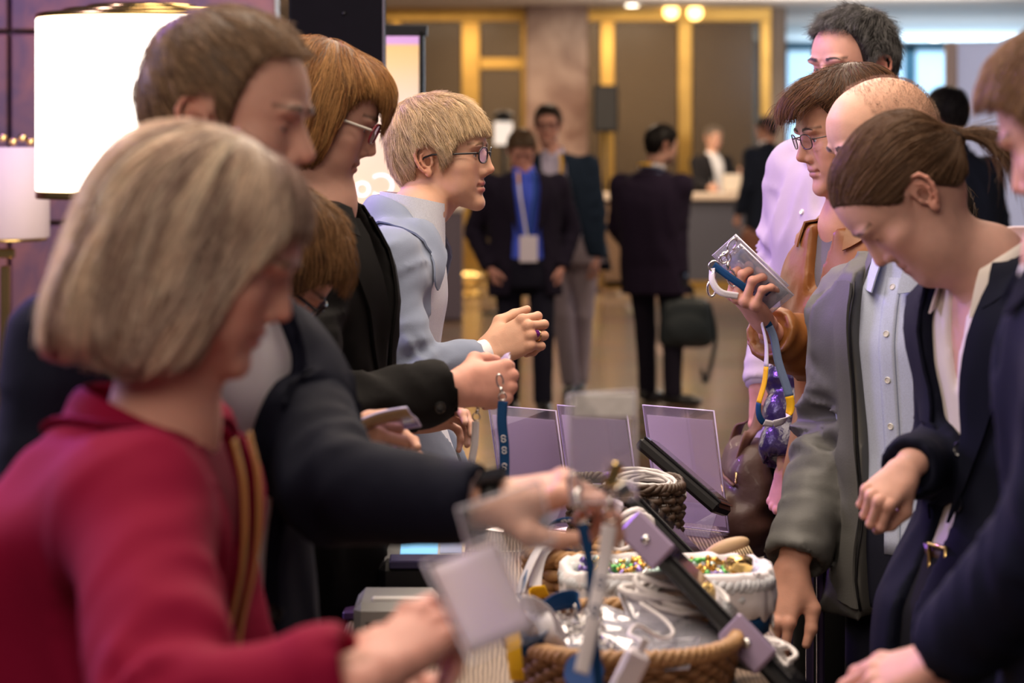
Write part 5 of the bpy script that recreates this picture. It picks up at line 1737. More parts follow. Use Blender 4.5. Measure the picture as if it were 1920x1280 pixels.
def wallet_heap():
    labs = ['clear badge wallet with bright glare on the heap in the front basket', 'clear wallet with a white card leaning at the back of the front basket', 'clear wallet lying under the white lanyard in the front basket',
            'clear wallet at the right end of the front basket', 'clear wallet standing up in the middle of the front basket', 'half buried clear wallet at the left of the front heap', 'clear wallet lying flat at the near edge of the front heap']
    spec = [(.170, 3.28, .098, .15, .10, .5), (.205, 3.40, .112, .30, .1, .2), (.115, 3.27, .094, .12, -.15, .9), (.255, 3.34, .094, .1, .22, -.4), (.155, 3.36, .108, .25, -.12, 1.2), (.085, 3.38, .092, .2, .2, .3), (.20, 3.24, .092, .12, -.1, -.2)]
    for (x, y, z, a, b, c_), lab in zip(spec, labs):
        wallet('badge_wallet', (x, y, TZ + z), rotm(a, b, c_), .088, .125, lab=lab, group='clear wallets in the front basket', card=CARD if z > .097 else None)
    # clips glinting on the heap
    for i in range(26):
        x = .055 + .07 * RNG.random() + (.04 if i > 18 else 0); y = 3.24 + .14 * RNG.random(); z = TZ + .105 + .022 * RNG.random()
        root = empty('badge_clip', (x, y, z), 'small silver badge clip in the glittering pile on the front basket', 'clip', 'silver clips on the front basket')
        d = RNG.normal(size=3); clip(root, (x, y, z), d, .72, RNG.normal(size=3))
wallet_heap()

# --- sweets in the cloth lined basket
def sweets():
    cols = [((.75, .50, .12), .25, 1.0, 'gold foil'), ((.10, .38, .10), .3, .6, 'green foil'), ((.70, .74, .72), .25, .7, 'silver'), ((.60, .34, .08), .3, .9, 'copper'), ((.45, .62, .58), .3, .5, 'pale green'), ((.25, .18, .5), .3, .6, 'violet')]
    protos = []
    for k, (c, r, mt, nm) in enumerate(cols):
        g = Grid((-.016, -.016, -.016), (.016, .016, .016), .0016)
        g.ell((0, 0, 0), (.009, .0065, .0055), 0)
        g.cone((.006, 0, 0), (.013, 0, 0), .002, .005, .002); g.cone((-.006, 0, 0), (-.013, 0, 0), .002, .005, .002)
        g.band(lambda p: .0022 * (vnoise(p, 260, k) - .5))
        V, F = g.mesh()
        me = mesh_obj('wrapped_sweet', V, F, simple('foil_' + nm.replace(' ', '_'), c, r, mt, var=.2, vscale=90))
        protos.append((me, nm))
    n = 0
    for i in range(90):
        a, rr = RNG.random() * 6.283, math.sqrt(RNG.random())
        x = BC[0] + np.clip(math.cos(a) * rr * 1.25, -1, 1) * .120; y = BC[1] + np.clip(math.sin(a) * rr * 1.25, -1, 1) * .066
        z = TZ + .106 + .016 * RNG.random()
        pr, nm = protos[i % 6]
        o = pr if i < 6 else pr.copy()
        if i >= 6: COL.objects.link(o)
        o.location = (x, y, z); o.rotation_euler = (RNG.random() * .8, RNG.random() * .8, RNG.random() * 6.28)
        s = RNG.uniform(.75, 1.1); o.scale = (s, s, s)
        tag(o, nm + ' wrapped sweet in the cloth lined basket', 'sweet', 'wrapped sweets in ' + nm)
    q = P(1385, 1060, 3.72)
    g = Grid(q - .05, q + .05, .003)
    g.ell(q, (.024, .018, .016), 0); g.band(lambda p: .010 * (vnoise(p, 70, 3) - .5))
    V, F = g.mesh()
    o = mesh_obj('chocolate', V, F, simple('crumpled_gold_foil', (.85, .60, .22), .22, 1.0, var=.1), None, False)
    tag(o, 'large crumpled gold foil chocolate at the right end of the sweets', 'chocolate')
sweets()

# --- sign holders
PAPER_L = paper('lavender_paper', (.96, .89, 1.0), .35)
ACR = clear('acrylic', (.95, .93, 1.0), .12, .02, .05, (.7, .65, .85))
def sign_holders():
    labs = ['clear slanted sign holder with lavender sheet nearest the woman in pale blue', 'middle of the three sign holders, partly behind a held clear wallet', 'sign holder with lavender sheet by the brown leather bag']
    for i, (px, py, lab) in enumerate(((915, 757, labs[0]), (1045, 757, labs[1]), (1205, 768, labs[2]))):
        Y = 4.86
        tl = P(px, py, Y)
        wd = np.array([.78, -.62, 0]); wd /= np.linalg.norm(wd)
        W, H = .170, .252
        nrm = np.array([.62, .78, 0])            # side the sheet faces
        lean = -nrm * .22 + np.array([0, 0, .975]); lean /= np.linalg.norm(lean)
        bl = tl - lean * H
        bl = bl + np.array([0, 0, TZ + .004 - bl[2]]) * 1.0
        L = lean * H
        root = empty('sign_holder', bl + wd * W / 2, lab, 'sign holder', 'acrylic sign holders')
        def quad(o, a, b, t, name, mat, sm=False):
            mb = MB(); n_ = np.cross(a, b); n_ /= np.linalg.norm(n_)
            V = [o, o + a, o + a + b, o + b]; V = V + [v + n_ * t for v in V]
            mb.add(V, [(3,2,1,0), (4,5,6,7), (0,1,5,4), (1,2,6,5), (2,3,7,6), (3,0,4,7)])
            return mb.build(name, mat, root, sm)
        n_ = np.cross(wd, lean); n_ /= np.linalg.norm(n_)
        quad(bl, wd * W, L, .002, 'front_sheet', ACR); quad(bl - n_ * .005, wd * W, L, .002, 'back_sheet', ACR)
        quad(bl + wd * .006 + lean * .010 - n_ * .002, wd * (W - .012), lean * (H - .030), .0006, 'paper', PAPER_L)
        # thicker edges catch the light
        ed = MB()
        c4 = [bl - n_ * .0015, bl + wd * W - n_ * .0015, bl + wd * W + L - n_ * .0015, bl + L - n_ * .0015]
        ed.tube(c4, .0022, 5, False, closed=True)
        ed.build('edge', simple('acrylic_edge', (.62, .52, .85), .1, spec=1.0), root)
        fd = -nrm
        quad(bl - np.array([0, 0, .002]), wd * W, fd * .070, .003, 'foot', ACR)
        quad(bl + fd * .070 - np.array([0, 0, .002]), wd * W, lean * .05 + np.array([0, 0, .01]) - fd * .05, .003, 'brace', ACR)
sign_holders()

# --- tablets on their stands
def tablet(px0, py0, Y0, px1, py1, Y1, lab, W=.20, th=.020, clamps=False, screw_y=0):
    a, b = P(px0, py0, Y0), P(px1, py1, Y1)     # upper and lower end of the near edge
    u = b - a; L = np.linalg.norm(u); u /= L
    wd = np.array([0.12, 1.0, -0.10]); wd -= u * (wd @ u); wd /= np.linalg.norm(wd)
    nr = np.cross(wd, u); nr /= np.linalg.norm(nr)
    if nr[2] < 0: nr = -nr
    R = np.stack([u, wd, nr], 1)
    c = (a + b) / 2 + wd * W / 2
    base = np.array([c[0] - .03, c[1], TZ])
    root = empty('tablet', base, lab, 'tablet', 'tablets on stands')
    MB().box(c - nr * th * .5, (L, W, th), R, .006).build('enclosure', M['black_plastic'], root, False)
    MB().box(c + nr * .0022, (L * .97, W * .94, .005), R, .002).build('bezel', M['black_gloss'], root, False)
    scr = MB().box(c + nr * .0052, (L * .84, W * .80, .0012), R, .0004).build('screen', simple('dark_screen', (.012, .012, .018), .06, spec=.8), root, False)
    # stand: neck, hinge and foot
    q = c - nr * th; foot = np.array([q[0] - .05, q[1], TZ])
    MB().tube(bez([q, q - nr * .05 + u * .01, foot + np.array([0, 0, .03]), foot + np.array([0, 0, .008])], 20), [.016] * 20, 12).build('stand_arm', M['black_plastic'], root)
    MB().box(foot + np.array([0, 0, .006]), (.15, .13, .012), None, .004).build('stand_foot', M['black_plastic'], root, False)
    MB().lathe([(.016, -.02), (.016, .02)], q - nr * .022, 20, axis=np.stack([u, nr, wd], 1)).build('hinge', M['silver'], root)
    if clamps:
        cl = simple('lavender_bracket', (.32, .25, .38), .35, .3)
        for s in (-.42, .20):
            cc = c + u * (L * s) - wd * (W / 2)
            MB().box(cc - nr * .004, (.075, .010, .046), R, .004).build('bracket', cl, root, False)
            MB().lathe([(.0065, 0), (.0065, .0025), (.003, .003)], cc - wd * .005 - nr * .004, 18, axis=np.stack([u, nr, -wd], 1)).build('screw', M['silver'], root)
    return root
tablet(1203, 818, 4.52, 1352, 946, 4.46, 'black tablet on a stand, farthest of the three, before the right sign holder', .15, .023)
tablet(1186, 926, 4.16, 1318, 1062, 4.10, 'black tablet on a stand, middle of the three, above the sweets', .15, .023)
tablet(1192, 984, 3.40, 1500, 1300, 3.27, 'large black tablet in front with lavender corner brackets', .18, .020, True)

# --- printers, pad and cables on the staff side
def printers():
    Y = 4.05
    c = np.array([(790 - 960) / FPX * Y, Y, TZ])
    root = empty('label_printer', c, 'black label printer with a blue lit display on the table', 'printer')
    w, d, h = .135, .18, .105
    MB().box(c + np.array([0, 0, h * .42]), (w, d, h * .84), None, .012).build('body', M['black_plastic'], root, False)
    Rm = Matrix.Rotation(.45, 3, 'X')
    top = MB().box(c + np.array([0, .005, h * .84]), (w, d * .92, .036), Rm, .008).build('lid', simple('dark_grey_lid', (.025, .026, .034), .4), root, False)
    tp = c + np.array([0, .005, h * .84]) + np.array(Rm @ Vector((.018, -.005, .0187)))
    MB().box(tp, (.100, .052, .002), Rm, .0005).build('display', simple('display_frame', (.10, .11, .16), .2), root, False)
    MB().box(tp + np.array(Rm @ Vector((-.021, 0, .0014))), (.062, .046, .001), Rm).build('lit_screen', emission('cyan_screen', (.16, .48, .80), .8), root, False)
    MB().box(tp + np.array(Rm @ Vector((.032, 0, .0014))), (.036, .040, .001), Rm).build('key_field', emission('grey_keys', (.22, .26, .42), .5), root, False)
    MB().box(c + np.array([0, -d / 2 - .001, h * .33]), (w * .74, .004, .012), None).build('paper_slot', M['black_gloss'], root, False)
    MB().box(c + np.array([.01, -d / 2 + .012, h * .86]), (.118, .03, .014), Matrix.Rotation(.25, 3, 'X'), .002).build('front_strip', simple('violet_sheen', (.06, .055, .14), .2), root, False)
    for k, (z, r) in enumerate(((.050, .0045), (.026, .003))):
        MB().tube(bez([c + np.array([-w/2, -.02, z]), c + np.array([-w/2 - .05, -.03, z + .012]), c + np.array([-w/2 - .11, -.05, .02]), c + np.array([-w/2 - .16, -.03, .006])], 30), r, 8).build('cable', simple('black_cable', (.03, .025, .06), .35), root)
    # second, pale grey printer nearer the camera
    Y = 3.82
    c = np.array([(745 - 960) / FPX * Y, Y, TZ])
    r2 = empty('card_printer', c, 'pale grey card printer in front of the black label printer', 'printer')
    gm = simple('pale_grey_plastic', (.34, .34, .33), .4)
    MB().box(c + np.array([0, 0, .032]), (.13, .15, .064), None, .012).build('body', gm, r2, False)
    MB().box(c + np.array([.012, -.05, .066]), (.10, .012, .010), None, .003).build('white_bar', simple('white_bar', (.85, .84, .82), .3), r2, False)
    MB().box(c + np.array([0, -.0755, .03]), (.09, .004, .010)).build('slot', M['black_gloss'], r2, False)
    # purple pad beside them
    c = np.array([(683 - 960) / FPX * 3.98, 3.98, TZ + .008])
    o = MB().box(c, (.066, .09, .014), None, .003).build('writing_pad', simple('violet_pad', (.14, .07, .24), .3), None, False)
    tag(o, 'small violet pad lying on the wood left of the printers', 'pad')
    # blue roll and stand foot at the near edge
    q = P(1095, 1262, 3.04)
    root = empty('ribbon_roll', (q[0], q[1], TZ), 'blue roll of ribbon at the near edge under the hanging lanyards', 'roll')
    MB().lathe([(.010, -.017), (.025, -.017), (.025, .017), (.010, .017)], q, 36, axis=np.array(Matrix.Rotation(1.2, 3, 'X'))).build('roll', simple('blue_roll', (.03, .12, .42), .5), root, True, angle=40)
    MB().box((q[0], q[1], (TZ + q[2]) / 2 - .01), (.03, .03, q[2] - TZ - .015)).build('stand', M['black_plastic'], root, False)
printers()

def brush():
    q = P(1362, 1028, 3.95)
    root = empty('hair_brush', (q[0] - .03, q[1], TZ), 'pale wooden brush standing behind the cloth lined basket', 'brush')
    Rm = np.array(Matrix.Rotation(-.35, 3, 'Y'))
    MB().tube([np.array([q[0] - .03, q[1], TZ]), q + np.array([-.022, 0, -.006])], [.008, .010], 10).build('stick', simple('pale_wood_stick', (.46, .30, .16), .5), root)
    g = Grid(q - .07, q + .07, .0025); g.ell(q, (.040, .014, .015), 0, R=Rm.T); 
    V, F = g.mesh(); mesh_obj('handle', V, F, simple('pale_wood', (.50, .33, .18), .5, var=.15, vscale=30), root)
    mb = MB()
    for i in range(12):
        p = q + Rm @ np.array([-.012 + i * .0042, -.013, -.006]); mb.tube([p, p + Rm @ np.array([.004, -.006, -.022])], .0011, 4)
    mb.build('bristles', simple('cream_bristles', (.75, .58, .36), .5), root)
brush()
# ------------------------------------------------------------------ people: shared pieces
NOSE = (0, .1125, .0835); EAR_L = (-.0705, -.012, .104); EAR_R = (.0705, -.012, .104); SKC = (0, 0, .115)
HL_MAN = [(.14, .188), (.092, .188), (.078, .182), (.062, .165), (.050, .140), (.034, .118), (.026, .095), (.014, .092), (.007, .150), (-.026, .148), (-.038, .092), (-.05, .060), (-.07, .038), (-.14, .035)]

def human(label, head, fig, tone=(.60, .35, .25), hk=None, neck_r=(.056, .054, .056, .062), res=.002, eyes=True, iris=(.16, .2, .22), brow=None):
    """head: dict(at, px, ang, pitch, roll, hs); fig: dict(ang, hip, neck, ...)"""
    hip = P(*fig['hip']); neck = P(*fig['neck'])
    root = empty('person', (hip[0], hip[1], 0), label, 'person')
    Mt = frame(P(*head['px']), head['ang'], head.get('pitch', 0), head.get('roll', 0), head.get('hs', 1.0), head.get('at', SKC))
    F_ = Fig(fig['ang'], hip, neck, fig.get('sex', 'm'), fig.get('w', 1.0), fig.get('d', 1.0), fig.get('bow', .03), fig.get('sh'), fig.get('sc', 1.0))
    F_.root = root
    kw = dict(tone=tone, res=res); kw.update(hk or {})
    up = (neck - xf(Mt, (0, -.03, .02)))
    nd = neck + F_.f * .012
    pt = np.clip(head.get('pitch', 0), 0, 45)
    g, V, Fc, c, ey = build_head(Mt, [xf(Mt, (0, -.024 + pt * .0009, .062)), xf(Mt, (0, -.030 + pt * .0013, .026)), nd, neck - F_.f * .01 - np.array([0, 0, .11])], list(neck_r), **kw)
    if eyes:
        for e in ey: add_eye(Mt, e, (0, 1, -.15), root, iris)
    if brow is not None: brow_hair(Mt, root, brow, 110, skg=g)
    return root, F_, Mt, g, (xf(Mt, V), Fc, c)

def short_hair(Mt, root, col, HL=HL_MAN, thick=.010, top=.010, front=.3, n=7000, L=(.018, .050), rad=.00032, crown=(0, -.06, .23), res=.003, tip=None, streak=None, down=.15, fwd=.2, lift=.010, wob=.35, extra=None, shellcol=.35, nape=.6, var=.25, clump=.5, fdown=.5, prof=None, wmul=1.0, seed=1, soft=.012, nseg=7):
    hg = hair_grid(prof, wmul, res=res, thick=lambda X, Y, Z: .003 + thick * np.clip((Z - .04) / .09, 1 - nape, 1) * (1 - (1 - front) * np.clip((Y - .03) / .06, 0, 1)))
    hg.ell((0, -.012, .165 + top), (.070, .086, .062), .02)
    if extra: extra(hg)
    gg = clone(hg)
    hairline_cut(hg, HL)
    cr = np.array(crown)
    def comb(p):
        d = p - cr; d /= np.linalg.norm(d, axis=1)[:, None] + 1e-9
        fr = np.clip((p[:, 1]) / .07, 0, 1)
        d[:, 2] -= down + fdown * fr; d[:, 1] += fwd * (1 - fr)
        return d
    return hair_mesh('hair', Mt, root, hg, comb, n, L, col, rad, nseg, (-.003, .004), lift, wob, 70, var, tip, streak=streak, seed=seed, shellcol=shellcol, gg=gg, trim=line_trim([(y, z - .004) for y, z in HL], soft), clump=clump)

SHIRT_W = cloth('white_shirt', (.74, .72, .76), .8, .04, .25)
NAVY_SUIT = cloth('navy_suit', (.0065, .0080, .019), .8, .15, .4, .0, 14, 700)
BLACK_SUIT = cloth('black_suit', (.0065, .006, .006), .8, .15, .4, .0, 14, 700)
SHOES = simple('black_shoes', (.010, .010, .012), .3)
# ------------------------------------------------------------------ blonde woman in the crimson blazer, nearest on the left
def woman_crimson():
    Y = 2.50; tone = (.62, .33, .26)
    root, F_, Mt, g, hm = human('nearest blonde bobbed woman in a crimson blazer looking down at a white card', dict(px=(546, 594, Y), at=NOSE, ang=-4, pitch=22, hs=.96),
        dict(ang=-8, hip=(225, 1500, Y + .05), neck=(285, 800, Y + .03), sex='f', w=1.06, d=1.10, bow=.05), tone=tone, hk=dict(lid=.85, lip=(.52, .14, .16), cheek=.5, res=.0025))
    wrist = P(704, 1256, 2.09)
    F_.arm('R', P(330, 1370, 2.10), P(672, 1268, 2.08), shoulder=P(250, 960, 2.33))
    F_.arm('L', P(430, 1390, 2.62), P(700, 1330, 2.42))
    hf = hand_frame(wrist, P(835, 1140, 2.17) - wrist, (-.35, -.80, .45))
    h1 = hand_mesh(hf, dict(index=(18, 28, 20, 2), middle=(40, 52, 30, 0), ring=(50, 66, 35, -3), pinky=(55, 70, 35, -7), thumb=((.7, .72, -.30), (.2, .95, -.35), (.05, 1, -.3))), -1, .88, tone=(.66, .33, .27), thin=.95, res=.0022)
    w2 = P(712, 1320, 2.42)
    h2 = hand_mesh(hand_frame(w2, P(860, 1250, 2.3) - w2, (.1, .5, .8)), None, 1, .95, tone=(.66, .33, .27), res=.003)
    F_.body([hm], [h1[:3], h2[:3]])
    brow_hair(Mt, root, (.25, .15, .08), 90, skg=g)
    # bob
    hg = hair_grid(res=.0035, thick=lambda X, Y, Z: (.012 + .012 * np.clip((.14 - Z) / .1, 0, 1)) * (1 - .85 * np.clip((Y - .04) / .05, 0, 1)), lo=(-.14, -.19, -.12), hi=(.14, .15, .28))
    hg.ell((0, -.040, .132), (.094, .108, .106), .03)
    for s in (1, -1):
        hg.ell((s * .072, -.030, .055), (.030, .072, .085), .03)
    hg.ell((0, -.105, .025), (.074, .036, .085), .04)
    hg.ell((0, .040, .172), (.074, .050, .054), .02)
    HL = [(.16, .165), (.090, .165), (.0756, .136), (.059, .098), (.054, .050), (.046, .000), (.0, -.022), (-.06, -.045), (-.2, -.055)]
    gg = clone(hg); hairline_cut(hg, HL, .008, 1)
    cr = np.array((.0, .0, .30))
    def comb(p):
        d = p - cr; d[:, 2] *= .25; d /= np.linalg.norm(d, axis=1)[:, None] + 1e-9
        d *= np.clip((p[:, 2] - .14) / .07, .0, 1)[:, None]; d[:, 2] -= .9; d[:, 1] -= .22 * np.clip(p[:, 1] / .06, 0, 1)
        return d
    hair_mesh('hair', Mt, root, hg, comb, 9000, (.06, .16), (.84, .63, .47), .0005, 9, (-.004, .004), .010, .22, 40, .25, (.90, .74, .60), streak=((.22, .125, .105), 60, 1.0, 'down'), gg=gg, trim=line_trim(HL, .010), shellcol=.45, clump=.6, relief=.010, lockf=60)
    mj = cloth('crimson_wool', (.235, .004, .034), .8, .06, .35, .0)
    jg, jk = F_.garment('jacket', mj, .018, .010, -.25, .99, (.070, .062, .050), v=[(-.3, .03), (.2, .035), (.6, .055), (.85, .075), (1.0, .065)], folds=.020, flare=.01, seed=6) 
    F_.lapels(jg, mj, [(.3, .038), (.6, .055), (.85, .075), (.95, .07)], [(.3, .003), (.6, .045), (.86, .065), (.95, .04)], parent=jk)
    F_.collar(mj, F_.neck + np.array([-.005, 0, .012]), r0=.066, r1=.098, up=.030, drop=.034, gap=52, parent=jk, g=jg, front_drop=.06)
    F_.garment('blouse', cloth('wine_blouse', (.16, .008, .03), .7), .002, .012, -.05, .97, sides='', folds=.004)
    # lanyard round the neck with its clip
    gold = cloth('golden_brown_ribbon', (.42, .20, .05), .6, .1)
    for k, u in enumerate((.03, -.035)):
        pts = [F_.on(t, u * (1 - .25 * (1 - t)), .014) for t in (.98, .85, .65, .45, .30, .20)]
        o, c, wd = lanyard_piece(root, pts, F_.r, gold, .017, name='lanyard')
    e = F_.on(.18, 0, .025); clip(root, e, (.1, 0, -1), 1.6)
    F_.trousers(cloth('black_trousers', (.012, .012, .014)), shoemat=SHOES)
    # the card and the clear wallet she holds
    cw = wallet('name_card', P(905, 1120, 2.15), np.stack([np.array([.895, .336, .29]), np.array([-.40, .55, .73]), np.array([.09, -.77, .63])], 1), .072, .105,
           lab='white name card tilted in the fingers of the crimson blazer woman', cat='card', card=paper('white_card_stock', (.86, .82, .88), .6, .35), mat=CLEAR_T, sheets=False)
    wallet('badge_wallet', P(950, 985, 2.2), np.stack([np.array([.90, .2, .28]) / np.linalg.norm([.90, .2, .28]), np.array([-.25, -.1, .96]) / np.linalg.norm([-.25, -.1, .96]), np.array([.1, -.98, 0])], 1), .080, .060,
           lab='empty clear wallet with smoky edges just above the white name card', cat='badge wallet', mat=CLEAR_T)
woman_crimson()
# ------------------------------------------------------------------ man in navy reaching over the desk
def man_navy_left():
    tone = (.60, .34, .26)
    root, F_, Mt, g, hm = human('brown haired man in a navy suit reaching right with a black wristwatch', dict(px=(370, 232, 2.9), at=EAR_R, ang=-11, pitch=8, hs=1.02),
        dict(ang=-36, hip=(330, 1230, 3.02), neck=(362, 540, 3.0), sex='m', w=1.0, d=1.0, bow=.03), tone=tone, hk=dict(lid=.85, stubble=.25, sex='m', res=.0022, nose=dict(tip=(0, .107, .083), r=.009), brow=.002, lip=(.48, .20, .17)), brow=(.16, .09, .05))
    wrist = P(915, 938, 2.80)
    F_.arm('L', P(632, 925, 2.87), P(904, 945, 2.80), shoulder=P(548, 742, 3.09))
    F_.hang('R')
    hf = hand_frame(wrist, P(1130, 898, 2.76) - wrist, (-.05, -.30, .95))
    h1 = hand_mesh(hf, dict(index=(20, 40, 30, 5), middle=(38, 48, 30, 2), ring=(48, 55, 32, -2), pinky=(52, 58, 35, -6), thumb=((.62, .72, -.42), (.15, .95, -.30), (-.15, .98, -.12))), 1, 1.04, tone=(.64, .36, .27))
    h2 = hand_mesh(hand_frame(F_.arms['R'][2], (.1, 0, -1), -F_.r * -1), None, -1, 1.04, res=.003)
    F_.body([hm], [h1[:3], h2[:3]])
    short_hair(Mt, root, (.20, .120, .068), HL=[(.14, .210), (.090, .210), (.074, .206), (.058, .196), (.046, .176), (.034, .138), (.024, .095), (.012, .085), (.006, .148), (-.026, .146), (-.036, .092), (-.05, .052), (-.07, .030), (-.14, .03)], thick=.009, top=.014, front=.45, n=7000, L=(.015, .050), rad=.0004, fdown=.1, fwd=.5, tip=(.31, .20, .12), nape=.75)
    jg, jk = F_.garment('jacket', NAVY_SUIT, .018, .010, -.28, .99, (.064, .060, .048), v=[(-.3, .02), (.1, .02), (.5, .055), (.82, .085), (1.0, .07)], folds=.018, seed=3)
    F_.lapels(jg, NAVY_SUIT, [(.15, .022), (.5, .055), (.82, .085), (.95, .078)], [(.15, .003), (.55, .055), (.84, .075), (.95, .045)], parent=jk)
    F_.collar(NAVY_SUIT, F_.neck + np.array([0, 0, .005]), r0=.070, r1=.098, up=.030, drop=.034, gap=52, parent=jk, g=jg, front_drop=.06)
    sg, sh = F_.garment('shirt', SHIRT_W, .003, .010, -.05, 1.0, sides='', folds=.004)
    F_.collar(SHIRT_W, F_.neck + F_.f * .01 + np.array([0, 0, .012]), r0=.064, r1=.076, up=.042, drop=.026, gap=16, parent=sh, front_drop=.035, thick=.003)
    for t in (.15, .05): F_.button(jg, F_.on(t, -.015, .01), M['black_plastic'], .011, jk)
    d = wrist - P(632, 925, 2.90); d /= np.linalg.norm(d)
    MB().tube([wrist - d * .035, wrist - d * .008], [.033, .034], 20).build('cuff', cloth('pale_pink_cuff', (.55, .40, .40)), root)
    # wristwatch
    A = np.array(hf.to_3x3()); c0 = wrist + A[:, 1] * .012
    ring = [c0 + A[:, 0] * math.cos(a) * .0305 + A[:, 2] * math.sin(a) * .0245 for a in np.linspace(0, 2*math.pi, 32, endpoint=False)]
    G = np.stack([np.array(ring) - A[:, 1] * .011, np.array(ring) + A[:, 1] * .011]); G = np.concatenate([G, G[:, :1]], 1)
    wt = MB().grid(G, .004).build('wristwatch', M['black_plastic'], root)
    MB().box(c0 + A[:, 2] * .0285, (.034, .036, .009), A, .004).build('watch_case', M['black_gloss'], wt, False)
    q = h1[3]['chains'][0]; m_ = (q[0] * .55 + q[1] * .45); dv = (q[1] - q[0]) / np.linalg.norm(q[1] - q[0]); b1 = np.cross(dv, A[:, 0]); b1 /= np.linalg.norm(b1); b2 = np.cross(dv, b1)
    G = np.stack([[m_ + dv * o + (b1 * math.cos(a) + b2 * math.sin(a)) * .0108 for a in np.linspace(0, 2*math.pi, 25)] for o in (-.004, .004)])
    MB().grid(G, .002).build('ring', M['silver'], root)
    F_.trousers(NAVY_SUIT, shoemat=SHOES)
    # what he holds: clear wallet, clips and two hanging lanyards
    Rw = np.stack([np.array([.97, .2, .05]), np.array([-.02, 0, 1.0]), np.array([.2, -.97, 0])], 1)
    wr = wallet('badge_wallet', P(1130, 838, 2.72), Rw, .078, .124, lab='clear badge wallet with frosted top raised in the watch wearing man\'s fingers', cat='badge wallet', mat=CLEAR_T, bend=.006)
    MB().box(P(1132, 760, 2.715), (.070, .002, .026), None, .0008).build('frosted_strip', simple('frosted_plastic', (.85, .85, .82), .5, var=.25, vscale=120), wr, False)
    for (p0, pts, mat, lab, w, mk, pm) in (((1145, 905), [(1142, 985, 2.70), (1132, 1060, 2.70), (1112, 1160, 2.69), (1090, 1262, 2.69)], WHITE_R, 'white lanyard hanging from the watch wearing man\'s hand', .017, (.45, .62), PRINT_D),
                              ((1082, 940), [(1092, 985, 2.72), (1106, 1060, 2.72), (1112, 1160, 2.72), (1124, 1290, 2.72)], NAVY, 'navy lanyard hanging beside the white one from the watch wearing man\'s hand', .012, (), None)):
        q = P(*p0, pts[0][2])
        root2 = empty('lanyard', P(*pts[0]), lab, 'lanyard', 'lanyards hanging from the watch hand')
        lanyard_piece(root2, [P(*p) for p in pts], (1, -.35, .1), mat, w, marks=mk, mh=.013, mmat=pm)
        clip(root2, P(*pts[0]) + np.array([0, 0, .004]), q - P(*pts[0]), 1.25)
    q = P(1150, 890, 2.70)
    root3 = empty('badge_clip', q, 'gold and silver badge clip at the fingertips of the watch wearing man', 'clip')
    MB().box(q, (.014, .008, .030), Matrix.Rotation(.5, 3, 'Y'), .003).build('clip_plate', M['gold'], root3, False)
    MB().box(q + np.array([.012, 0, -.016]), (.022, .010, .020), Matrix.Rotation(-.6, 3, 'Y'), .004).build('clip_jaw', M['silver'], root3, False)
man_navy_left()
# ------------------------------------------------------------------ woman with dark glasses bending down between the two
def woman_bending():
    Y = 3.62; tone = (.54, .30, .21)
    root, F_, Mt, g, hm = human('brown haired person with dark glasses bending low behind the navy suited man', dict(px=(592, 582, Y), at=(.062, .095, .118), ang=4, pitch=40, hs=1.0),
        dict(ang=-5, hip=(330, 1060, Y + .08), neck=(440, 655, Y + .02), sex='f', w=.95, d=.95, bow=.09), tone=tone, hk=dict(lid=.7, res=.0025), brow=(.10, .06, .04))
    F_.arm('R', P(520, 900, Y - .16), P(588, 850, Y - .12))
    F_.arm('L', P(470, 900, Y + .30), P(610, 850, Y + .16))
    w = P(594, 847, Y - .12)
    h1 = hand_mesh(hand_frame(w, (.9, 0, .15), (-.1, -.8, .5)), dict(index=(40, 60, 30, 3), middle=(45, 65, 30, 0), ring=(50, 65, 30, -2), pinky=(50, 65, 30, -5)), -1, .95, tone=tone, res=.0025)
    h2 = hand_mesh(hand_frame(P(615, 848, Y + .16), (.9, 0, .1), (0, .8, .5)), None, 1, .95, tone=tone, res=.003)
    F_.body([hm], [h1[:3], h2[:3]])
    add_glasses(Mt, root, simple('black_frame', (.010, .010, .014), .25), w=.024, h=.018, r=.0024, tem_r=.0028)
    short_hair(Mt, root, (.17, .085, .035), thick=.016, top=.016, front=.8, n=6000, L=(.03, .08), rad=.00045, HL=[(.14, .168), (.095, .168), (.075, .150), (.060, .120), (.048, .085), (.03, .06), (0, .04), (-.05, .02), (-.14, .01)], tip=(.26, .14, .06), nape=.3)
    jg, jk = F_.garment('jacket', NAVY_SUIT, .016, .012, -.25, 1.0, (.062, .054, .042), v=[(-.3, .02), (.3, .03), (.8, .07), (1, .065)], folds=.014, seed=8)
    F_.garment('shirt', SHIRT_W, .002, .012, -.05, 1.0, sides='', folds=.003)
    F_.trousers(BLACK_SUIT, shoemat=SHOES)
    # glossy folded sleeve in the hand
    q = P(706, 812, Y - .12)
    u = np.array([.92, -.05, .40]); u /= np.linalg.norm(u); v = np.array([.10, .75, -.55]); v -= u * (v @ u); v /= np.linalg.norm(v)
    r = empty('clear_folder', q, 'glossy clear sleeve with violet reflections held out below the black sleeved arm', 'folder')
    n = 14
    a = np.linspace(-.5, .5, n)[:, None] * np.ones((1, 6)); b = np.ones((n, 1)) * np.linspace(-.5, .5, 6)[None]
    nn = np.cross(u, v)
    G = q + u * (a * .118)[..., None] + v * (b * .075)[..., None] + nn * (.012 * np.cos(a * 3.0) + .006 * np.sin(b * 5))[..., None]
    MB().grid(G, .0016).build('sheet', clear('violet_sheen_plastic', (.75, .72, .9), .35, .08, .15, (.35, .28, .6)), r)
    MB().grid(G[:, :3] - nn * .003, .0008).build('insert', simple('brown_insert', (.30, .19, .10), .35), r)
    MB().tube([G[i, 0] for i in range(n)] + [G[-1, j] for j in range(1, 6)] + [G[i, -1] for i in range(n-2, -1, -1)], .0018, 6, False).build('edge', simple('bright_edge', (.62, .58, .85), .15), r)
woman_bending()
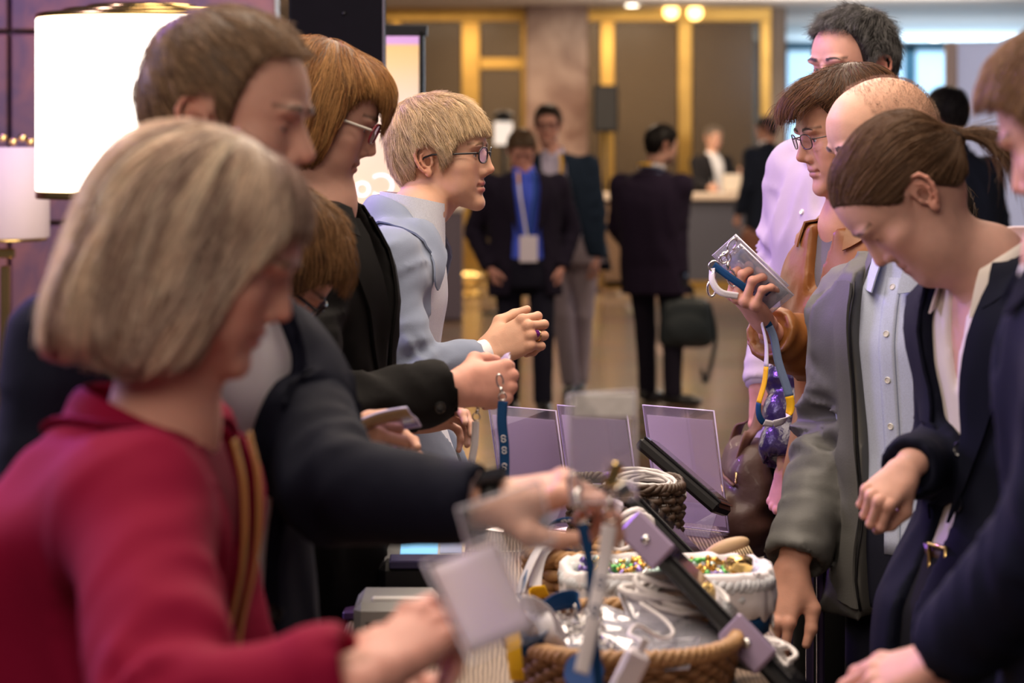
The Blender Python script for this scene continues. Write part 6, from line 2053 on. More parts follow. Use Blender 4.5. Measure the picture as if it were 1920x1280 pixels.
# ------------------------------------------------------------------ copper haired woman in black
def woman_copper():
    Y = 4.16; tone = (.58, .33, .25)
    root, F_, Mt, g, hm = human('copper haired woman with red glasses in a black blazer holding a navy lanyard', dict(px=(705, 287, Y), at=NOSE, ang=2, pitch=20, hs=1.0),
        dict(ang=-6, hip=(592, 1000, Y + .02), neck=(586, 384, Y), sex='f', w=1.08, d=1.16, bow=.03), tone=tone, hk=dict(lid=.75, lip=(.46, .17, .16), double_chin=.03, cheek=.45, res=.0019), brow=(.20, .11, .06), neck_r=(.058, .058, .060, .066))
    wrist = P(864, 727, 3.94)
    F_.arm('R', P(585, 790, 3.86), P(846, 727, 3.93), shoulder=P(545, 545, 3.99))
    F_.arm('L', P(620, 780, 4.42), P(745, 790, 4.36))
    hf = hand_frame(wrist, P(945, 716, 3.98) - wrist, (-.12, -.97, .15))
    h1 = hand_mesh(hf, dict(index=(55, 70, 40, 2), middle=(62, 78, 45, 0), ring=(66, 82, 45, -2), pinky=(66, 80, 45, -5), thumb=((.62, .75, -.5), (.0, .9, -.45), (-.1, .9, -.4))), -1, .98, tone=(.60, .30, .23), thin=1.05)
    h2 = hand_mesh(hand_frame(P(750, 789, 4.36), (.9, -.3, .2), (0, .6, .7)), None, 1, .96, tone=tone, res=.003)
    F_.body([hm], [h1[:3], h2[:3]])
    add_glasses(Mt, root, simple('red_frame', (.22, .015, .03), .25), w=.0225, h=.0175, r=.0019, square=3.2, temple_mat=simple('cream_temple', (.72, .68, .60), .3), lens=clear('violet_glass', (.90, .85, .98), .10), tem_r=.0024)
    # hair: full bob to the jaw with a side swept front
    hg = hair_grid(res=.003, thick=lambda X, Y, Z: .008 + .008 * np.clip((.16 - Z) / .1, 0, 1), lo=(-.14, -.17, -.08), hi=(.14, .15, .28))
    hg.ell((0, -.030, .152), (.086, .098, .084), .025)
    for s in (1, -1): hg.ell((s * .070, -.015, .090), (.026, .062, .068), .03)
    hg.ell((0, .052, .178), (.076, .054, .046), .02)
    hg.ell((-.012, .090, .150), (.055, .018, .044), .015)
    HL = [(.16, .115), (.112, .115), (.104, .150), (.086, .176), (.068, .172), (.050, .142), (.040, .100), (.034, .052), (.02, .034), (-.02, .022), (-.07, .012), (-.16, .012)]
    gg = clone(hg); hairline_cut(hg, HL, .007, 1)
    cr = np.array((.0, -.035, .26))
    def comb(p):
        d = p - cr; d /= np.linalg.norm(d, axis=1)[:, None] + 1e-9
        d[:, 2] -= .35 + .5 * np.clip((.19 - p[:, 2]) / .06, 0, 1)
        return d
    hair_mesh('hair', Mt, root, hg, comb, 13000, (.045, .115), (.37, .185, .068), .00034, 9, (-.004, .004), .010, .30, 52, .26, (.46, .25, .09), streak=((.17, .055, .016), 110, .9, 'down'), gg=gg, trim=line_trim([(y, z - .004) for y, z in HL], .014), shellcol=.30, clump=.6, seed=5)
    jg, jk = F_.garment('jacket', BLACK_SUIT, .018, .0085, -.22, .995, (.070, .062, .050), v=[(-.3, .03), (.2, .03), (.6, .05), (.85, .075), (1.0, .07)], folds=.028, fold_f=1.2, flare=.01, seed=12)
    F_.lapels(jg, BLACK_SUIT, [(.3, .035), (.6, .05), (.85, .075), (.95, .07)], [(.3, .003), (.6, .05), (.86, .07), (.95, .045)], parent=jk)
    F_.collar(BLACK_SUIT, F_.neck + np.array([-.002, 0, .010]), r0=.070, r1=.100, up=.032, drop=.036, gap=50, parent=jk, g=jg, front_drop=.06)
    F_.garment('top', cloth('black_top', (.014, .013, .014)), .002, .012, -.05, .96, sides='', folds=.003)
    F_.button(jg, P(818, 757, 3.88), simple('horn_button', (.012, .012, .012), .25), .010, jk)
    F_.trousers(BLACK_SUIT, shoemat=SHOES, feet=[F_.hip + F_.r * .10 - F_.f * .06, F_.hip - F_.r * .10 - F_.f * .10])
    # crumpled wallet with two lanyards
    q = P(922, 700, 4.03)
    r = empty('badge_wallet', q, 'crumpled lavender clear wallet in the copper haired woman\'s fist', 'badge wallet')
    n = 20
    a = np.linspace(-.5, .5, n)[:, None] * np.ones((1, n)); b = np.ones((n, 1)) * np.linspace(-.5, .5, n)[None]
    nz = vnoise(np.stack([a.ravel()*3, b.ravel()*3, 0*a.ravel()], 1), 1.0, 9).reshape(n, n) - .5
    u = np.array([.86, -.25, .30]); u /= np.linalg.norm(u); v = np.array([.2, .75, .35]); v -= u * (u @ v); v /= np.linalg.norm(v); nn = np.cross(u, v)
    G = q + u * (a * .062)[..., None] + v * (b * .085)[..., None] + nn * (nz * .016)[..., None]
    MB().grid(G, .0012).build('front_sheet', clear('lavender_plastic', (.86, .82, .95), .16, .10, .22, (.55, .45, .72)), r)
    MB().grid(G + nn * .005, .0008).build('card', paper('lavender_card', (.62, .53, .78), .4), r)
    for (top, pts, mat, lab, w, mk) in (((938, 722), [(943, 752, 3.90), (941, 790, 3.90), (945, 830, 3.90), (946, 862, 3.90), (946, 925, 3.90)], NAVY, 'navy lanyard with white marks hanging from the copper haired woman\'s fist', .0165, (.46, .63, .82)),
                           ((896, 768), [(892, 790, 3.95), (890, 830, 3.95), (884, 870, 3.95), (880, 930, 3.95)], WHITE_R, 'white lanyard hanging from the copper haired woman\'s fist', .0125, (.70,))):
        r2 = empty('lanyard', P(*pts[0]), lab, 'lanyard', 'lanyards hanging from the fist')
        lanyard_piece(r2, [P(*p) for p in pts], (1, -.25, 0), mat, w, marks=mk, mh=.011 if mat is NAVY else .007, mmat=PRINT if mat is NAVY else PRINT_D)
        t = P(*top, pts[0][2]); clip(r2, P(*pts[0]) + np.array([0, 0, .002]), t - P(*pts[0]), .95)
woman_copper()
# ------------------------------------------------------------------ woman in the pale blue blazer
def woman_pale_blue():
    Y = 4.77
    root = empty('person', (*P(735, 0, Y)[:2], 0), 'woman with short blonde hair and dark glasses in a pale blue blazer, reaching right', 'person')
    hs = .95
    Mt = frame(P(801, 303, Y), -12, -2, 0, hs, (.07, -.012, .104))
    neck = P(762, 412, Y)
    F_ = Fig(-1, P(742, 900, Y + .02), neck, 'f', 1.0, 1.02, bow=.045); F_.root = root
    g, V, F, c, eyes = build_head(Mt, [xf(Mt, (0, -.025, .055)), xf(Mt, (0, -.032, .02)), neck + np.array([.02, 0, .01]), neck + np.array([-.03, 0, -.12])], [.053, .050, .052, .058],
                                  .0018, nose=dict(tip=(0, .1065, .0835), r=.0085, hump=.001), lid=.4, tone=(.60, .345, .235), lip=(.50, .12, .13), mouth_open=.002, browcol=(.22, .13, .07), ear_s=1.02)
    wrist = P(912, 662, Y - .16)
    F_.arm('R', P(768, 700, Y - .24), P(899, 668, Y - .17))
    F_.arm('L', P(735, 690, Y + .22), P(830, 760, Y + .20))
    hm = hand_frame(wrist, P(1008, 612, Y - .16) - wrist, (-.12, -.93, .35))
    pose = dict(index=(48, 96, 60, 2), middle=(54, 100, 60, 0), ring=(58, 102, 60, -2), pinky=(56, 104, 60, -4), thumb=((.75, .70, -.35), (.10, .95, -.42), (-.05, 1.0, -.15)))
    hV, hF, hc, hj = hand_mesh(hm, pose, -1, .98, tone=(.60, .345, .235), thin=.92)
    F_.body([(xf(Mt, V), F, c)], [(hV, hF, hc)])
    for e in eyes: add_eye(Mt, e, (0, 1, .02), root, (.20, .28, .32))
    add_glasses(Mt, root, simple('dark_frame', (.015, .012, .014), .25), lens=clear('pink_glass', (.93, .86, .98), .10), h=.0162, w=.0220, square=2.5)
    brow_hair(Mt, root, (.24, .14, .08), skg=g)
    # hair
    hg = hair_grid(thick=lambda X, Y, Z: .004 + .010 * np.clip((Z - .035) / .09, 0, 1) * (1 - .75 * np.clip((Y - .03) / .06, 0, 1)))
    hg.ell((0, -.030, .172), (.078, .080, .070), .02)
    hg.ell((0, .028, .190), (.052, .042, .036), .02)
    gg = clone(hg)
    HL = [(.14, .168), (.092, .168), (.075, .160), (.056, .150), (.045, .122), (.030, .105), (.013, .098), (.006, .150), (-.026, .148), (-.038, .090), (-.05, .055), (-.07, .030), (-.14, .03)]
    hairline_cut(hg, HL)
    cr = np.array((.0, -.055, .235))
    def comb(p):
        d = p - cr; d /= np.linalg.norm(d, axis=1)[:, None] + 1e-9
        fr = np.clip((p[:, 1] - .0) / .07, 0, 1)
        d[:, 2] -= .15 + .9 * fr; d[:, 1] += .2 * (1 - fr)
        return d
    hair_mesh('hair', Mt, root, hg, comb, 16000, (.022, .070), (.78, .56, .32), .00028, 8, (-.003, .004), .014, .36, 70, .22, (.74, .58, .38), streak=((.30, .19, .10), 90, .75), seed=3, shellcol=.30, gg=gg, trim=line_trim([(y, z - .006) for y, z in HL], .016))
    # clothes
    mj = cloth('pale_blue_wool', (.225, .265, .365), .85, .06, .5, .2, 14, 900)
    ms = simple('white_blue_check', (.74, .77, .88), .8, 0, .25, .18, 420, .4, 900)
    jg, jk = F_.garment('jacket', mj, .016, .0075, -.20, .985, (.055, .049, .034), v=[(-.3, .05), (.0, .06), (.35, .100), (.62, .132), (.8, .132), (.9, .105), (1.0, .08)], folds=.021, fold_f=1.2, flare=.01, seed=4)
    # collar running on into the narrow lapels
    zz = np.array([0, 0, 1.0])
    for sd in (1, -1):
        nk = F_.neck; f, r_ = F_.f, F_.r * sd
        A = bez([nk - f * .064 + zz * .048, nk - f * .040 + r_ * .048 + zz * .046, nk + r_ * .066 + zz * .026, nk + f * .030 + r_ * .072 - zz * .012, F_.on(.90, sd * .088, .012), F_.on(.82, sd * .118, .008), F_.on(.75, sd * .130, .004)], 36)
        B = bez([nk - f * .098 + zz * .000, nk - f * .070 + r_ * .068 - zz * .004, nk - f * .010 + r_ * .108 - zz * .030, nk + f * .040 + r_ * .112 - zz * .062, F_.on(.86, sd * .138, .010), F_.on(.79, sd * .150, .008), F_.on(.745, sd * .133, .004)], 36)
        t = np.linspace(0, 1, 8)[None, :, None]
        G = A[:, None] * (1 - t) + B[:, None] * t + zz * (.012 * np.sin(t * math.pi)) * np.linspace(1, .1, 36)[:, None, None]
        for _ in range(4):
            d_ = jg.uncut.sample(G.reshape(-1, 3)).reshape(G.shape[:2]); n_ = jg.uncut.grad(G.reshape(-1, 3)).reshape(G.shape)
            G = G + n_ * np.clip(.005 - d_, 0, .05)[..., None]
        MB().grid(G, .004).build('collar', mj, jk, True, angle=60)
    sg, sh = F_.garment('shirt', ms, .002, .007, -.05, 1.0, (.05, .045, .036), folds=.004, seed=9, sides='')
    F_.collar(ms, neck + np.array([.012, 0, .016]), r0=.063, r1=.064, up=.040, drop=.060, gap=8, parent=sh, front_drop=.024, thick=.003, point=.0)
    d = (F_.arms['R'][2] - F_.arms['R'][1]); d /= np.linalg.norm(d)
    MB().tube([F_.arms['R'][2] - d * .03, F_.arms['R'][2] + d * .016], [.029, .030], 20).build('cuff', M['white_cloth'], root)
    # bracelet and ring
    w0 = wrist + d * .022; ax = np.array(hm.to_3x3())
    ring = [w0 + ax[:, 0] * math.cos(a) * .0305 + ax[:, 2] * math.sin(a) * .0255 + ax[:, 1] * .006 * math.cos(a) for a in np.linspace(0, 2*math.pi, 28, endpoint=False)]
    MB().tube(ring, .0012, 6, False, closed=True).build('bracelet', M['silver'], root)
    q = hj['chains'][2]; a0, a1 = np.array(q[1]), np.array(q[0]); m_ = a1 * .52 + a0 * .48
    dv = (a0 - a1) / np.linalg.norm(a0 - a1); b1 = np.cross(dv, ax[:, 0]); b1 /= np.linalg.norm(b1); b2 = np.cross(dv, b1)
    rg = MB().tube([m_ + (b1 * math.cos(a) + b2 * math.sin(a)) * .0098 for a in np.linspace(0, 2*math.pi, 20, endpoint=False)], .0016, 6, False, closed=True).build('ring', M['gold'], root)
    st = m_ + ax[:, 2] * .013 + dv * .001 if (ax[:, 2] @ ax[:, 2]) else m_
    MB().box(st, (.014, .016, .011), hm.to_3x3(), .004).build('amethyst', simple('amethyst', (.20, .03, .30), .06, trans=.6), rg, False)
    F_.trousers(cloth('dark_trousers', (.02, .022, .03)), shoemat=M['black_plastic'])
    return root
woman_pale_blue()
# ------------------------------------------------------------------ tall grey haired man in the pale pink shirt
def man_pink_shirt():
    Y = 5.46; tone = (.60, .32, .25)
    root, F_, Mt, g, hm = human('tall man with tousled grey hair in a pale pink shirt holding a brown leather bag', dict(px=(1650, 130, Y), at=EAR_L, ang=180 + 38, pitch=6, hs=1.02),
        dict(ang=180 + 32, hip=(1555, 790, Y + .02), neck=(1600, 262, Y), sex='m', w=1.0, d=1.0, bow=.02), tone=tone, hk=dict(lid=.5, sex='m', stubble=.3, brow=.002, browcol=(.07, .05, .04)), brow=(.06, .05, .04))
    F_.arm('R', P(1462, 500, Y + .16), P(1428, 722, Y + .04), shoulder=P(1497, 318, Y + .14))
    F_.hang('L')
    w = P(1428, 728, Y + .04)
    h1 = hand_mesh(hand_frame(w, (.02, -.05, -1), (-.65, -.75, 0)), dict(index=(55, 80, 40, 2), middle=(58, 82, 40, 0), ring=(60, 82, 40, -2), pinky=(60, 80, 40, -4), thumb=((.5, .8, -.5), (.1, .9, -.5), (-.1, .9, -.5))), -1, 1.0, tone=(.56, .27, .22), res=.0024)
    h2 = hand_mesh(hand_frame(F_.arms['L'][2], (0, 0, -1), (0, -1, 0)), None, 1, 1.0, tone=tone, res=.003)
    F_.body([hm], [h1[:3], h2[:3]])
    short_hair(Mt, root, (.050, .045, .043), HL=[(.14, .214), (.090, .214), (.072, .210), (.054, .196), (.044, .165), (.036, .128), (.026, .098), (.014, .098), (.007, .148), (-.026, .146), (-.038, .092), (-.05, .058), (-.07, .036), (-.14, .035)],
               thick=.011, top=.016, front=.25, n=9000, L=(.02, .058), rad=.00036, fdown=-.1, fwd=.35, lift=.030, wob=.6, tip=(.13, .125, .125), streak=((.16, .155, .155), 60, .7), var=.35, nape=.8, seed=4, soft=.022)
    mp = cloth('pale_pink_shirt', (.42, .355, .43), .8, .04, .3)
    sg, sh = F_.garment('shirt', mp, .014, .009, -.12, 1.0, (.066, .058, .040), folds=.028, seed=15, fold_f=1.0)
    F_.collar(mp, F_.neck + F_.f * .008 + np.array([0, 0, .010]), r0=.064, r1=.084, up=.040, drop=.030, gap=20, parent=sh, front_drop=.04, g=sg)
    d = F_.arms['R'][2] - F_.arms['R'][1]; d /= np.linalg.norm(d)
    MB().tube([F_.arms['R'][2] - d * .055, F_.arms['R'][2] - d * .05, F_.arms['R'][2] + d * .004], [.040, .038, .037], 24).build('cuff', mp, sh)
    for t in (.9, .75, .6, .45): F_.button(sg, F_.on(t, 0, .01), M['white_cloth'], .006, sh)
    F_.trousers(cloth('dark_navy_trousers', (.014, .014, .040)), shoemat=SHOES)
    # leather bag carried in the hand
    lea = simple('brown_leather', (.045, .015, .009), .6, var=.35, vscale=18, bump=.5, bscale=120, coat=.1)
    lea2 = simple('tan_leather', (.10, .036, .020), .6, var=.3, vscale=20, bump=.4, bscale=140)
    Yb = Y - .04
    q = P(1398, 935, Yb)
    r = empty('handbag', P(1398, 1040, Yb), 'worn brown leather bag with buckled straps hanging from the pink shirted man\'s hand', 'bag')
    g2 = Grid(q - .26, q + .26, .006)
    def bag(X, Y_, Z):
        z = (Z - q[2]) / .130
        w = .062 * (1 - .22 * z); dp = .150 * (1 - .10 * z)
        x = (X - q[0] - .012 * z) ; y = Y_ - q[1] - .05
        k = ((np.abs(x) / w) ** 3 + (np.abs(y) / dp) ** 3.5 + np.abs(z) ** 4) ** (1 / 3.2)
        return (k - 1) * .05
    g2.op(bag, q - .25, q + .25, 0)
    g2.ell(q + np.array([-.055, -.02, -.035]), (.022, .095, .075), .02)
    g2.band(lambda p: .010 * (vnoise(p * np.array([1, 1, 2.0]), 16, 3) - .5))
    V, F = g2.mesh(); mesh_obj('body', smooth_mesh(V, F), F, lea, r)
    hand = P(1432, 770, Y + .03)
    side = lambda y, z: g2.project(np.array([q + np.array([-.12, y, z])]), .003, 14)[0]
    pk = np.array([[side(yy, zz) for yy in np.linspace(-.075, .055, 9)] for zz in np.linspace(.020, -.035, 6)])
    MB().grid(pk, .007).build('pocket_flap', lea2, r)
    MB().tube(np.array([side(yy, .055) for yy in np.linspace(-.10, .08, 14)]), .0035, 6).build('zip', M['gold'], r)
    MB().tube(np.array([side(yy, .085 - .25 * yy * yy) for yy in np.linspace(-.12, .12, 16)]), .004, 6).build('seam_piping', lea2, r)
    for (y0, o) in ((-.10, -.03), (.10, .03)):
        a = q + np.array([.0, y0 - .0 + .05, .115]); 
        pts = [a + np.array([-.02, 0, -.03]), a + np.array([.0, 0, .03]), (a + hand) / 2 + np.array([.0, y0 * .15, .01]), hand + np.array([-.004, o * .4, .012]), hand + np.array([.010, o * .4, 0]), (a + hand) / 2 + np.array([.045, y0 * .15, -.01]), a + np.array([.055, .0, .0]), a + np.array([.05, 0, -.04])]
        c, wd, G = ribbon(pts, (.85, .5, .2), .026, n=60); MB().grid(G, .004).build('handle', lea2, r)
    for (zz, nm) in ((-.03, 0), (-.055, 1)):
        pts = [q + np.array([-.05, -.10, .03 + zz]), q + np.array([-.078, -.06, -.02 + zz]), q + np.array([-.080, .0, -.04 + zz]), q + np.array([-.05, .08, -.045 + zz])]
        c, wd, G = ribbon(pts, (0, .3, 1), .014, n=30); MB().grid(G, .003).build('strap', lea2, r)
    for (dx, dy, dz) in ((-.076, -.075, .02), (-.085, -.02, -.055), (-.03, -.092, .06)):
        p = q + np.array([dx, dy, dz]); 
        MB().tube([p + np.array([0, -.009, -.011]), p + np.array([0, .009, -.011]), p + np.array([0, .009, .011]), p + np.array([0, -.009, .011])], .0018, 6, False, closed=True).build('buckle', M['gold'], r)
man_pink_shirt()
# ------------------------------------------------------------------ woman in the ochre jacket looking left
def woman_ochre():
    Y = 4.77; tone = (.58, .31, .21)
    root, F_, Mt, g, hm = human('brown haired woman with thin glasses in an ochre jacket holding up a badge wallet', dict(px=(1495, 296, Y), at=NOSE, ang=180 + 13, pitch=12, hs=.99),
        dict(ang=180 + 30, hip=(1625, 890, Y + .12), neck=(1600, 425, Y + .05), sex='f', w=1.0, d=1.0, bow=.03), tone=tone, hk=dict(lid=.6, lip=(.44, .19, .17), nose=dict(tip=(0, .1055, .083), r=.0092), brow=.001, browcol=(.07, .04, .025), res=.0018), brow=(.075, .045, .03))
    w = P(1432, 606, 4.60)
    F_.arm('R', P(1560, 672, 4.78), P(1440, 622, 4.61), shoulder=P(1565, 500, 4.92))
    F_.arm('L', P(1700, 700, 4.62), P(1640, 800, 4.50))
    hf = hand_frame(w, P(1378, 545, 4.545) - w + np.array([0, -.02, 0]), (-.80, -.55, -.35))
    h1 = hand_mesh(hf, dict(index=(52, 58, 25, 5), middle=(58, 62, 28, 1), ring=(62, 64, 30, -3), pinky=(64, 66, 30, -8), thumb=((.55, .75, -.55), (.25, .9, -.45), (.15, .95, -.35))), -1, .98, tone=(.56, .29, .22), thin=.95)
    h2 = hand_mesh(hand_frame(P(1640, 806, 4.5), (-.4, -.2, -.9), (0, -1, 0)), None, 1, .96, tone=tone, res=.003)
    F_.body([hm], [h1[:3], h2[:3]])
    add_glasses(Mt, root, simple('gunmetal_frame', (.10, .085, .085), .25, .8), w=.0205, h=.0150, r=.0012, square=2.6, lens=M['lens'], tem_r=.0015)
    hg = hair_grid(res=.003, thick=lambda X, Y, Z: .010 + .010 * np.clip((.15 - Z) / .1, 0, 1), lo=(-.14, -.17, -.13), hi=(.14, .16, .28))
    hg.ell((0, -.030, .165), (.084, .094, .080), .025)
    hg.ell((0, .055, .184), (.076, .056, .044), .02)
    hg.ell((.0, .105, .168), (.058, .024, .034), .02)
    for s in (1, -1): hg.ell((s * .074, -.022, .06), (.024, .050, .11), .03)
    hg.ell((0, -.09, .03), (.06, .04, .11), .04)
    HL = [(.17, .172), (.115, .170), (.098, .186), (.082, .194), (.066, .184), (.048, .150), (.038, .105), (.030, .055), (.025, -.02), (-.02, -.06), (-.07, -.08), (-.18, -.08)]
    gg = clone(hg); hairline_cut(hg, HL, .007, 1)
    cr = np.array((.0, -.045, .25))
    def comb(p):
        d = p - cr; d /= np.linalg.norm(d, axis=1)[:, None] + 1e-9
        fr = np.clip((p[:, 1] - .02) / .06, 0, 1)
        d[:, 2] -= .25 + .8 * np.clip((.15 - p[:, 2]) / .06, 0, 1); d[:, 1] += .35 * fr
        return d
    ex = []
    for i in range(420):        # loose wisps off the fringe and below the jaw
        if i < 160: s = np.array([RNG.normal() * .035, .095 + RNG.random() * .02, .178 + RNG.random() * .02]); v = np.array([RNG.normal() * .4, .7 + RNG.random() * .4, -.1]); gr = -.9
        else: s = np.array([-(.055 + RNG.random() * .02), .012 + RNG.random() * .03, .02 + RNG.normal() * .015]); v = np.array([0, .25 + RNG.normal() * .2, -1]); gr = -.2
        L = RNG.uniform(.03, .07); pts = [s]
        for k in range(9):
            v = v + np.array([RNG.normal() * .12, RNG.normal() * .12, gr * .28]); pts.append(pts[-1] + v / np.linalg.norm(v) * L / 9)
        ex.append(pts)
    hair_mesh('hair', Mt, root, hg, comb, 12000, (.035, .10), (.105, .046, .020), .00034, 9, (-.003, .004), .016, .60, 55, .34, (.16, .075, .032), streak=((.04, .020, .012), 60, .7), gg=gg, trim=line_trim([(y, z - .004) for y, z in HL], .016), shellcol=.35, clump=.6, seed=8, extra=np.array(ex))
    mo = simple('ochre_leather', (.23, .085, .018), .45, var=.25, vscale=12, bump=.4, bscale=90)
    jg, jk = F_.garment('jacket', mo, .020, .009, -.20, 1.0, (.068, .062, .052), v=[(-.3, .012), (.3, .012), (.8, .016), (1.0, .035)], folds=.022, seed=21)
    F_.collar(mo, F_.neck + np.array([0, 0, .015]), r0=.068, r1=.090, up=.040, drop=.020, gap=45, parent=jk, front_drop=.05, g=jg)
    F_.garment('top', cloth('grey_top', (.16, .15, .17)), .003, .012, -.05, 1.0, sides='', folds=.003)
    F_.trousers(BLACK_SUIT, shoemat=SHOES)
    # badge wallet with card, clips and lanyards in her hand
    c = P(1416, 524, 4.555)
    u = P(1462, 574, 4.56) - P(1364, 480, 4.56); u /= np.linalg.norm(u)
    v = np.array([.42, -.62, .55]); v -= u * (u @ v); v /= np.linalg.norm(v)
    nn = np.cross(u, v)
    R = np.stack([v, -u, np.cross(v, -u)], 1)
    wb = wallet('badge_wallet', c, R, .076, .138, lab='clear badge wallet with a pale blue printed card held up in the ochre sleeved hand', cat='badge wallet', card=simple('pale_blue_card', (.40, .50, .66), .4, var=.3, vscale=60), bend=.003)
    wallet('badge_wallet', c - np.cross(v, -u) * .010 - u * .018, R, .076, .138, lab='second clear wallet behind the one with the pale blue card in the ochre sleeved hand', cat='badge wallet', bend=.003)
    # printed lines on the card
    f = np.cross(v, -u); f = f if f[1] < 0 else -f
    for k, (l, off) in enumerate(((.030, .010), (.022, .018), (.026, .026))):
        MB().box(c + f * .0045 + u * (.012 + off * .9) + v * .006, (l, .0030, .0004), np.stack([v, u, nn], 1)).build('print', PRINT_D, wb, False)
    r2 = empty('badge_clip', P(1350, 487, 4.55), 'two bright silver clips at the upper end of the wallets in the ochre sleeved hand', 'clip')
    clip(r2, P(1358, 474, 4.545), (.3, 0, -1), 1.5); clip(r2, P(1340, 490, 4.545), (-.1, 0, -1), 1.5); clip(r2, P(1352, 492, 4.54), (.5, 0, .8), 1.2)
    r3 = empty('lanyard', P(1340, 498, 4.55), 'lanyard of navy, white and yellow stretches hanging from the ochre sleeved hand', 'lanyard')
    lanyard_piece(r3, [P(*p) for p in ((1338, 497, 4.545), (1365, 517, 4.535), (1392, 536, 4.53), (1410, 552, 4.535))], (.4, -.2, .9), NAVY, .014, marks=(.85,), mh=.009)
    lanyard_piece(r3, [P(*p) for p in ((1335, 503, 4.545), (1336, 528, 4.54), (1352, 548, 4.535), (1384, 555, 4.53))], (.5, -.3, .8), WHITE_R, .013)
    lanyard_piece(r3, [P(*p) for p in ((1428, 604, 4.56), (1437, 650, 4.555), (1434, 712, 4.55), (1422, 760, 4.55), (1428, 788, 4.55), (1450, 795, 4.55))], [(.2, -1, .1), (.35, -.9, 0), (.6, -.8, .1), (.5, -.6, .4), (.2, -.4, .9), (0, -.5, .9)], None, .013, seg=[(.34, WHITE_R), (.60, YELLOW), (.86, NAVY), (1, WHITE_R)])
    lanyard_piece(r3, [P(*p) for p in ((1434, 596, 4.565), (1450, 630, 4.56), (1460, 680, 4.555), (1478, 735, 4.55), (1482, 765, 4.55), (1470, 787, 4.55), (1450, 795, 4.55))], [(.8, -.6, .1), (.9, -.5, .1), (1, -.3, .2), (1, -.2, .2), (.9, -.4, .4), (.3, -.5, .8), (0, -.5, .9)], None, .016, seg=[(.12, NAVY), (.55, GREYBLUE), (.76, YELLOW), (1, WHITE_R)])
woman_ochre()

# ------------------------------------------------------------------ person in the purple puffer jacket, mostly hidden
def person_puffer():
    Y = 5.10
    root, F_, Mt, g, hm = human('person in a shiny purple puffer jacket, fist hanging beside the grey green sleeve', dict(px=(1738, 420, Y + .2), at=SKC, ang=180, pitch=5, hs=.95),
        dict(ang=180, hip=(1790, 980, Y + .2), neck=(1752, 545, Y + .2), sex='f', w=.9, d=.8, bow=.0), res=.004, eyes=False)
    F_.arm('R', P(1502, 712, Y + .06), P(1474, 874, Y - .03), shoulder=P(1640, 640, Y + .2))
    F_.arm('L', P(1850, 780, Y - .06), P(1800, 900, Y - .10))
    w = P(1472, 888, Y - .03)
    h1 = hand_mesh(hand_frame(w, (-.25, 0, -1), (-.75, -.6, .1)), dict(index=(70, 95, 50, 1), middle=(75, 98, 50, 0), ring=(78, 98, 50, -1), pinky=(78, 95, 50, -3), thumb=((.45, .8, -.6), (-.3, .9, -.5), (-.5, .8, -.4))), -1, .80, tone=(.60, .28, .30), res=.0022)
    F_.body([hm], [h1[:3]])
    short_hair(Mt, root, (.06, .04, .03), n=500, rad=.0012, res=.006)
    F_.garment('puffer_jacket', simple('purple_nylon', (.018, .010, .055), .25, var=.2, vscale=12, bump=.6, bscale=60, bdist=.004), .028, .009, -.15, 1.0, (.070, .066, .056), folds=.010, puff=.072, seed=5)
    F_.trousers(BLACK_SUIT, shoemat=SHOES)
person_puffer()
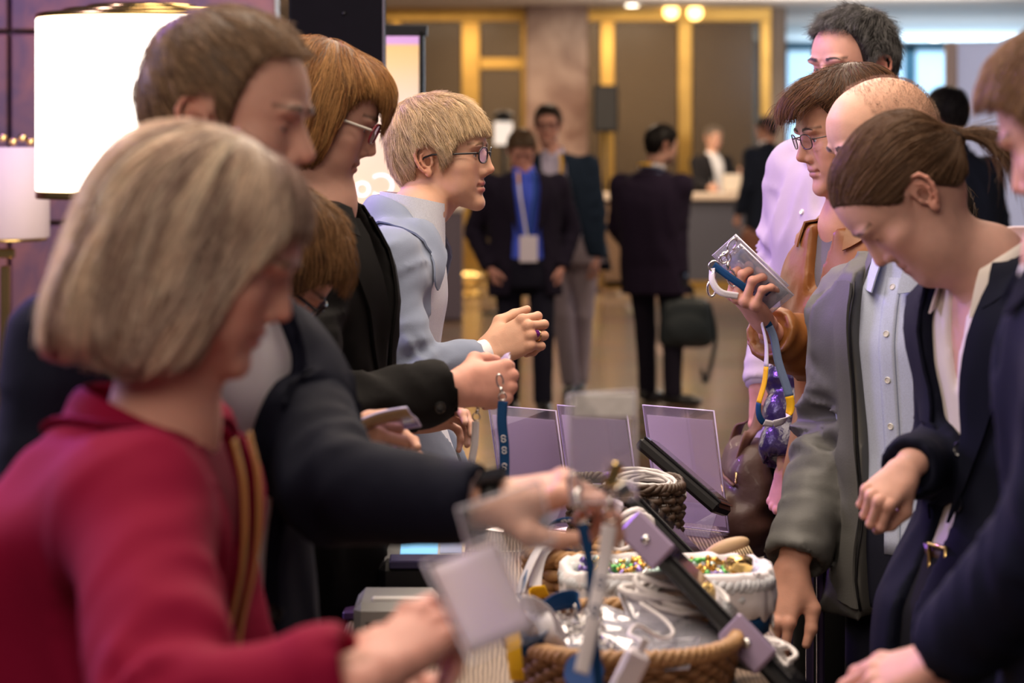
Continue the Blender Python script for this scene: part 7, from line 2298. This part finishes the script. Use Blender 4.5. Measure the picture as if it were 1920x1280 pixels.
# ------------------------------------------------------------------ balding man in the grey green jacket
def man_balding():
    Y = 4.30; tone = (.62, .36, .25)
    root, F_, Mt, g, hm = human('balding man in a grey green jacket and pale blue shirt, hand on the desk edge', dict(px=(1662, 262, Y), at=SKC, ang=180 + 12, pitch=22, hs=1.02),
        dict(ang=180 + 48, hip=(1756, 1010, Y + .06), neck=(1728, 480, Y + .06), sex='m', w=1.0, d=1.05, bow=.02), tone=tone, hk=dict(lid=.7, sex='m', stubble=.3, brow=.002), brow=(.12, .08, .05))
    F_.arm('R', P(1568, 810, 4.46), P(1492, 1056, 4.30), shoulder=P(1620, 572, 4.47))
    F_.arm('L', P(1860, 820, 4.14), P(1800, 1010, 4.05))
    w = P(1484, 1066, 4.295)
    h1 = hand_mesh(hand_frame(w, P(1452, 1170, 4.27) - w, (-.55, -.83, .12)), dict(index=(12, 22, 14, 4), middle=(14, 25, 14, 0), ring=(16, 28, 16, -4), pinky=(20, 30, 16, -9), thumb=((.62, .72, -.30), (.15, 1, -.15), (-.05, 1, -.08))), -1, 1.03, tone=(.60, .31, .22))
    h2 = hand_mesh(hand_frame(P(1800, 1014, 4.05), (-.2, -.1, -1), (0, -1, 0)), None, 1, 1.0, tone=tone, res=.003)
    F_.body([hm], [h1[:3], h2[:3]])
    # thin cropped hair round the back and a sparse crown
    hg = hair_grid(res=.003, thick=.004)
    HL = [(.14, .30), (.060, .30), (.030, .222), (.012, .150), (.020, .120), (.018, .095), (.008, .095), (.004, .148), (-.026, .146), (-.038, .090), (-.06, .045), (-.14, .04)]
    gg = clone(hg); hairline_cut(hg, HL)
    hair_mesh('hair', Mt, root, hg, lambda p: (p - np.array([0, -.03, .23])) * 8 + np.array([0, -.3, -.3]), 14000, (.002, .005), (.26, .17, .12), .00013, 5, (-.004, -.001), .003, .4, 70, .3, gg=gg, trim=line_trim([(y, z + .05 * (y > .02)) for y, z in HL], .11), shell=False, clump=.2)
    mj = simple('grey_green_nylon', (.085, .085, .080), .6, var=.15, vscale=10, bump=.3, bscale=300)
    ms = simple('blue_white_check', (.50, .56, .72), .8, 0, .25, .22, 480, .4, 900)
    jg, jk = F_.garment('jacket', mj, .022, .009, -.24, .99, (.072, .064, .056), v=[(-.3, .055), (.0, .055), (.4, .055), (.8, .065), (1.0, .075)], folds=.034, fold_f=1.1, flare=.012, seed=31)
    F_.collar(mj, F_.neck + np.array([0, 0, .022]), r0=.082, r1=.112, up=.055, drop=.050, gap=42, parent=jk, front_drop=.10, point=.035, thick=.006)
    # front edges with storm flap and zip
    for sg in (1, -1):
        tt = np.linspace(-.20, .9, 30)
        P0 = [F_.on(t, sg * (.060 + .010 * t), .006) for t in tt]; P1 = [F_.on(t, sg * (.102 + .01 * t), .006) for t in tt]
        MB().grid(F_.strip(jg.uncut, P0, P1, 5, .007), .005).build('front_flap', mj, jk, True, angle=50)
        MB().tube(jg.uncut.project(np.array([F_.on(t, sg * (.057 + .01 * t), .0) for t in tt]), .002), .0028, 6).build('zip', M['black_plastic'], jk)
    d = F_.arms['R'][2] - F_.arms['R'][1]; d /= np.linalg.norm(d)
    sg_, sh = F_.garment('shirt', ms, .004, .009, -.04, 1.0, sides='', folds=.008, seed=33)
    F_.collar(ms, F_.neck + F_.f * .01 + np.array([0, 0, .012]), r0=.066, r1=.088, up=.042, drop=.030, gap=18, parent=sh, front_drop=.045, point=.03, thick=.003)
    for t in (.90, .74, .58, .42, .26): F_.button(sg_, F_.on(t, 0, -.006), simple('pearl_button', (.72, .70, .62), .2), .0058, sh)
    tt = np.linspace(-.02, .93, 20)
    MB().grid(F_.strip(sg_, [F_.on(t, -.016, -.01) for t in tt], [F_.on(t, .016, -.01) for t in tt], 5, .002), .002).build('placket', ms, sh)
    mt = cloth('dark_navy_trousers_2', (.013, .014, .026)); mt.name = 'dark_navy_cloth'
    F_.trousers(mt, shoemat=SHOES)
    ring = [F_.at(-.02, math.cos(a) * .182, math.sin(a) * .142) for a in np.linspace(0, 2*math.pi, 48, endpoint=False)]
    G = np.stack([np.array(ring) - np.array([0, 0, .018]), np.array(ring) + np.array([0, 0, .018])]); G = np.concatenate([G, G[:, :1]], 1)
    bl = MB().grid(G, .004).build('belt', simple('black_belt', (.012, .011, .011), .35), root)
man_balding()
# ------------------------------------------------------------------ young woman with the low ponytail
def woman_ponytail():
    Y = 3.63; tone = (.64, .37, .30)
    root, F_, Mt, g, hm = human('young woman with a brown ponytail in a navy blazer over a white blouse looking down', dict(px=(1732, 364, Y), at=EAR_L, ang=180, pitch=52, hs=1.0),
        dict(ang=180 + 24, hip=(1850, 1130, Y + .10), neck=(1866, 492, Y + .08), sex='f', w=.90, d=1.0, bow=.06), tone=tone, hk=dict(lid=.95, cheek=.4, lip=(.55, .22, .21), res=.0018, browcol=(.16, .09, .06)), brow=(.17, .10, .06))
    F_.arm('R', P(1790, 850, Y + .26), P(1702, 878, Y - .02), shoulder=P(1790, 590, Y + .22))
    F_.hang('L', fwd=.02, bend=.06)
    w = P(1694, 884, Y - .03)
    h1 = hand_mesh(hand_frame(w, P(1640, 940, Y - .08) - w, (-.42, -.88, .22)), dict(index=(66, 96, 55, 1), middle=(70, 98, 55, 0), ring=(74, 98, 55, -1), pinky=(76, 96, 55, -3), thumb=((.50, .80, -.55), (-.30, .85, -.60), (-.65, .65, -.4))), -1, .82, tone=(.64, .36, .28))
    h2 = hand_mesh(hand_frame(F_.arms['L'][2], (-.1, 0, -1), (0, -1, 0)), None, 1, .95, tone=tone, res=.003)
    F_.body([hm], [h1[:3], h2[:3]], trunk=-.005)
    # sleek hair drawn back to a tie at the nape
    tie = np.array([0, -.116, .112])
    hg = hair_grid(res=.0028, thick=lambda X, Y, Z: .0008 + .0060 * np.clip((.088 - Y) / .05, 0, 1), lo=(-.12, -.20, -.12), hi=(.12, .14, .27))
    hg.ell((0, -.032, .164), (.074, .080, .062), .02)
    hg.cone((0, -.085, .115), tie, .040, .014, .03)
    HL = [(.14, .195), (.096, .190), (.078, .186), (.062, .172), (.046, .150), (.030, .132), (.016, .128), (-.004, .142), (-.026, .132), (-.034, .098), (-.055, .066), (-.085, .066), (-.12, .085), (-.2, .10)]
    gg = clone(hg); hairline_cut(hg, HL, .005)
    def comb(p):
        d = tie - p; d /= np.linalg.norm(d, axis=1)[:, None] + 1e-9
        side = np.clip((.20 - p[:, 2]) / .08, 0, 1)
        d[:, 2] += .25 * (1 - side); return d
    trimf = line_trim([(y, z - .003) for y, z in HL], .006)
    def trim(p):
        return np.maximum(trimf(p), (np.linalg.norm(p - tie, axis=1) < .012) * 2.0)
    ex = []
    for i in range(900):        # the tail
        a = RNG.random() * 6.28; r0 = .012 * math.sqrt(RNG.random())
        s = tie + np.array([r0 * math.cos(a), 0, r0 * math.sin(a)]); L = RNG.uniform(.10, .19); v = np.array([0, -.9, -.5]); pts = [s]
        sp = np.array([RNG.normal() * .12, RNG.normal() * .08, RNG.normal() * .12])
        for k in range(8):
            v = v + sp * .6 + np.array([0, .17, -.16]); pts.append(pts[-1] + v / np.linalg.norm(v) * L / 8)
        ex.append(pts + [pts[-1] + (pts[-1] - pts[-2]) * .3])
    hair_mesh('hair', Mt, root, hg, comb, 12000, (.05, .12), (.115, .062, .034), .00034, 9, (-.003, .002), .003, .10, 40, .22, (.14, .075, .04), streak=((.22, .13, .075), 70, .6), gg=gg, trim=trim, shellcol=.5, clump=.3, seed=2, extra=np.array(ex), relief=.003)
    rg = [tie + np.array([.014 * math.cos(a), -.004, .014 * math.sin(a)]) for a in np.linspace(0, 2*math.pi, 24, endpoint=False)]
    MB().tube(xf(Mt, np.array(rg)), .0045, 8, False, closed=True).build('hair_tie', simple('hair_tie', (.02, .012, .012), .6), root)
    jg, jk = F_.garment('jacket', NAVY_SUIT, .018, .009, -.28, .99, (.066, .058, .046), v=[(-.3, .03), (.0, .022), (.25, .020), (.6, .042), (.85, .070), (1.0, .068)], folds=.018, flare=.01, seed=41)
    F_.lapels(jg, NAVY_SUIT, [(.25, .021), (.6, .042), (.85, .070), (.96, .070)], [(.25, .003), (.6, .055), (.86, .075), (.96, .05)], parent=jk)
    F_.collar(NAVY_SUIT, F_.neck + np.array([0, 0, .008]), r0=.070, r1=.098, up=.030, drop=.034, gap=52, parent=jk, g=jg, front_drop=.06)
    for t in (.47, .31): F_.button(jg, F_.on(t, -.036, .01), simple('navy_button', (.010, .011, .02), .22), .0125, jk)
    mw = cloth('white_blouse', (.76, .70, .66), .75, .05, .3)
    bg, bl = F_.garment('blouse', mw, .003, .009, .13, .97, sides='', v=[(.62, .0), (.72, .010), (.98, .036)], folds=.008, seed=42)
    F_.collar(mw, F_.neck + F_.f * .004 + np.array([0, 0, .014]), r0=.064, r1=.082, up=.040, drop=.035, gap=40, parent=bl, front_drop=.07, point=.03, thick=.003)
    F_.trousers(cloth('black_trousers_2', (.010, .010, .016)), shoemat=SHOES, top=.18)
    ring = [F_.at(.15, math.cos(a) * .168, math.sin(a) * .130) for a in np.linspace(0, 2*math.pi, 48, endpoint=False)]
    G = np.stack([np.array(ring) - np.array([0, 0, .017]), np.array(ring) + np.array([0, 0, .017])]); G = np.concatenate([G, G[:, :1]], 1)
    b2 = MB().grid(G, .004).build('belt', simple('brown_belt', (.05, .022, .014), .35), root)
    MB().tube([F_.at(.15, a - .02, .136) + np.array([0, 0, z]) for a, z in ((-.022, -.02), (.022, -.02), (.022, .02), (-.022, .02))], .004, 8, False, closed=True).build('belt_buckle', M['gold'], b2)
woman_ponytail()
# ------------------------------------------------------------------ person cut by the right edge of the picture
def person_right_edge():
    Y = 2.70; tone = (.66, .37, .29)
    root, F_, Mt, g, hm = human('light brown haired person in navy leaning in from the right edge, hand over the desk', dict(px=(2030, 250, Y), at=EAR_L, ang=148, pitch=22, hs=1.0),
        dict(ang=170, hip=(2120, 1330, Y + .05), neck=(2040, 480, Y), sex='m', w=.95, d=1.0, bow=.03), tone=tone, hk=dict(lid=.8, sex='m', cheek=.6, res=.0026), brow=(.2, .12, .07))
    F_.arm('L', P(2000, 985, 2.56), P(1782, 1222, 2.74), shoulder=P(2075, 720, 2.52))
    F_.arm('R', P(2010, 950, 2.98), P(1960, 1250, 2.95))
    w = P(1772, 1236, 2.75)
    h1 = hand_mesh(hand_frame(w, P(1600, 1282, 2.82) - w, (-.2, -.45, .87)), dict(index=(12, 20, 12, 4), middle=(14, 24, 12, 0), ring=(18, 26, 14, -4), pinky=(24, 30, 16, -9)), 1, 1.0, tone=(.66, .36, .30), res=.0022)
    h2 = hand_mesh(hand_frame(P(1955, 1256, 2.95), (-.5, 0, -.8), (-.5, -.5, .6)), None, -1, 1.0, tone=tone, res=.003)
    F_.body([hm], [h1[:3], h2[:3]])
    short_hair(Mt, root, (.30, .17, .09), thick=.014, top=.014, front=1.0, n=7000, L=(.03, .07), rad=.0005, HL=[(.16, .190), (.100, .190), (.080, .182), (.064, .168), (.050, .145), (.036, .115), (.026, .085), (.012, .085), (.006, .148), (-.026, .146), (-.036, .092), (-.05, .052), (-.07, .030), (-.14, .03)], tip=(.40, .25, .14), fdown=.5)
    jg, jk = F_.garment('jacket', cloth('navy_wool', (.008, .010, .028), .8, .15, .4, .0, 14, 600), .018, .011, -.25, .99, (.072, .064, .052), v=[(-.3, .02), (.3, .03), (.8, .07), (1.0, .07)], folds=.020, seed=51)
    F_.collar(NAVY_SUIT, F_.neck + np.array([0, 0, .008]), r0=.072, r1=.100, up=.030, drop=.034, gap=52, parent=jk, g=jg, front_drop=.06)
    F_.garment('shirt', SHIRT_W, .003, .012, -.05, 1.0, sides='', folds=.003)
    F_.trousers(BLACK_SUIT, shoemat=SHOES)
person_right_edge()

def suitcase():
    q = P(1512, 1290, 4.06)
    c = np.array([.645, 4.47, 0])
    r = empty('suitcase', c, 'black trolley suitcase with raised violet tinted handle rails beside the desk', 'suitcase')
    MB().box(c + np.array([0, 0, .34]), (.24, .36, .56), None, .04).build('shell', simple('black_shell', (.012, .012, .018), .4), r)
    for y in (-.08, .08):
        MB().box(c + np.array([-.085, y, .80]), (.014, .020, .42), None, .004).build('rail', simple('violet_metal', (.16, .12, .26), .3, .8), r, False)
        for x in (-.08, .08): MB().lathe([(.03, -.012), (.03, .012)], c + np.array([x, y * 1.6, .032]), 18, axis=np.array(Matrix.Rotation(math.radians(90), 3, 'Y'))).build('wheel', M['black_plastic'], r)
    MB().tube([c + np.array([-.085, -.085, 1.0]), c + np.array([-.085, .085, 1.0])], .009, 12).build('handle', M['black_plastic'], r)
suitcase()
# ------------------------------------------------------------------ people further back in the hall
def bg_hands(F_, tone, sides, res=.005, dirs=None):
    out = []
    for sd in sides:
        a, b, c = F_.arms[sd]; d = c - b; d /= np.linalg.norm(d)
        bk = F_.r * (1 if sd == 'R' else -1)
        out.append(hand_mesh(hand_frame(c, d, bk), dict(index=(35, 45, 25, 3), middle=(38, 48, 25, 0), ring=(42, 50, 25, -2), pinky=(45, 50, 25, -5)), -1 if sd == 'R' else 1, 1.0, tone=tone, res=res)[:3])
    return out

def dress(F_, suit, shirt, v, trous, tie=None, feet=None, lap=True, sleeves=(.066, .058, .048), floor=0.0, res=.014, seed=1, toe=None):
    jg, jk = F_.garment('jacket', suit, .018, res, -.30, .99, sleeves, v=v, folds=.016, flare=.01, seed=seed)
    if lap: F_.lapels(jg, suit, [(.3, .05), (.6, .07), (.85, .085), (.95, .078)], [(.3, .003), (.6, .05), (.86, .07), (.95, .045)], parent=jk)
    F_.collar(suit, F_.neck + np.array([0, 0, .005]), r0=.070, r1=.096, up=.028, drop=.032, gap=52, parent=jk, g=jg, front_drop=.06)
    sg, sh = F_.garment('shirt', shirt, .004, res, -.05, 1.0, sides='', folds=.004)
    F_.collar(shirt, F_.neck + F_.f * .01 + np.array([0, 0, .012]), r0=.064, r1=.078, up=.042, drop=.026, gap=20, parent=sh, front_drop=.04, thick=.003)
    F_.trousers(trous, shoemat=SHOES, feet=feet, floor=floor, toe=toe, res=.014)
    return jg, sg

OPEN_V = [(-.3, .12), (.0, .10), (.4, .09), (.8, .10), (1.0, .08)]
BUTTON_V = [(-.3, .02), (.2, .02), (.5, .055), (.82, .085), (1.0, .07)]

def bg_badge_man():
    Y = 15.3; tone = (.52, .26, .22)
    root, F_, Mt, g, hm = human('man in a dark suit and blue shirt looking down, white badge on a lanyard', dict(px=(978, 282, Y), at=SKC, ang=-84, pitch=28, hs=1.06),
        dict(ang=-82, hip=(984, 500, Y + .02), neck=(982, 322, Y), sex='m', w=1.12, d=1.05, sc=1.06), tone=tone, hk=dict(res=.004, sex='m', stubble=.5), eyes=False)
    for sd, sg in (('R', 1), ('L', -1)):
        s0 = F_.at(.86, sg * F_.sh, 0); e = s0 + np.array([0, 0, -.29]) + F_.r * sg * .09 - F_.f * .05; w = F_.at(-.02, sg * .23, .05)
        F_.arms[sd] = [s0, e, w]
    F_.body([hm], bg_hands(F_, tone, 'RL'))
    short_hair(Mt, root, (.14, .085, .05), n=1800, rad=.0008, res=.005)
    jg, sg = dress(F_, cloth('dark_purple_navy', (.012, .009, .022)), cloth('blue_shirt', (.07, .12, .75), .8), OPEN_V, cloth('dark_trousers_bg', (.010, .010, .022)), feet=[P(956, 760, Y)[:2].tolist() + [0], P(1018, 768, Y - .12)[:2].tolist() + [0]], seed=61)
    for u in (.05, -.05):
        pts = [F_.on(t, u * (1 if t > .8 else (t - .25) / .55), .018) for t in (1.0, .9, .75, .6, .45, .32)]
        lanyard_piece(root, pts, F_.r, None, .015, name='lanyard', seg=[(.25, YELLOW if u > 0 else NAVY), (1, WHITE_R if u > 0 else NAVY)])
    c = F_.on(.20, .0, .03)
    MB().box(c, (.115, .006, .165), np.stack([F_.r, F_.f, np.array([0, 0, 1.0])], 1), .002).build('badge', simple('white_badge', (.70, .66, .80), .5), root, False)
bg_badge_man()

def bg_khaki_man():
    Y = 16.3; tone = (.58, .30, .24)
    root, F_, Mt, g, hm = human('tall man with glasses in a dark blue jacket and pale trousers', dict(px=(1027, 234, Y), at=SKC, ang=-95, pitch=4, hs=1.08),
        dict(ang=-100, hip=(1072, 455, Y + .02), neck=(1038, 288, Y), sex='m', w=1.08, d=1.0, sc=1.1), tone=tone, hk=dict(res=.004, sex='m', stubble=.3), eyes=False)
    F_.hang('R'); F_.hang('L', fwd=.05, bend=.02)
    F_.body([hm], bg_hands(F_, tone, 'RL'))
    add_glasses(Mt, root, simple('dark_frame_bg', (.02, .015, .02), .3), r=.0025)
    short_hair(Mt, root, (.05, .032, .025), n=1800, rad=.0008, res=.005)
    kh = cloth('pale_mauve_trousers', (.40, .34, .40))
    jg, sg = dress(F_, cloth('dark_teal_navy', (.012, .022, .042)), cloth('pale_violet_shirt', (.56, .52, .72)), OPEN_V, kh, feet=[P(1070, 730, Y)[:2].tolist() + [0], P(1086, 726, Y + .25)[:2].tolist() + [0]], seed=62)
    pts = [F_.on(t, -.06 * (1 if t > .8 else t), .018) for t in (1.0, .9, .8, .65)]
    lanyard_piece(root, pts, F_.r, YELLOW, .020, name='lanyard')
bg_khaki_man()

def bg_briefcase_man():
    Y = 15.7; tone = (.50, .28, .22)
    root, F_, Mt, g, hm = human('dark haired man in a navy suit seen from behind carrying a black briefcase', dict(px=(1240, 272, Y), at=SKC, ang=28, pitch=6, hs=1.05),
        dict(ang=62, hip=(1228, 498, Y + .02), neck=(1222, 322, Y), sex='m', w=1.08, d=1.05, sc=1.06), tone=tone, hk=dict(res=.004, sex='m', stubble=.5), eyes=False)
    F_.arms['R'] = [F_.at(.86, F_.sh, 0), P(1272, 415, Y - .06), P(1276, 512, Y - .05)]
    F_.arms['L'] = [F_.at(.86, -F_.sh, 0), P(1158, 425, Y + .1), P(1196, 490, Y + .16)]
    F_.body([hm], bg_hands(F_, tone, 'RL'))
    short_hair(Mt, root, (.014, .010, .010), n=1800, rad=.0008, res=.005)
    dress(F_, cloth('navy_violet_suit', (.016, .010, .026)), cloth('light_blue_shirt', (.30, .46, .78)), BUTTON_V, cloth('navy_trousers_bg', (.012, .010, .020)), feet=[P(1262, 750, Y - .1)[:2].tolist() + [0], P(1214, 748, Y + .12)[:2].tolist() + [0]], seed=63, lap=False, toe=[(.9, -.2, 0), (.5, .6, 0)])
    d = F_.arms['R'][2] - F_.arms['R'][1]; d /= np.linalg.norm(d)
    MB().tube([F_.arms['R'][2] - d * .02, F_.arms['R'][2] + d * .025], [.044, .044], 16).build('cuff', cloth('light_blue_cuff', (.30, .46, .78)), root)
    pts = [F_.neck + F_.f * .0 + np.array([math.cos(a) * .088, math.sin(a) * .088, .03 - .02 * math.cos(a - math.radians(62))]) for a in np.linspace(0, 2*math.pi, 24)]
    lanyard_piece(root, pts, (0, 0, 1), WHITE_R, .018, name='lanyard', seg=[(.5, WHITE_R), (.75, YELLOW), (1, WHITE_R)])
    # briefcase
    q = P(1286, 604, Y - .08)
    r = empty('briefcase', P(1286, 652, Y - .08), 'black soft briefcase in the hand of the navy suited man seen from behind', 'bag')
    bk = simple('dark_teal_nylon', (.012, .020, .026), .5, var=.2, bump=.3)
    R = np.array(Matrix.Rotation(.15, 3, 'Z'))
    g2 = Grid(q - .3, q + .3, .012)
    def box(X, Y_, Z):
        x, y, z = X - q[0], Y_ - q[1], Z - q[2]
        return (((np.abs(x) / (.170 - .10 * z)) ** 5 + (np.abs(y) / .075) ** 3 + (np.abs(z) / .165) ** 5) ** .2 - 1) * .075
    g2.op(box, q - .25, q + .25, 0); g2.ell(q + np.array([0, -.065, -.04]), (.12, .025, .09), .02)
    V, F = g2.mesh(); mesh_obj('body', smooth_mesh(V, F), F, bk, r)
    MB().tube(bez([q + np.array([-.07, 0, .16]), q + np.array([-.06, 0, .235]), q + np.array([.03, 0, .235]), q + np.array([.05, 0, .16])], 20), .010, 8).build('handle', M['black_plastic'], r)
    MB().grid(ribbon([q + np.array([.15, .0, .13]), q + np.array([.19, -.02, -.10]), q + np.array([.13, -.03, -.38]), q + np.array([.10, -.03, -.30])], (1, -.3, 0), .028, n=30)[2], .004).build('shoulder_strap', bk, r)
bg_briefcase_man()

def bg_counter_man():
    Y = 28.75; tone = (.62, .36, .26)
    root, F_, Mt, g, hm = human('grey haired man in a dark suit and white shirt standing behind the reception counter', dict(px=(1338, 258, Y), at=SKC, ang=-65, pitch=8, hs=1.15),
        dict(ang=-60, hip=(1342, 385, Y), neck=(1334, 290, Y), sex='m', w=1.1, d=1.0, sc=1.06), tone=tone, hk=dict(res=.005, sex='m'), eyes=False)
    F_.arms['R'] = [F_.at(.86, F_.sh, 0), P(1308, 345, Y - .15), P(1330, 352, Y - .45)]
    F_.arms['L'] = [F_.at(.86, -F_.sh, 0), P(1376, 338, Y + .05), P(1390, 326, Y - .25)]
    F_.body([hm], bg_hands(F_, tone, 'RL', .006))
    short_hair(Mt, root, (.30, .24, .19), n=700, rad=.0012, res=.006, thick=.005, top=.004)
    dress(F_, cloth('charcoal_suit', (.014, .013, .015)), cloth('bright_white_shirt', (.78, .78, .80)), OPEN_V, BLACK_SUIT, seed=64, res=.018)
bg_counter_man()

def bg_right_man():
    Y = 24.4; tone = (.50, .27, .20)
    root, F_, Mt, g, hm = human('dark haired man in a dark suit standing at the end of the counter', dict(px=(1437, 243, Y), at=SKC, ang=150, pitch=4, hs=1.08),
        dict(ang=120, hip=(1436, 395, Y), neck=(1437, 272, Y), sex='m', w=1.05, d=1.0, sc=1.08), tone=tone, hk=dict(res=.005, sex='m'), eyes=False)
    F_.hang('R'); F_.hang('L', fwd=.04, bend=.08)
    F_.body([hm], bg_hands(F_, tone, 'RL', .006))
    short_hair(Mt, root, (.018, .013, .012), n=700, rad=.0012, res=.006)
    dress(F_, cloth('blue_black_suit', (.009, .013, .026)), SHIRT_W, BUTTON_V, BLACK_SUIT, seed=65, res=.018, lap=False)
    q = P(1414, 462, Y - .1)
    r = empty('shoulder_bag', P(1414, 505, Y - .1), 'reddish brown bag beside the dark suited man at the counter\'s end', 'bag')
    g2 = Grid(q - .3, q + .3, .014)
    g2.op(lambda X, Y_, Z: (((np.abs(X - q[0]) / .13) ** 4 + (np.abs(Y_ - q[1]) / .08) ** 3 + (np.abs(Z - q[2]) / .20) ** 5) ** .22 - 1) * .08, q - .27, q + .27, 0)
    V, F = g2.mesh(); mesh_obj('body', smooth_mesh(V, F), F, simple('red_brown_leather', (.16, .055, .028), .5, var=.2), r)
    MB().tube(bez([q + np.array([-.06, 0, .19]), q + np.array([0, 0, .34]), q + np.array([.08, 0, .19])], 16), .012, 8).build('handle', M['black_plastic'], r)
bg_right_man()

def bg_far_head():
    Y = 10.8; tone = (.52, .28, .22)
    root, F_, Mt, g, hm = human('dark haired man turned away before the white partition', dict(px=(1776, 216, Y), at=SKC, ang=120, pitch=6, hs=1.0),
        dict(ang=120, hip=(1790, 560, Y), neck=(1782, 282, Y), sex='m'), tone=tone, hk=dict(res=.004, sex='m'), eyes=False)
    F_.hang('R'); F_.hang('L')
    F_.body([hm], bg_hands(F_, tone, 'RL'))
    short_hair(Mt, root, (.035, .030, .028), n=2500, rad=.0007, res=.004, tip=(.10, .09, .085))
    dress(F_, cloth('grey_blue_suit', (.04, .05, .08)), SHIRT_W, BUTTON_V, BLACK_SUIT, seed=66, lap=False)
bg_far_head()

# ------------------------------------------------------------------ tidy up
for o in list(bpy.data.objects):
    if '_base' in o: del o['_base']
